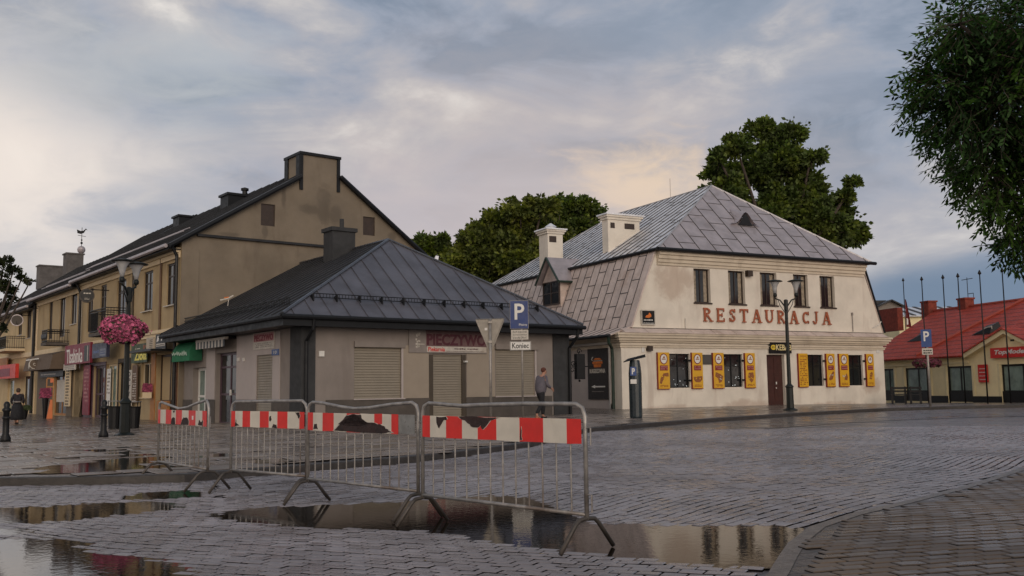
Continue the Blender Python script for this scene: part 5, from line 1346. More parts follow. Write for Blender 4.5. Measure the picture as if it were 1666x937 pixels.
with mesh('canopy', m_black, HA) as mb: a0, a1, z0, z1 = up_rect(247, 286, 571, 576); mb.fbox(ws, a0, a1, z1-0.06, z1+0.03, 0.0, 1.0)
t, FF, w_, h_ = sign_thing('air_conditioner', ws, up_rect(252.5, 264, 549.5, 568.5), 'beige air conditioning unit between the green and the black shop signs', 'air conditioner', M('ac_case', (0.42, 0.35, 0.26), 0.5), 0.35, 0.02)
with mesh('fan_grille', m_kplinth, t) as mb:
    for k in range(5): mb.fbox(FF, w_*0.0, w_*0.42, h_*(0.15+0.15*k), h_*(0.20+0.15*k), 0.351, 0.36)
def cladding(par, nm, mat, px0, px1, py0, py1, holes=(), th=0.05):
    a0, a1, z0, z1 = up_rect(px0, px1, py0, py1); z0 = -0.3; a = a0
    mb = MB()
    for h in sorted(holes):
        if h[0] > a: mb.fbox(ws, a, h[0], z0, z1, 0.002, th)
        mb.fbox(ws, max(a, h[0]), min(a1, h[1]), h[3], z1, 0.002, th) if h[3] < z1 else None
        a = h[1]
    if a < a1: mb.fbox(ws, a, a1, z0, z1, 0.002, th)
    return mb.build(nm, mat, par)
cladding(HA, 'purple_cladding', m_purple, 138.5, 172, 590, 684, [pur])
cladding(HA, 'dark_cladding', M('dark_brown_cladding', (0.05, 0.038, 0.028), 0.7, 0.2, 3, 0.1), 192.2, 212.5, 583, 684, [opt])
cladding(HA, 'brown_cladding', M('reddish_brown_cladding', (0.13, 0.06, 0.03), 0.7, 0.2, 3, 0.1), 273, 289, 576, 684, [entA])
# ---- house B
HB = thing('terraced_house', 'ochre two-storey terraced house with ornate iron balcony above the brown cafe awning', 'house', WF.w((0, YA, 0)), WR)
def childshift(par, y0):
    for o in bpy.data.objects:
        if o.parent == par: o.location.y -= y0
BF_b = Face(WF, 'S', 6.0); q = BF_b.uv(183.5, 408); zrB = q[1]; 
wB = [up_rect(115.8, 125, 477, 527)]; dB = [up_rect(97, 105.6, 484, 548), up_rect(79.5, 85, 490, 552)]
cafe = up_rect(86.5, 109.5, 602, 680); cafe = (cafe[0], cafe[1], 0.0, cafe[3])
with mesh('wall', m_ochre, HB) as mb:
    wall(mb, ws, rect_hole(-YB, -YA-0.01, -0.5, e0z-0.1), wB+dB+[cafe], 0.2)
    mb.poly([(11, YA, -.5), (11, YB, -.5), (11, YB, e0z), (11, YA, e0z)]); mb.poly([(0, YA+0.01, e0z-0.1), (11, YA+0.01, e0z-0.1), (6, YA+0.01, zrB)])
for w in wB: opening(HB, ws, *w, 0.06, 2, 1, m_frame_br, m_glass, 0.07, sill=m_dirtywhite)
for w in dB: opening(HB, ws, *w, 0.06, 2, 1, m_frame_br, m_glass, 0.07, name='balcony_door')
w = opening(HB, ws, *cafe, 0.12, 2, 1, m_orange, m_glass, 0.10, name='cafe_door', zsplit=[0.45])
with mesh('poster', m_dirtywhite, w) as mb: a0, a1, z0, z1 = up_rect(89, 106, 618, 654); mb.fbox(ws, a0, a1, z0, z1, -0.11, -0.10)
pitched(HB, YA+0.27, YB, 6, zrB, 11, e0z-0.15)
with mesh('eave_moulding', m_trimy, HB) as mb: mb.fbox(ws, -YB, -YA-0.02, e0z-0.85, e0z-0.65, 0.002, 0.08); mb.fbox(ws, -YB, -YA-0.02, e0z-0.65, e0z-0.45, 0.002, 0.18)
with mesh('storey_band', m_trimy, HB) as mb: mb.fbox(ws, -YB, -YA-0.02, zb_-0.25, zb_+0.03, 0.002, 0.08)
balcony(HB, 68, 113, 533, 554, sol=2)
nB = Vector((-(zrB-e0z+0.15), 0, 6)).normalized()
m_chb = M('grey_chimney_render', (0.11, 0.10, 0.095), 0.85, 0.2, 2, 0.2)
cB = clad(108, 136, 437, 412, HB, m_chb, (0, 0, e0z), nB, 1.2)
with mesh('ball_ventilator', m_zinc2, HB) as mb: mb.tube([(cB[1]-0.1, cB[0].y+0.4, cB[2]-0.2), (cB[1]-0.1, cB[0].y+0.4, cB[2]+0.15)], 0.14, 8); mb.ball((cB[1]-0.1, cB[0].y+0.4, cB[2]+0.38), 0.33, 12)
wv = WF.w((cB[1]-0.1, cB[0].y+0.4, cB[2]+0.7))
t = thing('weather_vane', 'thin iron weather vane with a bird on the round ventilator', 'weather vane', wv, WR)
with mesh('rod', m_black, t) as mb: mb.tube([(0, 0, 0), (0, 0, 1.55)], 0.025, 5); mb.ball((0, 0, 0.25), 0.1); mb.ball((0, 0, 0.5), 0.07); mb.tube([(-0.35, -0.2, 0.85), (0.35, 0.2, 0.85)], 0.02, 4)
with mesh('bird', m_black, t) as mb: mb.fprism(Face(Frame((0, 0, 0), 0), 'F', 0), [(-.35, 1.05), (-.1, 1.0), (.15, 1.1), (.3, 1.4), (.42, 1.35), (.3, 1.5), (.12, 1.3), (-.1, 1.25), (-.4, 1.35)], -0.015, 0.015)
clad(64, 104.5, 455, 432, HB, m_chb, (0, 0, e0z), nB, 1.3)
cladding(HB, 'cafe_front', M('cafe_taupe_front', (0.13, 0.10, 0.07), 0.75, 0.1, 3, 0.1), 62, 119, 572, 684, [cafe])
childshift(HB, YA)
# ---- house C
HC = thing('terraced_house', 'paler yellow terraced house at the left edge with light balcony railing', 'house', WF.w((0, YB, 0)), WR)
wC = [up_rect(44, 50.5, 500, 550), up_rect(30, 36, 506, 545)]; gC = [up_rect(40, 52, 612, 660)]
dC = up_rect(12, 22, 616, 682); dC = (dC[0], dC[1], 0, dC[3])
with mesh('wall', m_ochre2, HC) as mb:
    wall(mb, ws, rect_hole(-YC, -YB-0.01, -0.5, e0z-0.5), wC+gC+[dC], 0.2)
for w in wC+gC: opening(HC, ws, *w, 0.06, 2, 1, m_frame_br, m_glass, 0.07, sill=m_dirtywhite)
opening(HC, ws, *dC, 0.12, 1, 1, m_trimy, m_glass_sky, 0.15, name='shop_door')
pitched(HC, YB+0.27, YC, 6, zrB-0.3, 11, e0z-0.5)
with mesh('storey_band', m_trimy, HC) as mb: mb.fbox(ws, -YC, -YB-0.02, zb_-0.25, zb_+0.03, 0.002, 0.08)
with mesh('corner_pilaster', m_trimy, HC) as mb: a0, a1, z0, z1 = up_rect(52.5, 58.5, 500, 680); mb.fbox(ws, a0, a1, -0.3, e0z-0.6, 0.002, 0.06)
with mesh('downpipe', m_black, HC) as mb: mb.tube([(-0.16, YB+0.2, 0), (-0.16, YB+0.2, e0z-0.6)], 0.09, 6)
balcony(HC, -15, 41, 546, 566, sol=False)
childshift(HC, YB)
# ---- shop signs of the row (top level)
def ssign(px, label, mat, name='shop_sign', d=0.12, th=0.05, cat='sign'): return sign_thing(name, ws, up_rect(*px), label, cat, mat, th, d)
t, FF, w_, h_ = ssign((220, 246, 559.5, 590), 'dark green herb shop sign with yellow lettering above the flower-box window', M('sign_dark_green', (0.03, 0.05, 0.012), 0.5))
words('lettering', FF, 'Zioła', -w_*0.28, w_*0.48, h_*0.12, h_*0.62, M('lemon_letters', (0.75, 0.66, 0.12), 0.5), t, d=0.051, bold=0.03)
with mesh('small_print', m_dirtywhite, t) as mb: scribble(mb, FF, -w_*0.25, w_*0.05, h_*0.70, h_*0.80, 1, 0.051)
with mesh('flower_print', M('print_brown', (0.28, 0.10, 0.05), 0.6), t) as mb:
    for k in range(5): mb.fprism(FF, [(w_*(0.30+0.035*k*(k % 2)+0.05*math.cos(i*1.26+k)), h_*(0.72+0.04*k+0.05*math.sin(i*1.26+k))) for i in range(5)], 0.051+0.001*k, 0.054+0.001*k)
t, FF, w_, h_ = ssign((267, 283.5, 543.5, 572), 'black hairdresser sign with white figure under the roof corner', m_black, d=0.3)
with mesh('figure', m_white, t) as mb: mb.fprism(FF, [(-w_*.4, h_*.55), (-w_*.3, h_*.9), (-w_*.1, h_*.9), (-w_*.2, h_*.6)], 0.051, 0.055); mb.fprism(FF, [(w_*.05, h_*.6), (w_*.1, h_*.85), (w_*.3, h_*.85), (w_*.25, h_*.6)], 0.051, 0.055)
with mesh('white_band', m_dirtywhite, t) as mb: mb.fbox(FF, -w_*.42, w_*.45, h_*.3, h_*.46, 0.051, 0.055)
with mesh('print', m_ink, t) as mb: scribble(mb, FF, -w_*.38, w_*.4, h_*.32, h_*.43, 1, 0.055, dens=1)
with mesh('small_print', m_sgrey, t) as mb: scribble(mb, FF, -w_*.2, w_*.45, h_*.08, h_*.2, 1, 0.051, dens=1)
t, FF, w_, h_ = ssign((213, 220, 602, 660), 'narrow white vertical sign reading OPTYK beside the dark shop window', m_dirtywhite)
for k, ch_ in enumerate('OPTYK'): words('letter', FF, ch_, -w_*0.25, w_*0.25, h_*(0.82-0.185*k), h_*(0.95-0.185*k), m_ink, t, d=0.051, bold=0.02)
t, FF, w_, h_ = ssign((173, 197, 559, 582), 'dark blue box sign over the cream shop window behind the lamp post', M('sign_night_blue', (0.02, 0.025, 0.06), 0.45), d=0.5, th=0.15)
with mesh('lettering', m_bluewall, t) as mb: scribble(mb, FF, -w_*.42, w_*.02, h_*.25, h_*.65, 1, 0.151, dens=1)
with mesh('pale_panel', M('dull_blue_grey', (0.16, 0.18, 0.24), 0.5), t) as mb: mb.fbox(FF, w_*.05, w_*.46, h_*.1, h_*.6, 0.151, 0.156)
with mesh('print', m_blue, t) as mb: scribble(mb, FF, w_*.1, w_*.42, h_*.2, h_*.5, 2, 0.156, dens=0.9)
m_raspb = M('raspberry_film', (0.19, 0.012, 0.03), 0.5, 0.15, 4, 0.02)
t, FF, w_, h_ = ssign((121, 163, 560, 592), 'raspberry red fascia sign with tall white letters above the dark shop door', m_raspb, d=0.35, th=0.12)
words('lettering', FF, 'Tlsabinka', -w_*.42, w_*.22, h_*.06, h_*.78, m_white, t, d=0.121, bold=0.01)
with mesh('portrait_panel', m_black, t) as mb: mb.fbox(FF, w_*.28, w_*.46, h_*.08, h_*.86, 0.121, 0.125)
with mesh('portrait_line', m_dirtywhite, t) as mb: mb.fbox(FF, w_*.40, w_*.42, h_*.1, h_*.84, 0.125, 0.13)
t, FF, w_, h_ = ssign((118, 137.5, 592, 602), 'small white notice sign hanging under the raspberry fascia', m_dirtywhite, d=0.4)
with mesh('print', m_sgrey, t) as mb: scribble(mb, FF, -w_*.4, w_*.4, h_*.1, h_*.9, 3, 0.051, dens=0.9)
t, FF, w_, h_ = ssign((140.5, 151, 594, 675), 'tall raspberry price panel with white words beside the purple doors', m_raspb)
with mesh('print', m_pink, t) as mb: scribble(mb, FF, -w_*.32, w_*.32, h_*.25, h_*.95, 9, 0.051, dens=0.8, rng=random.Random(2))
t, FF, w_, h_ = ssign((110.8, 119.5, 590, 661), 'tall cream panel with stacked dark print left of the dark shop door', m_trimy)
with mesh('print', m_kplinth, t) as mb: scribble(mb, FF, -w_*.3, w_*.3, h_*.02, h_*.98, 14, 0.051, dens=0.95, rng=random.Random(6))
t, FF, w_, h_ = ssign((174.5, 180.5, 600, 660), 'white paper poster in the cream shop window', m_white, 'poster', 0.02, 0.01, 'poster')
with mesh('print', m_sgrey, t) as mb: scribble(mb, FF, -w_*.4, w_*.4, h_*.3, h_*.9, 6, 0.011)
t, FF, w_, h_ = ssign((221, 229, 594, 655), 'brown herb menu panel below the green sign', M('herb_brown', (0.12, 0.07, 0.04), 0.6))
with mesh('print', m_dirtywhite, t) as mb: scribble(mb, FF, -w_*.35, w_*.35, h_*.02, h_*.8, 12, 0.051, dens=0.7, rng=random.Random(9))
# cafe awning + board, red shop sign, round signs
m_brownaw = M('cafe_brown_canvas', (0.12, 0.085, 0.06), 0.8, 0.08, 3, 0.1)
r = up_rect(66, 111, 573, 602)
t, FF, w_, h_ = sign_thing('cafe_awning', ws, r, 'brown canvas awning with white coffee lettering over the cafe door', 'awning', None)
with mesh('canvas', m_brownaw, t) as mb:
    pts = [(-w_/2, 0), (w_/2, 0)]; mb.hexa([(-w_/2, -0.9, 0), (w_/2, -0.9, 0), (w_/2, 0, 0), (-w_/2, 0, 0), (-w_/2, -0.75, h_*0.75), (w_/2, -0.75, h_*0.75), (w_/2, 0, h_), (-w_/2, 0, h_)])
Fq = Face(Frame((0, 0, 0), 0), 'F', -0.86)
with mesh('lettering', m_white, t) as mb: scribble(mb, Fq, -w_*.36, w_*.12, h_*.55, h_*.68, 1, 0.06, 0.03, dens=.9)
with mesh('badge', m_dirtywhite, t) as mb: mb.fprism(Fq, [(-w_*.25+.22*math.cos(i*.524)*(1 if i % 2 else .75), h_*.3+.22*math.sin(i*.524)*(1 if i % 2 else .75)) for i in range(12)], 0.03, 0.06)
t, FF, w_, h_ = ssign((70, 108, 604, 613), 'dark cafe fascia with white and red script below the brown awning', m_black)
with mesh('lettering', m_white, t) as mb: scribble(mb, FF, -w_*.45, w_*.2, h_*.3, h_*.7, 1, 0.051, dens=.9)
t, FF, w_, h_ = ssign((10, 48, 594, 616), 'bright red shop sign with a dark centre on the pale yellow house', M('shop_red', (0.55, 0.03, 0.015), 0.45), d=0.6, th=0.2)
with mesh('dark_panel', m_raspb, t) as mb: mb.fbox(FF, -w_*.46, w_*.28, h_*.15, h_*.72, 0.201, 0.21)
t, FF, w_, h_ = ssign((3, 20, 583, 600), 'orange board above the bright red shop sign', m_orange, d=0.25)
t, FF, w_, h_ = ssign((-10, 14, 606, 616), 'long dull red fascia at the far left shopfront', m_raspb, d=0.8)
with mesh('white_stripe', m_white, t) as mb: mb.fbox(FF, w_*.0, w_*.45, h_*.5, h_*.8, 0.051, 0.055)
def roundsign(px, py, rpx, out, label, mat, ring):
    Fr = Face(WF, 'S', -out); a, z = Fr.uv(px, py); R_ = abs(Fr.uv(px, py+rpx)[1]-z)
    c = WF.w(Fr.P(a, z)); t = thing('projecting_sign', label, 'sign', c, 0)
    yw = math.degrees(math.atan2(c.y, c.x))-90; t.rotation_euler = (0, 0, rad(yw))
    F0 = Face(Frame((0, 0, 0), 0), 'F', 0)
    with mesh('disc', ring, t) as mb: mb.fprism(F0, [(R_*math.cos(i*math.pi/12), R_*math.sin(i*math.pi/12)) for i in range(24)], -0.08, 0.08)
    with mesh('face', mat, t) as mb: mb.fprism(F0, [(R_*.86*math.cos(i*math.pi/12), R_*.86*math.sin(i*math.pi/12)) for i in range(24)], 0.081, 0.09)
    d_ = WF.w(Fr.P(a, z, -out))-c; d_ = Matrix.Rotation(-rad(yw), 3, 'Z') @ d_
    with mesh('bracket', m_black, t) as mb: mb.tube([(0, 0, R_*.9), (d_.x, d_.y, R_*.9)], 0.025, 5)
    return t, F0, R_
t, F0, R_ = roundsign(141.5, 481, 11.3, 1.0, 'round dark projecting sign beside the iron balcony', m_black, m_kplinth)
with mesh('print', m_dirtywhite, t) as mb: scribble(mb, F0, -R_*.45, R_*.5, R_*.15, R_*.5, 1, 0.09, th=0.01, dens=1); scribble(mb, F0, -R_*.3, R_*.3, -R_*.6, -R_*.3, 2, 0.09, th=0.01, dens=0.8)
t, F0, R_ = roundsign(56.5, 592, 8.3, 0.9, 'round cream projecting sign with brown swirl at the cafe corner', m_brownaw, m_dirtywhite)
with mesh('swirl', m_dirtywhite, t) as mb: mb.tube([(R_*.5*math.cos(k*.6)*(k/12), -0.1, R_*.5*math.sin(k*.6)*(k/12)) for k in range(12)], 0.02, 5)
t, F0, R_ = roundsign(27.5, 521, 9.3, 0.8, 'grey satellite dish beside the pale yellow balcony', m_kplinth, m_zinc2)
t['category'] = 'satellite dish'; t.name = 'satellite_dish'
with mesh('feed_arm', m_black, t) as mb: mb.tube([(0, -0.09, -R_*.6), (0, -0.6, -0.1)], 0.02, 5)

# ================================================================ RIGHT: yellow building with red tiled roof
tf0 = Vector((26.1, 38.0, 0)); TF = Frame((tf0.x, tf0.y, zs(24.5, 46)-0.05), 11.3)
ts = Face(TF, 'S', 0)
TB = thing('yellow_shop_building', 'long yellow single-storey shop building with red tiled roof at the right', 'building', TF.o, 11.3)
ye = -ts.uv(1432, 620)[0]+1.5
tez = (ts.uv(1437, 589)[1]+ts.uv(1560, 581)[1])/2
def tr(x0, x1, y0, y1): return ts.rect(x0, y0, x1, y1)
tw = [tr(1436, 1455.5, 600, 646), tr(1472.7, 1513.5, 599, 646), tr(1541.5, 1582.5, 595.5, 647), tr(1628.8, 1700, 591, 648)]
tz0 = -0.1; tz1 = tw[2][3]
tw = [(w[0], w[1], 0.02, tz1) for w in tw]
ga0, ga1, gap_ = ts.uv(1576, 580), ts.uv(1706, 575), ts.uv(1641, 541)
with mesh('wall', m_yellow, TB) as mb:
    wall(mb, ts, [(-ye, -.4), (0, -.4), (0, tez), (ga1[0], tez), (gap_[0], gap_[1]), (ga0[0], tez), (-ye, tez)], tw, 0.15)
a = -ye
for w in sorted(tw)+[(0, 0, 0, 0)]:
    with mesh('base_course', m_black, TB) as mb: mb.fbox(ts, a, w[0], -0.3, 0.33, 0.002, 0.05)
    a = w[1]
for w in tw:
    o = opening(TB, ts, w[0], w[1], w[2], w[3], 0.10, 2, 1, m_black, m_glass_sky, 0.10, name='shop_window', zsplit=[0.30])
    with mesh('lower_panel', m_black, o) as mb: mb.fbox(ts, w[0]+0.02, w[1]-0.02, w[2], w[2]+(w[3]-w[2])*0.3, -0.12, -0.03)
with mesh('cornice', m_yframe, TB) as mb:
    for a0, a1 in ((-ye, ga0[0]), (ga1[0], 0)): mb.fbox(ts, a0, a1, tez-0.02, tez+0.12, 0.0, 0.30); mb.fbox(ts, a0, a1, tez-0.32, tez-0.22, 0.002, 0.08)
    P = ts.P
    for p, q_ in ((ga0, gap_), (gap_, ga1)):
        p = (p[0], tez) if p is ga0 else p; q_ = (q_[0], tez) if q_ is ga1 else q_
        mb.hexa([P(p[0], p[1]-.05, .32), P(q_[0], q_[1]-.05, .32), P(q_[0], q_[1]-.05, 0), P(p[0], p[1]-.05, 0), P(p[0], p[1]+.22, .32), P(q_[0], q_[1]+.22, .32), P(q_[0], q_[1]+.22, 0), P(p[0], p[1]+.22, 0)])
for w in tw:
    for q0, q1 in ((w[0]-0.16, w[0]-0.02), (w[1]+0.02, w[1]+0.16)):
        with mesh('window_trim', m_yframe, TB) as mb: mb.fbox(ts, q0, q1, 0.33, w[3]+0.05, 0.002, 0.05)
xR = 5.0; FR5 = Face(TF, 'S', xR); zR5 = (FR5.uv(1470, 511)[1]+FR5.uv(1620, 500)[1])/2; sl5 = (zR5-tez)/(xR+0.4)
xH = 9.0; zH = tez+sl5*(xH+0.4)
nT = Vector((-sl5, 0, 1)).normalized()
h0 = hit(TF, 1491, 579, (-0.4, 0, tez+0.1), nT); h1 = hit(TF, 1655, 494, (-0.4, 0, tez+0.1), nT)
dd = (h1-h0); kk_ = (xH-h0.x)/dd.x; h2 = h0+dd*kk_
yk = h0.y+dd.y*(xR-h0.x)/dd.x
E0 = Vector((-0.4, ye, tez+0.1)); E1 = Vector((-0.4, -6, tez+0.1)); S_ = lambda x, y: (x, y, tez+0.1+sl5*(x+0.4))
with mesh('roof', m_tile, TB) as mb:
    yg0, yg1 = -ga0[0]+.05, -ga1[0]-.05
    slab_roof(mb, [E0, (-.4, yg0, tez+.1), S_(xR, yg0), S_(xR, ye)], 0.12); slab_roof(mb, [S_(.12, yg0), S_(.12, yg1), S_(xR, yg1), S_(xR, yg0)], 0.12)
    slab_roof(mb, [(-.4, yg1, tez+.1), E1, S_(xR, -6), S_(xR, yg1)], 0.12)
    slab_roof(mb, [S_(xR, yk), S_(xR, -6), S_(xH, -6), S_(xH, h2.y)], 0.12)
    mb.poly([S_(xR, ye), S_(xR, yk), (xR+5, yk, tez), (xR+5, ye, tez)])
    for (p, q_) in ((ga0, gap_), (gap_, ga1)):
        p = (p[0], tez) if p is ga0 else p; q_ = (q_[0], tez) if q_ is ga1 else q_
        pa = Vector(ts.P(p[0], p[1]+.24, .4)); qa = Vector(ts.P(q_[0], q_[1]+.24, .4)); 
        lp = Vector((max(-0.4, (p[1]+.24-tez-.1)/sl5-0.4)+0.25, -p[0], p[1]+.24)); lq = Vector((max(-0.4, (q_[1]+.24-tez-.1)/sl5-0.4)+0.25, -q_[0], q_[1]+.24))
        slab_roof(mb, [pa, qa, lq, lp], 0.06)
with mesh('ridge_tiles', M('ridge_tile', (0.30, 0.05, 0.03), 0.6), TB) as mb:
    mb.tube([h0+nT*0.05, h2+nT*0.05], 0.10, 6); mb.tube([S_(xR, ye), S_(xR, yk)], 0.10, 6)
m_brick = M('red_brick_chimney', (0.20, 0.035, 0.02), 0.85, 0.25, 6, 0.3, 20)
for px0, px1, pt in ((1498.5, 1510.5, 490.5), (1558, 1570.8, 485.5)):
    FRx = Face(TF, 'S', xR-0.3); a0, a1 = FRx.uv(px0, 500)[0], FRx.uv(px1, 500)[0]; z1 = FRx.uv(px0, pt)[1]
    with mesh('chimney', m_brick, TB) as mb: mb.fbox(FRx, a0, a1, zR5-0.7, z1-0.1, -0.6, 0); mb.fbox(FRx, a0-0.05, a1+0.05, z1-0.1, z1, -0.65, 0.05)
with mesh('parapet', m_brick, TB) as mb: FRx = Face(TF, 'S', xR-1.2); a0, a1 = FRx.uv(1424, 505)[0], FRx.uv(1459.6, 505)[0]; z1 = FRx.uv(1440, 503)[1]; mb.fbox(FRx, a0, a1, z1-1.5, z1, -0.4, 0)
for px, py in ((1497, 551), (1607, 539)):
    c = hit(TF, px, py, E0, nT)
    with mesh('skylight', m_black, TB) as mb: mb.hexa([(c.x-.3, c.y-.55, c.z-.15), (c.x+.4, c.y-.55, c.z+.2), (c.x+.4, c.y+.9, c.z+.2), (c.x-.3, c.y+.9, c.z-.15), (c.x-.1, c.y-.45, c.z+.28), (c.x+.35, c.y-.45, c.z+.48), (c.x+.35, c.y+.5, c.z+.35), (c.x-.1, c.y+.5, c.z+.02)])
    if px > 1550:
        with mesh('skylight_glass', m_dirtywhite, TB) as mb: mb.hexa([(c.x-.14, c.y-.5, c.z+.10), (c.x-.11, c.y-.5, c.z+.10), (c.x-.11, c.y+.1, c.z+.10), (c.x-.14, c.y+.1, c.z+.10), (c.x-.14, c.y-.5, c.z+.26), (c.x-.11, c.y-.5, c.z+.28), (c.x-.11, c.y+.1, c.z+.2), (c.x-.14, c.y+.1, c.z+.2)])
with mesh('vent_grille', m_black, TB) as mb: a0, a1, z0, z1 = tr(1644, 1650, 552, 555); mb.fbox(ts, a0, a1, z0, z1, 0, 0.02)
r = tr(1616.5, 1700, 564, 581)
t, FF, w_, h_ = sign_thing('shop_sign', ts, r, 'wide red sign with slanted white lettering on the yellow gable', 'sign', m_red, 0.15, 0.05)
words('lettering', FF, 'TopModel', -w_*.41, w_*.23, h_*.22, h_*.80, m_white, t, d=0.151, bold=0.03, shear=0.25)
r = tr(1594, 1609, 593, 622)
t, FF, w_, h_ = sign_thing('notice_board', ts, r, 'upright red notice board with four white lines on the yellow wall', 'sign', m_red, 0.05, 0.05)
with mesh('print', m_white, t) as mb:
    for k in range(4): scribble(mb, FF, -w_*.35, w_*.35, h_*(.12+.2*k), h_*(.21+.2*k), 1, 0.051, dens=1)
t = thing('roof_antenna', 'thin television antenna standing on the red tiled roof', 'antenna', TF.w((xR+0.3, -FR5.uv(1568, 486)[0], zR5-0.3)), 11.3)
with mesh('mast', m_black, t) as mb: mb.tube([(0, 0, 0), (0, 0, 2.2)], 0.025, 4); mb.tube([(0, -.5, 1.2), (0, 0, 1.2)], 0.02, 4); mb.tube([(0, -.5, 2.1), (0, .5, 2.1)], 0.02, 4); mb.tube([(0, -.5, .9), (0, -.5, 1.2)], 0.02, 4)
# buildings behind
def simple_house(name, label, px0, px1, pyr, pye, yd, mat, rmat, depth=8):
    p = at(px0, pye, yd); q_ = at(px1, pye, yd); r_ = at(px0, pyr, yd)
    t = thing(name, label, 'house', (p.x, p.y, 0), 0); W_ = q_.x-p.x; ze_ = p.z; zr_ = r_.z
    with mesh('wall', mat, t) as mb: mb.box(0, W_, 0, depth, -1, ze_)
    return t, W_, ze_, zr_
t, W_, ze_, zr_ = simple_house('distant_hall', 'pale metal roofed hall behind the red tiled roof', 1462, 1632, 493, 514, 70, m_yellow, m_zinc)
pts = [(-.3, -.3, ze_), (W_+.3, -.3, ze_), (W_-2.2, 4, zr_), (1.5, 4, zr_)]
with mesh('roof', [m_zinc, m_seamdk], t) as mb: slab_roof(mb, pts, 0.08); slab_roof(mb, [(W_+.3, -.3, ze_), (W_+.3, 8.3, ze_), (W_-2.2, 4, zr_)], .08); mb.mi = 1; seams(mb, pts, (1, 0, 0), 0.9, 0.25, 0.05)
t, W_, ze_, zr_ = simple_house('distant_house', 'small pale house with low gable right behind the restaurant corner', 1420, 1473, 490, 505, 75, m_kwall, m_zinc)
with mesh('gable', m_kwall, t) as mb: mb.fprism(Face(Frame((0, 0, 0), 0), 'F', 0), [(-.3, ze_), (W_+.3, ze_), (W_*.55, zr_)], -8, 0.02)
with mesh('roof', m_dkroof, t) as mb: slab_roof(mb, [(-.5, -.4, ze_), (-.5, 8, ze_), (W_*.55, 8, zr_+.1), (W_*.55, -.4, zr_+.1)], .1); slab_roof(mb, [(W_+.5, -.4, ze_), (W_+.5, 8, ze_), (W_*.55, 8, zr_+.1), (W_*.55, -.4, zr_+.1)], .1)
with mesh('chimney', m_dkroof, t) as mb: mb.box(0.6, 1.5, 1, 2, ze_, zr_+0.15)
# ================================================================ STREET FURNITURE
def ground_thing(name, label, cat, px, py, h=zs, rot=0, group=None, face=True):
    p = G(px, py, h)
    r = math.degrees(math.atan2(p.y, p.x))-90 if face else rot
    return thing(name, label, cat, p, r, group), p, p.y/1540.0   # metres per picture pixel there
L0 = Face(Frame((0, 0, 0), 0), 'F', 0)
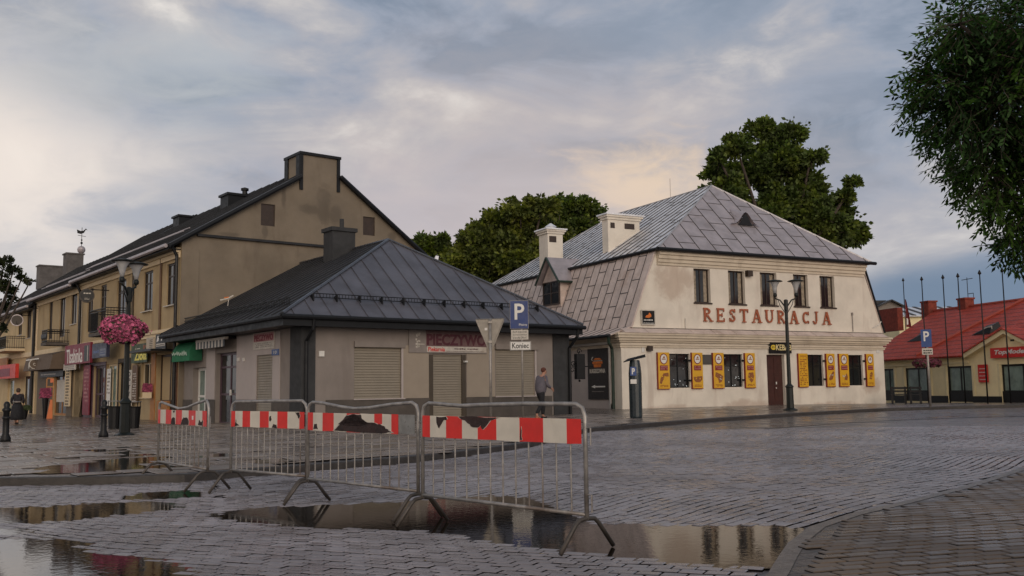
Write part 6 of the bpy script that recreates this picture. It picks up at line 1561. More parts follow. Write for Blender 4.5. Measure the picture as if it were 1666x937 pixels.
# ---- crowd barriers: (left foot px, right foot px, stripes, tears, top rail, label)
def barrier(pl, pr, stripes, tears, dip, label, sticker=None, bare=None, nbar=12, low=0.27, hgt=1.10, zb0=0.80, zb1=0.985, hook=True):
    a = G(*pl, zr); b = G(*pr, zr); L = (b-a).length; ang = math.degrees(math.atan2(b.y-a.y, b.x-a.x))
    t = thing('crowd_barrier', label, 'barrier', (a.x, a.y, 0.018), ang, 'metal crowd barriers with red and white boards'); R_ = 0.0175
    with mesh('frame', m_galv, t, True) as mb:
        rc_ = 0.09
        top = [(rc_+ (L-2*rc_)*u, 0, hgt+dz) for u, dz in dip]
        cl_ = [(0, 0, 0.235), (0, 0, hgt-rc_), (rc_*0.3, 0, hgt-rc_*0.3)]; cr_ = [(L-rc_*0.3, 0, hgt-rc_*0.3), (L, 0, hgt-rc_), (L, 0, 0.235)]
        mb.tube(cl_+top+cr_, R_, 8)
    with mesh('lower_rail', m_galv, t, True) as mb: mb.tube([(0, 0, low), (L, 0, low)], R_*0.9, 8)
    with mesh('upper_rail', m_galv, t, True) as mb: mb.tube([(0, 0.012, zb1-0.02), (L, 0.012, zb1-0.02)], 0.010, 6)
    for i in range(nbar):
        x = L*(i+1)/(nbar+1)
        with mesh('bar', m_galv, t, True) as mb: mb.tube([(x, 0, low), (x, 0.0, zb1-0.02)], 0.0075, 6, False)
    with mesh('board', [m_bare if bare else m_torn, m_bred, m_bwhite], t) as mb:
        mb.box(0.03, L-0.03, -0.016, -0.0135, zb0, zb1)
        tot = stripes[-1][1]-stripes[0][0]; s0 = stripes[0][0]
        for k, (q0, q1, c_) in enumerate(stripes):
            x0 = 0.025+(L-0.05)*(q0-s0)/tot*(bare or 1.0); x1 = 0.025+(L-0.05)*(q1-s0)/tot*(bare or 1.0)
            mb.mi = 1 if c_ == 'R' else 2
            g = random.Random(k+int(L*100)); e0_, e1_ = g.uniform(-.003, .003), g.uniform(-.004, .004)
            mb.hexa([(x0, -.021, zb0-.004+e0_), (x1, -.021, zb0-.004+e1_), (x1, -.0165, zb0), (x0, -.0165, zb0), (x0, -.021, zb1+.003), (x1, -.021, zb1+.003+e0_), (x1, -.0165, zb1), (x0, -.0165, zb1)])
    bo = [o for o in bpy.data.objects if o.name.startswith('board') and o.parent == t][0]
    for k, tr_ in enumerate(tears):
        g = random.Random(k*3+1); pts = []
        n = len(tr_)
        for i in range(n):
            (xa, za_), (xb, zb_) = tr_[i], tr_[(i+1) % n]
            for j in range(3):
                u = j/3; e_ = g.uniform(-.007, .007) if j else 0
                pts.append(((xa+(xb-xa)*u)*L+e_, zb0+(za_+(zb_-za_)*u)*(zb1-zb0)+e_))
        with mesh('torn_patch', m_torn, bo) as mb: mb.fprism(L0, pts, 0.0215, 0.0245)
        with mesh('torn_edge', m_dirtywhite, bo) as mb:
            m_ = len(pts)
            cxp = sum(p[0] for p in pts)/m_; czp = sum(p[1] for p in pts)/m_
            mb.fprism(L0, [(cxp+(x-cxp)*1.07+.002, czp+(z-czp)*1.07) if zb0 < czp+(z-czp)*1.07 < zb1 else (cxp+(x-cxp)*1.05, clamp(z, zb0, zb1)) for x, z in pts], 0.0195, 0.0232)
    if sticker:
        with mesh('sticker', m_white, bo) as mb: mb.box(L*sticker, L*sticker+0.05, -.0235, -.0215, zb0+0.07, zb0+0.12)
    for x in (0, L):
        with mesh('foot', m_foot, t, True) as mb:
            w_ = 0.29
            mb.tube([(x, -w_, 0.012), (x, -w_*0.45, 0.20), (x, -w_*0.30, 0.235), (x, 0, 0.245), (x, w_*0.30, 0.235), (x, w_*0.45, 0.20), (x, w_, 0.012)], R_, 8)
    if hook:
        for z in (0.42, 0.92):
            with mesh('hook', m_galv, t) as mb: mb.tube([(L+0.01, 0, z), (L+0.055, 0, z), (L+0.055, 0, z-0.13)], 0.007, 5)
    return t
S = lambda s_: [(float(a), float(b), c) for a, b, c in s_]
barrier((688, 857), (956, 901), S([(180, 230, 'R'), (230, 333, 'W'), (333, 432, 'R'), (432, 525, 'W'), (525, 632, 'R'), (632, 758, 'W'), (758, 880, 'R'), (880, 995, 'W'), (995, 1062, 'R')]),
        [[(.27, 1.0), (.33, .70), (.365, .52), (.40, .52), (.415, .62), (.43, .45), (.45, .60), (.475, .85), (.535, 1.0)], [(.115, .98), (.12, .60), (.135, .42), (.15, .62), (.165, .80), (.19, .86), (.185, .99)], [(.655, .05), (.662, .62), (.668, .05)]],
        [(0, 0.0), (.12, -.01), (.25, -.022), (.4, -.012), (.7, 0), (1, 0)], 'nearest crowd barrier at the right, dark V-shaped tear in its red and white board')
barrier((500, 822), (680.5, 849.5), S([(248, 287, 'R'), (287, 355, 'W'), (355, 433, 'R'), (433, 520, 'W'), (520, 610, 'R'), (610, 697, 'W'), (697, 745, 'R'), (745, 800, 'W'), (800, 838, 'R')]),
        [[(.28, .02), (.34, .40), (.38, .62), (.43, .86), (.47, .99), (.53, .96), (.545, .70), (.58, .55), (.66, .52), (.72, .40), (.77, .22), (.80, .05), (.72, -.02)], [(.075, .05), (.085, .36), (.11, .38), (.12, .05)], [(.46, .98), (.40, .9), (.36, .6), (.32, .4), (.5, .3), (.62, .5), (.55, .7)]],
        [(0, 0), (.12, -.01), (.3, -.045), (.45, -.065), (.6, -.055), (.8, -.02), (1, 0)], 'bent crowd barrier whose board is mostly torn black and ends in bare grey sheet', bare=0.86)
barrier((374.5, 802.5), (498, 817), S([(722, 757, 'R'), (757, 820, 'W'), (820, 885, 'R'), (885, 965, 'W'), (965, 1038, 'R'), (1038, 1106, 'W'), (1106, 1185, 'R'), (1185, 1275, 'W'), (1275, 1310, 'R')]),
        [[(.075, .0), (.085, .5), (.10, .2), (.14, .08)], [(.545, .45), (.55, .72), (.57, .75), (.575, .5), (.56, .38)], [(.58, .0), (.60, .22), (.635, .2), (.65, 0)], [(.875, .98), (.90, .8), (.92, .6), (.935, .7), (.93, .98)]],
        [(0, 0), (.5, .008), (1, .012)], 'straight crowd barrier with nearly intact board in front of the dark corner pilaster', nbar=12)
barrier((256, 783.5), (337, 801.5), S([(152, 172, 'R'), (172, 220, 'W'), (220, 268, 'R'), (268, 305, 'W'), (305, 355, 'R'), (355, 408, 'W'), (408, 462, 'R'), (462, 512, 'W'), (512, 542, 'R')]),
        [[(.30, 0), (.31, .35), (.34, .5), (.38, .45), (.39, 0)], [(.50, .0), (.53, .35), (.56, .52), (.62, .52), (.66, .30), (.66, .0)], [(.33, .98), (.36, .8), (.38, .98)], [(.84, .05), (.86, .4), (.90, .25), (.93, .4), (.93, 0)]],
        [(0, -.01), (.2, -.05), (.42, -.095), (.6, -.075), (.8, -.02), (1, .02)], 'leftmost crowd barrier, its top rail sagging in the middle', sticker=.72, nbar=11)
# ---- street lamps
m_lampglass = M('milky_lamp_glass', (0.42, 0.42, 0.42), 0.15, 0.1, 6, 0)
m_pole = M('dark_green_pole', (0.010, 0.013, 0.012), 0.42, 0.3, 5, 0.1, spec=0.3)
def lamp(px, py, label, height, arm_dir, head_sp, group='two-headed street lamps', rscale=1.0):
    t, p, k = ground_thing('street_lamp', label, 'street lamp', px, py, zs, face=True, group=group); H = height
    with mesh('pole', m_pole, t) as mb:
        n = 8
        mb.lathe([(0.26, 0), (0.26, 0.04), (0.14, 0.10), (0.13, 0.85), (0.15, 0.88), (0.15, 0.92), (0.075, 1.0), (0.060, H*0.76), (0.078, H*0.765), (0.078, H*0.845), (0.03, H*0.85)], (0, 0, 0), n)
    d = Vector((math.cos(arm_dir), math.sin(arm_dir), 0))
    for s_ in (-1, 1):
        with mesh('arm', m_pole, t, True) as mb:
            e = d*s_*head_sp
            mb.tube([(0, 0, H*0.80), tuple(e*0.15+Vector((0, 0, H*0.80))), tuple(e*0.55+Vector((0, 0, H*0.845))), tuple(e*0.95+Vector((0, 0, H*0.855))), tuple(e+Vector((0, 0, H*0.88)))], 0.028, 6)
            mb.tube([tuple(d*s_*0.03+Vector((0, 0, H*0.74))), tuple(e*0.6+Vector((0, 0, H*0.81))), tuple(e*0.7+Vector((0, 0, H*0.845)))], 0.014, 5)
        hd = MB(); c = (e.x, e.y, H*0.87); hh = H*0.13
        hd.lathe([(0.05, 0), (0.07, 0.03), (0.07, 0.10), (0.05, 0.14)], c, 10)
        ho = hd.build('lamp_head', m_pole, t, True)
        with mesh('lamp_glass', m_lampglass, ho, True) as mb: mb.lathe([(0.045, 0.14), (0.075, hh*0.45), (0.12, hh*0.7), (0.20, hh*0.90), (0.21, hh*0.92)], c, 12)
        with mesh('lamp_cap', m_pole, ho, True) as mb: mb.lathe([(0.21, hh*0.88), (0.30, hh*0.90), (0.31, hh*0.93), (0.20, hh*0.99), (0.05, hh*1.03), (0.01, hh*1.03)], c, 16)
    return t, p, k
lamp(1286, 668, 'dark two-headed street lamp in front of the restaurant door', 4.95, 0.25, 0.40)
tl, plamp, kl = lamp(202.5, 709.5, 'dark two-headed street lamp carrying the big pink flower ball', 4.72, 1.05, 0.36)
m_flower = M('pink_petunia', (0.34, 0.075, 0.145), 0.8, 0.3, 8, 0, island=0.7)
m_fleaf = M('petunia_leaf', (0.05, 0.07, 0.03), 0.8, 0.3, 8, 0, island=0.6)
m_flower2 = M('dull_petunia', (0.14, 0.035, 0.055), 0.8, 0.3, 8, 0, island=0.6)
def flower_ball(label, c, rx, rz, n, group=None, leafn=400, seed=1, s0=0.05, cat='flower basket', fm=None):
    t = thing('flower_basket', label, cat, c, 0, group); g = random.Random(seed)
    with mesh('basket', m_pole, t) as mb: mb.lathe([(rx*.25, -rz*.5), (rx*.55, -rz*.2), (rx*.6, 0), (rx*.1, 0.02)], (0, 0, 0), 14)
    for nm, mt, cnt, rr_ in (('blossom', fm or m_flower, n, 1.0), ('foliage', m_fleaf, leafn, 0.93)):
        mb = MB()
        for _ in range(cnt):
            th = g.uniform(0, 2*math.pi); u = g.uniform(-0.75, 1); r_ = math.sqrt(1-u*u)
            bump = 1+0.10*math.sin(3*th+5*u)+g.uniform(-.10, .07)
            p = Vector((rx*rr_*r_*math.cos(th)*bump, rx*rr_*r_*math.sin(th)*bump, rz*u*bump*rr_))
            if u < -0.1: p.x *= 0.88; p.y *= 0.88
            if g.random() < .12: p *= g.uniform(1.03, 1.16); p.z -= g.uniform(0, .06)
            nr = Vector((r_*math.cos(th), r_*math.sin(th), u))+Vector((g.uniform(-.6, .6), g.uniform(-.6, .6), g.uniform(-.6, .6))); nr.normalize()
            a = nr.orthogonal().normalized(); b = nr.cross(a); s_ = s0*g.uniform(.6, 1.1); k = 5 if cnt < 3000 else 4
            mb.add([tuple(p)]+[tuple(p+a*s_*math.cos(j*2*math.pi/k)+b*s_*math.sin(j*2*math.pi/k)+nr*s_*0.45) for j in range(k)], [(0, 1+j, 1+(j+1) % k) for j in range(k)])
        o = mb.build(nm, mt, t); o['kind'] = 'stuff'
    return t
c = Vector(plamp)+Vector((-0.06, -0.1, 0)); zc_ = at(197, 538, c.y).z
flower_ball('big round ball of pink petunias halfway up the left lamp post', (c.x-0.02, c.y, zc_), 0.54, 0.38, 2300, None, 1300, 1, 0.048)
# ---- bollards
def bollard(px, py, label, h=0.98):
    t, p, k = ground_thing('bollard', label, 'bollard', px, py, group='black iron bollards')
    with mesh('post', m_black, t, True) as mb: mb.lathe([(0.12, 0), (0.12, 0.10), (0.075, 0.20), (0.07, 0.72), (0.095, 0.75), (0.095, 0.80), (0.06, 0.83), (0.075, 0.90), (0.05, 0.96), (0.01, h)], (0, 0, 0), 12)
    with mesh('collar', m_black, t, True) as mb: mb.lathe([(0.078, 0.55), (0.09, 0.57), (0.09, 0.60), (0.078, 0.62)], (0, 0, 0), 12)
bollard(8.5, 720, 'black iron bollard at the left edge of the square')
bollard(168, 712.5, 'black iron bollard just left of the lamp with the flower ball')
# ---- litter bins each side of the lamp
def bin_(px0, px1, py0, py1, label):
    t, p, k = ground_thing('litter_bin', label, 'litter bin', (px0+px1)/2, py1+1, group='black litter bins'); W_ = (px1-px0)*k; H = (py1-py0)*k
    r = W_/2
    with mesh('body', m_black, t) as mb: mb.lathe([(r*.78, 0.03), (r*.95, H*.75), (r, H*.80), (r*.9, H*.80), (r*.7, H*.3)], (0, 0, 0), 14)
    with mesh('rim', m_galv, t) as mb: mb.tube([(r*math.cos(i*math.pi/8), r*math.sin(i*math.pi/8), H*.97) for i in range(17)], 0.015, 5)
    with mesh('rim_post', m_black, t) as mb:
        for i in range(4): x, y = r*math.cos(i*math.pi/2+.5), r*math.sin(i*math.pi/2+.5); mb.tube([(x, y, H*.78), (x, y, H)], 0.012, 4)
bin_(174.5, 196, 651, 698, 'black round litter bin left of the lamp post'); bin_(206, 228, 652, 697, 'black round litter bin right of the lamp post')
# ---- parking meter
t, p, k = ground_thing('parking_meter', 'dark slim parking meter with slanted solar top on the pavement', 'parking meter', 1035, 680); H = 100*k; w = 18*k
with mesh('body', M('dark_teal_case', (0.014, 0.024, 0.030), 0.3, 0.15, 3, 0.03), t) as mb: mb.lathe([(w*.52, 0), (w*.56, 0.05), (w*.58, H*.72), (w*.50, H*.86), (w*.42, H*.93)], (0, 0, 0), 12)
with mesh('solar_top', m_black, t) as mb: mb.hexa([(-w*1.05, -.25, H*.90), (w*.95, -.25, H*.98), (w*1.0, .30, H*.98), (-w*1.0, .30, H*.90), (-w*.6, -.15, H*.955), (w*.95, -.2, H*1.02), (w*.95, .25, H*1.02), (-w*.6, .2, H*.955)])
with mesh('parking_badge', m_bluewall, t) as mb: mb.box(-w*.42, w*.12, -w*.60-.01, -w*.60+.05, H*.68, H*.82)
words('lettering', Face(Frame((0, 0, 0), 0), 'F', -w*.60), 'P', -w*.28, w*.0, H*.70, H*.80, m_white, t, d=0.011, bold=0.04)
with mesh('screen', m_white, t) as mb: mb.box(-w*.42, w*.12, -w*.60-.01, -w*.60+.05, H*.55, H*.62)
# ---- road signs in front of the bakery
def post(name, label, cat, px, py, top_py, r=0.032, group=None, h=zs, lean=0.0):
    t, p, k = ground_thing(name, label, cat, px, py, h, group=group); H = at(px, top_py, p.y).z-p.z
    with mesh('post', m_post, t, True) as mb: mb.tube([(0, 0, 0), (lean, 0, H)], r, 8)
    return t, p, k, H
# yield sign seen from behind
t, p, k, H = post('yield_sign', 'back of a triangular yield sign on a rusty grey post', 'road sign', 799, 700, 518, 0.035)
zz = lambda py: at(800, py, p.y).z-p.z
wd = 23.2*k
with mesh('plate', m_signback, t) as mb: mb.fprism(L0, [(-wd+.03, zz(518.5)), (wd-.03, zz(517.5)), (wd, zz(521)), (0.06, zz(568)), (-0.06, zz(568)), (-wd, zz(522))], -0.075, -0.060)
with mesh('rim', m_post, t) as mb: mb.tube([(-wd, -0.0+.055, zz(519)), (wd, .055, zz(518)), (0, .055, zz(571)), (-wd, .055, zz(519))], 0.012, 5)
with mesh('sticker', m_white, t) as mb: a = (792-799)*k; mb.fbox(L0, a-.03, a+.04, zz(537), zz(533), -0.059, -0.054)
with mesh('clamp', m_post, t) as mb:
    for y_ in (524, 556): mb.box(-.045, .045, -.04, .075, zz(y_)-.03, zz(y_)+.03)
# parking end sign
t, p, k, H = post('parking_sign', 'blue parking sign with two white plates reading Koniec in front of the bakery', 'road sign', 851, 690, 490, 0.028)
zz = lambda py: at(851, py, p.y).z-p.z; xx = lambda px: (px-850.5)*k
BL = dict()
with mesh('blue_plate', m_blue, t) as mb: mb.fbox(L0, xx(832), xx(861), zz(534.5), zz(489.5), 0.035, 0.045)
with mesh('plate_edge', m_post, t) as mb: mb.fbox(L0, xx(831.5), xx(861.5), zz(535.0), zz(489), 0.028, 0.034)
words('letter', L0, 'P', xx(839), xx(855), zz(520), zz(494), m_white, t, d=0.046, th=0.004, bold=0.015)
words('small_lettering', L0, 'Płatny', xx(846), xx(859.5), zz(531), zz(526.5), m_white, t, d=0.046, th=0.004)
with mesh('white_plate', m_dirtywhite, t) as mb: mb.fbox(L0, xx(833), xx(861), zz(552.5), zz(536.5), 0.035, 0.045)
with mesh('print', m_ink, t) as mb:
    for i_, ln_ in enumerate(('Pn-Pt 8.00-17.00', 'nie dotyczy posiadaczy', 'w strefie OPŁAT')): letters(mb, L0, ln_, xx(836), xx(858.5), zz(541.7+4.6*i_), zz(538.6+4.6*i_), d=0.046, th=0.003)
with mesh('name_plate', m_white, t) as mb: mb.fbox(L0, xx(831), xx(865), zz(569.8), zz(555.5), 0.035, 0.045)
with mesh('name_plate_border', m_ink, t) as mb:
    for a_, b_, c_, d_ in ((831.6, 864.4, 569.4, 568.9), (831.6, 864.4, 556.3, 555.8), (831.6, 832.1, 568.8, 556.4), (863.9, 864.4, 568.8, 556.4)): mb.fbox(L0, xx(a_), xx(b_), zz(c_), zz(d_), 0.046, 0.049)
words('lettering', L0, 'Koniec', xx(834.5), xx(861.5), zz(566.6), zz(558), m_ink, t, d=0.046, th=0.004, bold=0.012)
# parking sign on the right
t, p, k, H = post('parking_sign', 'blue P sign with small white plate on the far right pavement', 'road sign', 1514, 662, 536, 0.045)
zz = lambda py: at(1513, py, p.y).z-p.z; xx = lambda px: (px-1513)*k
with mesh('blue_plate', m_bluewall, t) as mb: mb.fbox(L0, xx(1504.5), xx(1520.5), zz(564.5), zz(536), 0.05, 0.065)
words('letter', L0, 'P', xx(1508.5), xx(1517), zz(555), zz(539), m_white, t, d=0.066, th=0.006, bold=0.02)
with mesh('white_plate', m_dirtywhite, t) as mb: mb.fbox(L0, xx(1505), xx(1521), zz(577), zz(566.5), 0.05, 0.065)
with mesh('print', m_ink, t) as mb: scribble(mb, L0, xx(1507), xx(1519.5), zz(576), zz(568), 2, 0.066, th=0.005, dens=.9)
# ---- flagpoles
FP_ = [(1480.4, 654.6, 454, 'leftmost flagpole, with a furled dark red flag'), (1511, 655.5, 452, 'flagpole second from the left, behind the P sign'), (1546.2, 655.5, 449, 'flagpole third from the left with bare pole'), (1571, 655.5, 446.5, 'flagpole fourth from the left by the brick chimney'), (1607.2, 656, 441.5, 'flagpole fifth from the left, crossing the red notice board'), (1644.7, 656, 437.5, 'rightmost flagpole, in front of the wide red sign on the gable')]
for i, (px, py, tp, lab) in enumerate(FP_):
    t, p, k = ground_thing('flagpole', lab, 'flagpole', px, py, zs, group='flagpoles in a row'); H = at(px, tp, p.y).z-p.z
    with mesh('pole', m_black, t, True) as mb: mb.tube([(0, 0, 0), (0, 0, H*.5), (0, 0, H-0.15)], [0.036, 0.031, 0.025], 7)
    with mesh('finial', m_black, t, True) as mb: mb.lathe([(0.02, H-.16), (0.085, H-.10), (0.05, H-.0), (0.01, H+.08)], (0, 0, 0), 8)
    if i == 0: tf_, pf_, kf_ = t, p, k
t = thing('flag', 'furled dark red and white flag hanging on the leftmost flagpole', 'flag', pf_, 0)
zt_ = at(1474, 487, pf_.y).z-pf_.z; zb2 = at(1478, 532, pf_.y).z-pf_.z
with mesh('cloth', M('dark_red_flag', (0.16, 0.02, 0.02), 0.8, 0.2, 5, 0.1), t) as mb:
    n = 8; P0_ = []
    for i in range(n+1):
        z = zt_+(zb2-zt_)*i/n; w_ = 0.05+0.26*(i/n)**0.8
        P0_ += [(0.03, -.03, z), (0.03+w_*.4, -.07+.05*math.sin(i), z), (0.03+w_*.75, .03, z-.02), (0.03+w_, -.05, z+.03*math.sin(i*2))]
    mb.add(P0_, [(i*4+j, i*4+j+1, i*4+5+j, i*4+4+j) for i in range(n) for j in range(3)])
with mesh('white_stripe', m_white, t) as mb: mb.box(0.05, 0.14, -.09, -.075, zb2+.15, zb2+.55)
c = at(1508, 591, G(1511, 655.5).y-0.3)
for k_, dx in enumerate((-.36, .36)):
    flower_ball(['dull pink flower basket on the left of the pole behind the P sign', 'dull pink flower basket on the right of the pole behind the P sign'][k_], (c.x+dx, c.y, c.z), 0.34, 0.22, 500, 'small flower baskets', 300, 5+k_, 0.06, fm=m_flower2)
# ---- benches by the yellow building
def bench(px0, px1, py, label):
    t, p, k = ground_thing('bench', label, 'bench', (px0+px1)/2, py, group='dark benches'); W_ = (px1-px0)*k
    with mesh('seat', m_black, t) as mb:
        for i in range(3): mb.box(-W_/2, W_/2, -.22+.16*i, -.10+.16*i, .42, .46)
    with mesh('backrest', m_black, t) as mb: mb.box(-W_/2, W_/2, .28, .31, .56, .64); mb.box(-W_/2, W_/2, .28, .31, .70, .80)
    for s_ in (-1, 1):
        with mesh('leg', m_black, t) as mb: mb.box(s_*W_*.38-.05, s_*W_*.38+.05, -.2, .3, 0, .42); mb.box(s_*W_*.38-.04, s_*W_*.38+.04, .24, .28, .42, .82)
bench(1450, 1476, 657, 'dark bench at the corner of the restaurant'); bench(1481, 1500, 657, 'dark bench behind the pole of the P sign')
# ---- clay pots, planters, boards by the cafe
def planter(px, py0, py1, label, fl=True):
    t, p, k = ground_thing('planter', label, 'planter', px, py1, group='planters'); H = (py1-py0)*k*.7; r = 5*k
    with mesh('pot', m_black, t) as mb: mb.lathe([(r*.5, 0), (r, H*.95), (r*1.05, H), (r*.7, H*.9)], (0, 0, 0), 12)
    g = random.Random(int(px)); mb = MB()
    for _ in range(260):
        a, b_ = g.uniform(0, 6.28), g.uniform(0, 1); R_ = r*1.7*math.sqrt(g.random()); x, y, z = R_*math.cos(a), R_*math.sin(a), H+b_*(py1-py0)*k*.32
        s_ = .06; mb.poly([(x-s_, y, z-s_*.5), (x+s_, y+.02, z), (x, y-.03, z+s_)])
    o = mb.build('flowers', m_flower if fl else m_fleaf, t); o['kind'] = 'stuff'
planter(72.5, 634, 681, 'tall black planter with red flowers beside the cafe door'); planter(40, 661, 682, 'low pot with green leaves under the pale yellow house window', False)
t, p, k = ground_thing('a_board', 'bright orange pavement board leaning beside the cafe planter', 'board', 80.5, 681)
with mesh('panel', M('bright_orange', (0.62, 0.16, 0.04), 0.5, 0.08, 4, 0), t) as mb: mb.fprism(L0, [(-4.5*k, 0), (4*k, 0), (3*k, 30*k), (0.2*k, 31*k)], -0.03, 0.03)
with mesh('strut', m_black, t) as mb: mb.hexa([(-2*k, .5, 0), (2*k, .5, 0), (2*k, .54, 0), (-2*k, .54, 0), (-1*k, .03, 28*k), (1*k, .03, 28*k), (1*k, .06, 28*k), (-1*k, .06, 28*k)])
t, p, k = ground_thing('menu_stand', 'slim orange framed menu stand at the cafe wall', 'stand', 79.5, 679)
with mesh('frame', m_orange, t) as mb:
    for x in (-5*k, 5*k): mb.box(x-.03, x+.03, .3, .35, 0.0, 62*k)
    mb.box(-5*k, 5*k, .3, .35, 62*k, 64*k); mb.box(-5*k+.03, 5*k-.03, .3, .35, 48*k, 50*k)
with mesh('header', M('bright_orange2', (0.6, 0.15, 0.05), 0.5), t) as mb: mb.box(0, 5*k, .27, .299, 56*k, 62*k)
t, p, k = ground_thing('window_box', 'white flower box below the shop window of the green sign', 'flower box', 238, 684)
wz = at(238, 643, p.y).z-p.z
with mesh('box', m_trimy, t) as mb: mb.box(-7*k, 7*k, .1, .4, wz-.12, wz+.12)
mb = MB(); g = random.Random(8)
for _ in range(200): x, y, z = g.uniform(-7, 7)*k, g.uniform(.1, .4), wz+.1+g.uniform(0, .35); mb.poly([(x-.05, y, z), (x+.05, y, z+.02), (x, y-.04, z+.07)])
o = mb.build('flowers', m_flower, t); o['kind'] = 'stuff'; [setattr(o, 'name', 'flowers')]
# weeds at the restaurant foot
m_weed = M('dark_weed', (0.02, 0.025, 0.012), 0.9, 0.3, 8, 0, island=0.4)
for q_, (px0, px1, py, n, lab) in enumerate([(1405, 1438, 655, 60, 'dark weeds at the right foot of the restaurant wall'), (996, 1008, 664, 25, 'small dead weeds at the foot of the downpipe')]):
    t, p, k = ground_thing('weeds', lab, 'weeds', (px0+px1)/2, py+1); g = random.Random(q_+4); mb = MB()
    for _ in range(n):
        x = g.uniform(-1, 1)*(px1-px0)/2*k; h = g.uniform(.1, .42)*(1.2 if x < -.3 else .7); dx = g.uniform(-.1, .1); mb.tube([(x, g.uniform(-.15, .05), 0), (x+dx*.5, -.05, h*.6), (x+dx, 0, h)], [0.02, 0.03, 0.008], 4)
    mb.build('leaves', m_weed, t)['kind'] = 'stuff'
# toppled drone-like aerial lying on the bakery roof
p = hit(KF, 370, 498, A0, Vector((-(ZR-ze), 0, UM-eL)).normalized()); p = KF.w(p)
t = thing('roof_aerial', 'small white and orange aerial standing on the dark bakery roof near its left end', 'aerial', p, 20)
with mesh('mast', m_post, t) as mb: mb.tube([(0, 0, -.1), (0.05, 0, .35)], 0.02, 5); mb.tube([(0, 0, 0), (.12, 0, -.15)], 0.02, 5)
with mesh('arm', m_dirtywhite, t) as mb: mb.tube([(-.28, 0, .22), (0.02, 0, .30), (.22, 0, .42)], 0.035, 6)
with mesh('orange_cap', m_or, t) as mb: mb.tube([(-.12, 0, .32), (.05, 0, .35)], 0.03, 6)

# ================================================================ PEOPLE
def skin(name, verts, edges, radii, mat, parent, sub=2):
    me = bpy.data.meshes.new('s'); me.from_pydata([tuple(v) for v in verts], edges, []); o = bpy.data.objects.new('s', me); COL.objects.link(o)
    md = o.modifiers.new('sk', 'SKIN'); md.use_smooth_shade = True
    for i, r in enumerate(radii):
        r = r if isinstance(r, tuple) else (r, r); me.skin_vertices[0].data[i].radius = r
    me.skin_vertices[0].data[0].use_root = True
    sb = o.modifiers.new('sb', 'SUBSURF'); sb.levels = sub; sb.render_levels = sub
    dg = bpy.context.evaluated_depsgraph_get(); dg.update()
    nm = bpy.data.meshes.new_from_object(o.evaluated_get(dg)); bpy.data.objects.remove(o)
    nm.name = name; nm.materials.clear(); nm.materials.append(mat)
    for pl_ in nm.polygons: pl_.use_smooth = True
    q = bpy.data.objects.new(name, nm); COL.objects.link(q); q.parent = parent; return q
m_skin = M('skin', (0.42, 0.22, 0.15), 0.6, 0.08, 8, 0)
def chain(verts, edges, radii, start, pts):
    """append a chain rooted at vertex index start"""
    prev = start
    for p, r in pts: verts.append(p); radii.append(r); edges.append((prev, len(verts)-1)); prev = len(verts)-1
    return prev
def hand(v, e, r, wrist, d, side):
    d = Vector(d).normalized(); s_ = d.cross(Vector((0, 1, 0)) if abs(d.y) < .9 else Vector((1, 0, 0))).normalized(); w = Vector(v[wrist])
    palm = chain(v, e, r, wrist, [(tuple(w+d*.05), .026)])
    for k in range(4):
        o_ = s_*(.022*(k-1.5)); L_ = (.075, .085, .08, .06)[k]; q = w+d*.08+o_
        chain(v, e, r, palm, [(tuple(q), .009), (tuple(q+d*L_*.5+Vector((0, side*.006, -.004))), .0085), (tuple(q+d*L_+Vector((0, side*.018, -.014))), .007)])
    chain(v, e, r, palm, [(tuple(w+d*.05+s_*.04), .010), (tuple(w+d*.085+s_*.06), .008)])
def person(label, loc, rot, H, pose, mats):
    t = thing('person', label, 'person', loc, rot); s = H/1.75
    J = {k: Vector(v)*s for k, v in pose.items()}
    v = []; e = []; r = []
    def add(p, rr_): v.append(tuple(p)); r.append(rr_); return len(v)-1
    pel = add(J['pelvis'], (.14*s, .11*s)); ch_ = None
    sp = chain(v, e, r, pel, [(tuple(J['waist']), (.13*s, .10*s)), (tuple(J['chest']), (.16*s, .12*s)), (tuple(J['neck']-Vector((0, 0, .04*s))), .075*s)])
    nk = chain(v, e, r, sp, [(tuple(J['neck']+Vector((0, 0, .02*s))), .05*s)])
    chain(v, e, r, nk, [(tuple(J['head']-Vector((0, 0, .05*s))), (.07*s, .08*s)), (tuple(J['head']+Vector((0, 0, .03*s))), (.078*s, .09*s)), (tuple(J['head']+Vector((0, 0, .09*s))), (.055*s, .065*s))])
    for sd in ('L', 'R'):
        q = chain(v, e, r, sp, [(tuple(J['sh'+sd]), .062*s), (tuple(J['el'+sd]), .045*s), (tuple(J['wr'+sd]), .028*s)])
        hand(v, e, r, q, J['wr'+sd]-J['el'+sd], 1)
        chain(v, e, r, pel, [(tuple(J['hip'+sd]), .095*s), (tuple(J['kn'+sd]), .058*s), (tuple(J['an'+sd]), .04*s), (tuple(J['toe'+sd]), .035*s)])
    body = skin('body', v, e, r, m_skin, t)
    h = J['head']; f = Vector(pose['face']).normalized(); sd_ = Vector((-f.y, f.x, 0))
    with mesh('face', m_skin, t, True) as mb:
        mb.ball(tuple(h+f*.085*s+Vector((0, 0, -.01*s))), .016*s, 8, (1, 1, 1.5))
        for q in (-1, 1): mb.ball(tuple(h+sd_*q*.082*s), .022*s, 8, (.6, .6, 1.4))
        mb.ball(tuple(h+f*.075*s+Vector((0, 0, -.06*s))), .022*s, 8, (1, 1, .6))
    with mesh('eyes', m_ink, t, True) as mb:
        for q in (-1, 1): mb.ball(tuple(h+f*.080*s+sd_*q*.03*s+Vector((0, 0, .015*s))), .011*s, 6)
    return t, J, s
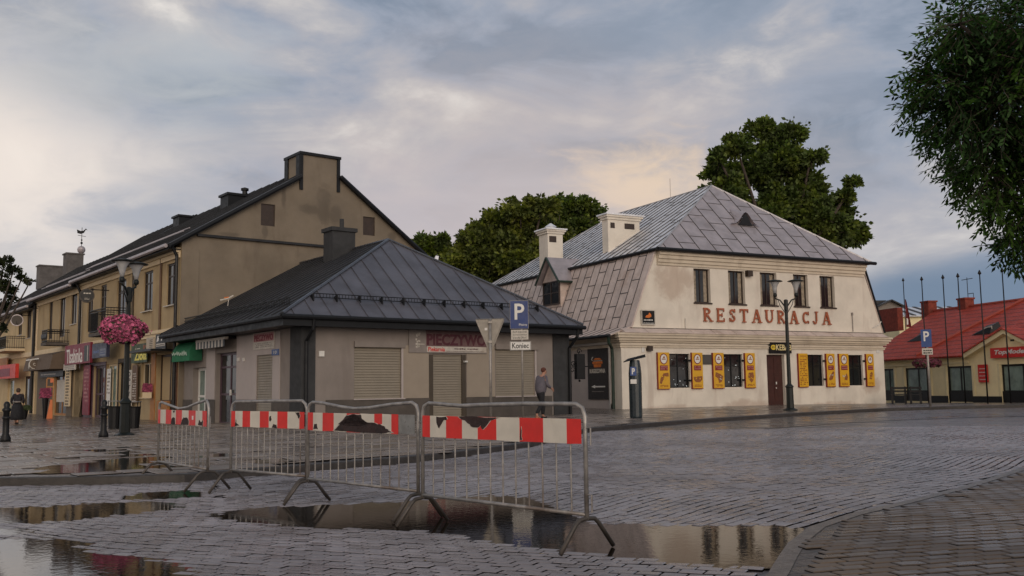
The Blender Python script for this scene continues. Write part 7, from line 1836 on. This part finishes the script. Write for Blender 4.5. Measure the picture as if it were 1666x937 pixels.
# man walking away to the right
g = G(880, 682)
posem = dict(pelvis=(0, 0, .93), waist=(.02, 0, 1.08), chest=(.07, 0, 1.30), neck=(.12, 0, 1.47), head=(.17, 0, 1.60), shL=(.07, .19, 1.40), elL=(.05, .25, 1.14), wrL=(.22, .22, .99),
    shR=(.07, -.19, 1.40), elR=(.10, -.24, 1.14), wrR=(.32, -.20, 1.02), hipL=(0, .09, .88), knL=(.20, .09, .50), anL=(.16, .09, .10), toeL=(.30, .09, .045),
    hipR=(0, -.09, .88), knR=(-.04, -.09, .48), anR=(-.26, -.09, .14), toeR=(-.16, -.09, .05), face=(1, -.15, -.1))
m_jack = M('grey_mauve_jacket', (0.115, 0.105, 0.125), 0.85, 0.12, 6, 0.1); m_trs = M('black_trousers', (0.012, 0.012, 0.015), 0.85, 0.2, 6, 0.1)
t, J, s = person('man in a grey jacket and black trousers walking past the bakery', g, 38, 1.70, posem, None)
def wear(name, mat, chains, t, sub=2):
    v, e, r = [], [], []
    v.append(tuple(chains[0][0][0])); r.append(chains[0][0][1]); last = chain(v, e, r, 0, chains[0][1:]); n0 = len(v)
    for st_, ch in chains[1:]: chain(v, e, r, st_, ch)
    return skin(name, v, e, r, mat, t, sub)
V_ = lambda k, dz=0, dx=0: tuple(J[k]+Vector((dx, 0, dz)))
wear('jacket', m_jack, [[(V_('pelvis', -.12), (.22*s, .20*s)), (V_('waist'), (.21*s, .19*s)), (V_('chest'), (.225*s, .19*s)), (V_('neck', -.035), (.11*s, .10*s))],
    (2, [(V_('shL'), .082*s), (V_('elL'), .062*s), (tuple(J['elL'].lerp(J['wrL'], .85)), .05*s)]), (2, [(V_('shR'), .082*s), (V_('elR'), .062*s), (tuple(J['elR'].lerp(J['wrR'], .85)), .05*s)])], t)
wear('trousers', m_trs, [[(V_('waist', -.05), (.14*s, .115*s)), (V_('pelvis', -.03), (.155*s, .13*s))],
    (1, [(V_('hipL', -.04), .11*s), (V_('knL'), .082*s), (V_('anL', .03), .062*s)]), (1, [(V_('hipR', -.04), .11*s), (V_('knR'), .082*s), (V_('anR', .04), .062*s)])], t)
with mesh('hair', M('auburn_hair', (0.10, 0.03, 0.018), 0.8, 0.2, 20, 0.2), t, True) as mb: mb.ball(tuple(J['head']+Vector((-.025*s, 0, .045*s))), .098*s, 12, (1.0, .92, .95))
for sd in 'LR':
    with mesh('shoe', m_black if sd == 'L' else M('tan_shoe', (0.35, 0.14, 0.07), 0.6), t, True) as mb:
        a, b_ = J['an'+sd], J['toe'+sd]; mb.tube([(a.x-.05*s, a.y, b_.z+.005), (a.x+.03*s, a.y, b_.z+.01), (b_.x, b_.y, b_.z), (b_.x+.05*s, b_.y, b_.z-.005)], [.04*s, .048*s, .042*s, .02*s], 8)
# woman on the left walking away
g = G(27, 690)
posew = dict(pelvis=(0, 0, .90), waist=(.01, 0, 1.05), chest=(.03, 0, 1.27), neck=(.05, 0, 1.44), head=(.07, 0, 1.57), shL=(.03, .17, 1.37), elL=(-.03, .27, 1.12), wrL=(.10, .25, .93),
    shR=(.03, -.17, 1.37), elR=(.0, -.27, 1.12), wrR=(.14, -.22, .95), hipL=(0, .09, .86), knL=(.12, .09, .48), anL=(.10, .08, .10), toeL=(.22, .08, .04),
    hipR=(0, -.09, .86), knR=(-.05, -.09, .46), anR=(-.20, -.09, .13), toeR=(-.10, -.09, .04), face=(1, 0, 0))
t, J, s = person('woman in a black coat and long wide dark skirt walking away at the far left', g, 100, 1.50, posew, None)
wear('coat', M('black_coat', (0.016, 0.014, 0.018), 0.9, 0.2, 6, 0.1), [[(V_('pelvis', -.0), (.20*s, .16*s)), (V_('waist'), (.18*s, .14*s)), (V_('chest'), (.19*s, .15*s)), (V_('neck', -.03), (.10*s, .09*s))],
    (2, [(V_('shL'), .085*s), (V_('elL'), .068*s), (tuple(J['elL'].lerp(J['wrL'], .85)), .05*s)]), (2, [(V_('shR'), .085*s), (V_('elR'), .068*s), (tuple(J['elR'].lerp(J['wrR'], .85)), .05*s)])], t)
with mesh('skirt', m_trs, t, True) as mb: mb.lathe([(.17*s, .98*s), (.25*s, .8*s), (.29*s, .4*s), (.28*s, .22*s), (.26*s, .2*s)], (0, 0, 0), 16)
with mesh('belt', m_sgrey, t, True) as mb: mb.lathe([(.20*s, 1.02*s), (.215*s, 1.03*s), (.215*s, 1.07*s), (.20*s, 1.08*s)], (0, 0, 0), 14)
with mesh('hair', M('brown_hair', (0.05, 0.03, 0.02), 0.8, 0.2, 20, 0.2), t, True) as mb: mb.ball(tuple(J['head']+Vector((-.02*s, 0, .03*s))), .105*s, 12, (1, 1, 1.1))
for sd in 'LR':
    with mesh('shoe', m_black, t, True) as mb: a, b_ = J['an'+sd], J['toe'+sd]; mb.tube([(a.x-.04*s, a.y, b_.z), (a.x+.03*s, a.y, b_.z+.01), (b_.x+.03*s, b_.y, b_.z-.005)], [.035*s, .042*s, .022*s], 8)

# ================================================================ TREES
def leafmat(name, col, trans=0.25, k=0.75):
    mt = bpy.data.materials.new(name); mt.use_nodes = True; T = NT(mt.node_tree); b = T.n['Principled BSDF']
    g_ = T.n.new('ShaderNodeNewGeometry'); n = T.noise(g_.outputs['Position'], 0.9, 3)
    c = T.mix(g_.outputs['Random Per Island'], [x*(1-k) for x in col], [x*(1+k) for x in col])
    c = T.mix(T.smooth(n, .4, .65), c, T.mix(1.0, c, (1.5, 1.35, .7), 'MULTIPLY'))
    T.put(b.inputs['Base Color'], c); b.inputs['Roughness'].default_value = 0.6; b.inputs['Specular IOR Level'].default_value = 0.25
    tr_ = T.n.new('ShaderNodeBsdfTranslucent'); T.put(tr_.inputs['Color'], T.mix(1.0, c, (1.2, 1.5, .5), 'MULTIPLY')); ms = T.n.new('ShaderNodeMixShader'); ms.inputs[0].default_value = trans
    T.l.new(b.outputs[0], ms.inputs[1]); T.l.new(tr_.outputs[0], ms.inputs[2]); T.l.new(ms.outputs[0], T.n['Material Output'].inputs[0])
    return mt
m_leaf_far = leafmat('dark_green_leaves', (0.080, 0.110, 0.036), .35); m_leaf_warm = leafmat('olive_green_leaves', (0.095, 0.115, 0.034), .3); m_leaf_near = leafmat('ash_leaves', (0.036, 0.078, 0.026), 0.38, 0.85)
def leaf(mb, p, d, n, L, w):
    s_ = d.cross(n).normalized()
    mb.add([tuple(p), tuple(p+d*L*.5+s_*w), tuple(p+d*L), tuple(p+d*L*.5-s_*w)], [(0, 1, 2, 3)])
def rv(g): 
    while True:
        v = Vector((g.uniform(-1, 1), g.uniform(-1, 1), g.uniform(-1, 1)))
        if .05 < v.length < 1: return v.normalized()
def tree(name, label, cat, base, lobes, n, leafsize, mat, seed, trunk_r=0.3, clump=0.55, twigs=9, group=None, depthk=0.8):
    """lobes: world centre, radius; leaves grow in sprays from many small clumps on and in the lobes"""
    g = random.Random(seed); t = thing(name, label, cat, base, 0, group); B = Vector(base)
    lb = [(Vector(c)-B, r*1.0) for c, r in lobes]
    for c, r in list(lb):
        if r > .7:
            for _ in range(3): u = rv(g); u.z = abs(u.z); lb.append((c+u*r*g.uniform(.95, 1.15), r*g.uniform(.16, .30)))
    tot = sum(r**2 for _, r in lb)
    top = sum((c*r for c, r in lb), Vector())/sum(r for _, r in lb)
    with mesh('trunk', m_bark, t, True) as mb:
        fork = Vector((top.x*.4, top.y*.4, max(1.5, top.z*.55)))
        mb.tube([(0, 0, -.2), (fork.x*.4, fork.y*.4, fork.z*.5), tuple(fork)], [trunk_r*1.3, trunk_r, trunk_r*.75], 8)
        for c, r in lb[:len(lobes)]:
            m_ = fork.lerp(c, .5)+Vector((0, 0, -.3)); mb.tube([tuple(fork), tuple(m_), tuple(c), tuple(c+Vector((g.uniform(-.4, .4), g.uniform(-.4, .4), .7))*r)], [trunk_r*.5, trunk_r*.3, trunk_r*.15, .02], 6)
            for _ in range(5):
                dd_ = rv(g)*r*.9; mb.tube([tuple(c), tuple(c+dd_*.5+Vector((0, 0, .1))), tuple(c+dd_)], [trunk_r*.12, trunk_r*.07, .01], 4)
    mb = MB()
    for c, r in lb:
        nc = max(3, int(7+5*r)); cnt = n*r*r/tot/nc
        for q_ in range(nc):
            u = rv(g); u.z = abs(u.z)*.75+u.z*.25; rc_ = r*g.uniform(.26, .50); cc = c+Vector((u.x, u.y*depthk, u.z))*(r*g.uniform(.55, .98))
            if q_ == 0: cc = c; rc_ = r*.6
            for _ in range(int(cnt)):
                w_ = rv(g); q = cc+Vector((w_.x*1.1, w_.y, w_.z*.75))*(rc_*g.random()**.42)
                if g.random() < .06: q += Vector((u.x, u.y, u.z+.5))*rc_*g.uniform(.3, .9)
                d = (w_+u*.6+rv(g)*.7+Vector((0, 0, -.25))).normalized(); nn = (rv(g)+Vector((0, 0, .6))).normalized()
                leaf(mb, q, d, nn, leafsize*g.uniform(.6, 1.25), leafsize*.33)
    mb.build('crown', mat, t); return t
def lob(px, py, rpx, y): p = at(px, py, y); return (p, rpx*y/1540)
def base_at(px, y): p = at(px, 600, y); return (p.x, p.y, zs(p.x, p.y))
Y1 = 62
g = random.Random(2)
tree('broadleaf_tree', 'big dark green tree rising behind the right half of the restaurant roof', 'tree', base_at(1270, Y1),
     [lob(*q, Y1+g.uniform(-2, 2)) for q in ((1240, 218, 24), (1255, 250, 30), (1200, 245, 24), (1172, 262, 18), (1215, 290, 42), (1285, 228, 22), (1270, 280, 42), (1318, 262, 20), (1300, 330, 42), (1312, 300, 26), (1245, 360, 60), (1345, 362, 32), (1375, 322, 17), (1388, 300, 11), (1362, 345, 20), (1370, 378, 34), (1392, 392, 18), (1330, 395, 50), (1165, 285, 18), (1180, 320, 35))],
     56000, .34, m_leaf_far, 5, .45, .75)
Y2 = 68
tree('broadleaf_tree', 'broad olive green tree behind the roof of the bakery', 'tree', base_at(850, Y2),
     [lob(*q, Y2+g.uniform(-2, 2)) for q in ((848, 352, 30), (880, 345, 26), (815, 370, 30), (785, 390, 28), (765, 410, 26), (745, 425, 22), (840, 395, 50), (880, 395, 48), (800, 425, 45), (850, 440, 50), (770, 440, 40), (900, 430, 45), (820, 460, 45), (735, 450, 25), (772, 372, 12), (758, 385, 12))], 44000, .34, m_leaf_warm, 8, .45, .7)
tree('broadleaf_tree', 'dark tree close behind the narrow restaurant chimney', 'tree', base_at(935, Y2+4),
     [lob(*q, Y2+4+g.uniform(-2, 2)) for q in ((912, 340, 20), (930, 350, 26), (955, 345, 20), (968, 352, 14), (940, 375, 38), (905, 370, 30), (905, 328, 8), (950, 328, 8))], 18000, .34, m_leaf_far, 18, .4, .6)
tree('broadleaf_tree', 'small distant tree between the gable and the bakery roof ridge', 'tree', base_at(703, 75),
     [lob(*q, 75) for q in ((684, 394, 11), (700, 404, 18), (718, 392, 11), (690, 415, 20), (722, 410, 14))], 6000, .36, m_leaf_far, 28, .3, .5)
tree('broadleaf_tree', 'thin dark tree hanging over the eaves at the left edge', 'tree', (base_at(-60, 24)[0], 24, 0),
     [lob(*q, 24+g.uniform(-.5, .5)) for q in ((8, 425, 11), (22, 440, 12), (-8, 462, 20), (14, 474, 14), (36, 452, 8), (-25, 430, 24), (48, 460, 6), (2, 500, 15), (6, 535, 8), (22, 488, 8))], 4200, .085, leafmat('lacy_dark_leaves', (0.018, 0.026, 0.012), .15), 38, .10, .22)
# near ash tree on the right: sprays of long leaflets
def ash():
    g = random.Random(77); Y_ = 9.0; base = Vector((7.0, 9.4, zs(7.0, 9.4)+.05)); B = base
    t = thing('ash_tree', 'near ash tree with long leaflets filling the upper right corner', 'tree', base, 0)
    lobes = [lob(q[0]+16, q[1]-6, q[2]*.96, Y_+g.uniform(-.7, .7)) for q in ((1575, 60, 66), (1530, 130, 66), (1600, 170, 100), (1555, 235, 62), (1650, 60, 100), (1600, 290, 66), (1650, 345, 62), (1700, 200, 160), (1760, 60, 170), (1760, 330, 120), (1520, 175, 55), (1640, 400, 26), (1545, 45, 34), (1700, 400, 50), (1850, 200, 200))]
    lb = [(c-B, r) for c, r in lobes]
    with mesh('trunk', m_bark, t, True) as mb:
        f = Vector((-.3, 0, 2.3)); mb.tube([(0, 0, -.1), (-.1, 0, 1.2), tuple(f), (-.5, 0, 4.2)], [.20, .16, .13, .05], 10)
        for c, r in lb: m_ = f.lerp(c, .55)+Vector((0, 0, .1)); mb.tube([tuple(f), tuple(m_), tuple(c)], [.05, .03, .012], 6); [mb.tube([tuple(c), tuple(c+(e_ := rv(g)*r*.6)), tuple(c+e_*1.7)], [.012, .007, .002], 4) for _ in range(7)]
    mb = MB(); tw_ = MB(); tot = sum(r*r for _, r in lb)
    for c, r in lb:
        for _ in range(int(5600*r*r/tot)+30):
            u = rv(g); R_ = r*(g.random()**.35)*(1+.12*math.sin(6*u.x+4*u.z))
            p = c+Vector((u.x*R_, u.y*R_*.9, u.z*R_)); d = (u*.8+rv(g)*.7+Vector((0, 0, -.35))).normalized(); L_ = g.uniform(.16, .26)
            n_ = (rv(g)*.7+Vector((0, 0, 1))).normalized(); s_ = d.cross(n_).normalized()
            tw_.tube([tuple(p), tuple(p+d*L_)], .0025, 3, False)
            for k in range(4):
                q = p+d*L_*(k+1)/4.5
                for sg in (-1, 1): leaf(mb, q, (d*.75+s_*sg+Vector((0, 0, g.uniform(-.6, .1)))+rv(g)*.25).normalized(), n_, g.uniform(.045, .105), g.uniform(.011, .018))
            leaf(mb, p+d*L_, (d+Vector((0, 0, -.2))).normalized(), n_, .08, .015)
    mb.build('crown', m_leaf_near, t); tw_.build('twigs', m_bark, t)['kind'] = 'stuff'
ash()
# small litter and fallen leaves
m_dead = M('fallen_leaf', (0.25, 0.17, 0.04), 0.7, 0.3, 8, 0)
g = random.Random(12); mb = MB()
for px, py in [(888, 905), (893, 902), (760, 893), (498, 868), (545, 872), (1500, 880), (1400, 912), (230, 860), (610, 905), (700, 915), (1120, 790), (560, 745), (330, 770)]:
    p = G(px, py, zr); th = g.uniform(0, 6); d = Vector((math.cos(th), math.sin(th), .15)); leaf(mb, p+Vector((0, 0, .012)), d.normalized(), Vector((0, 0, 1)), .055, .016)
o = mb.build('fallen_leaves', m_dead); tag(o, 'a few yellow fallen leaves scattered on the wet paving', 'leaves', None, 'stuff')
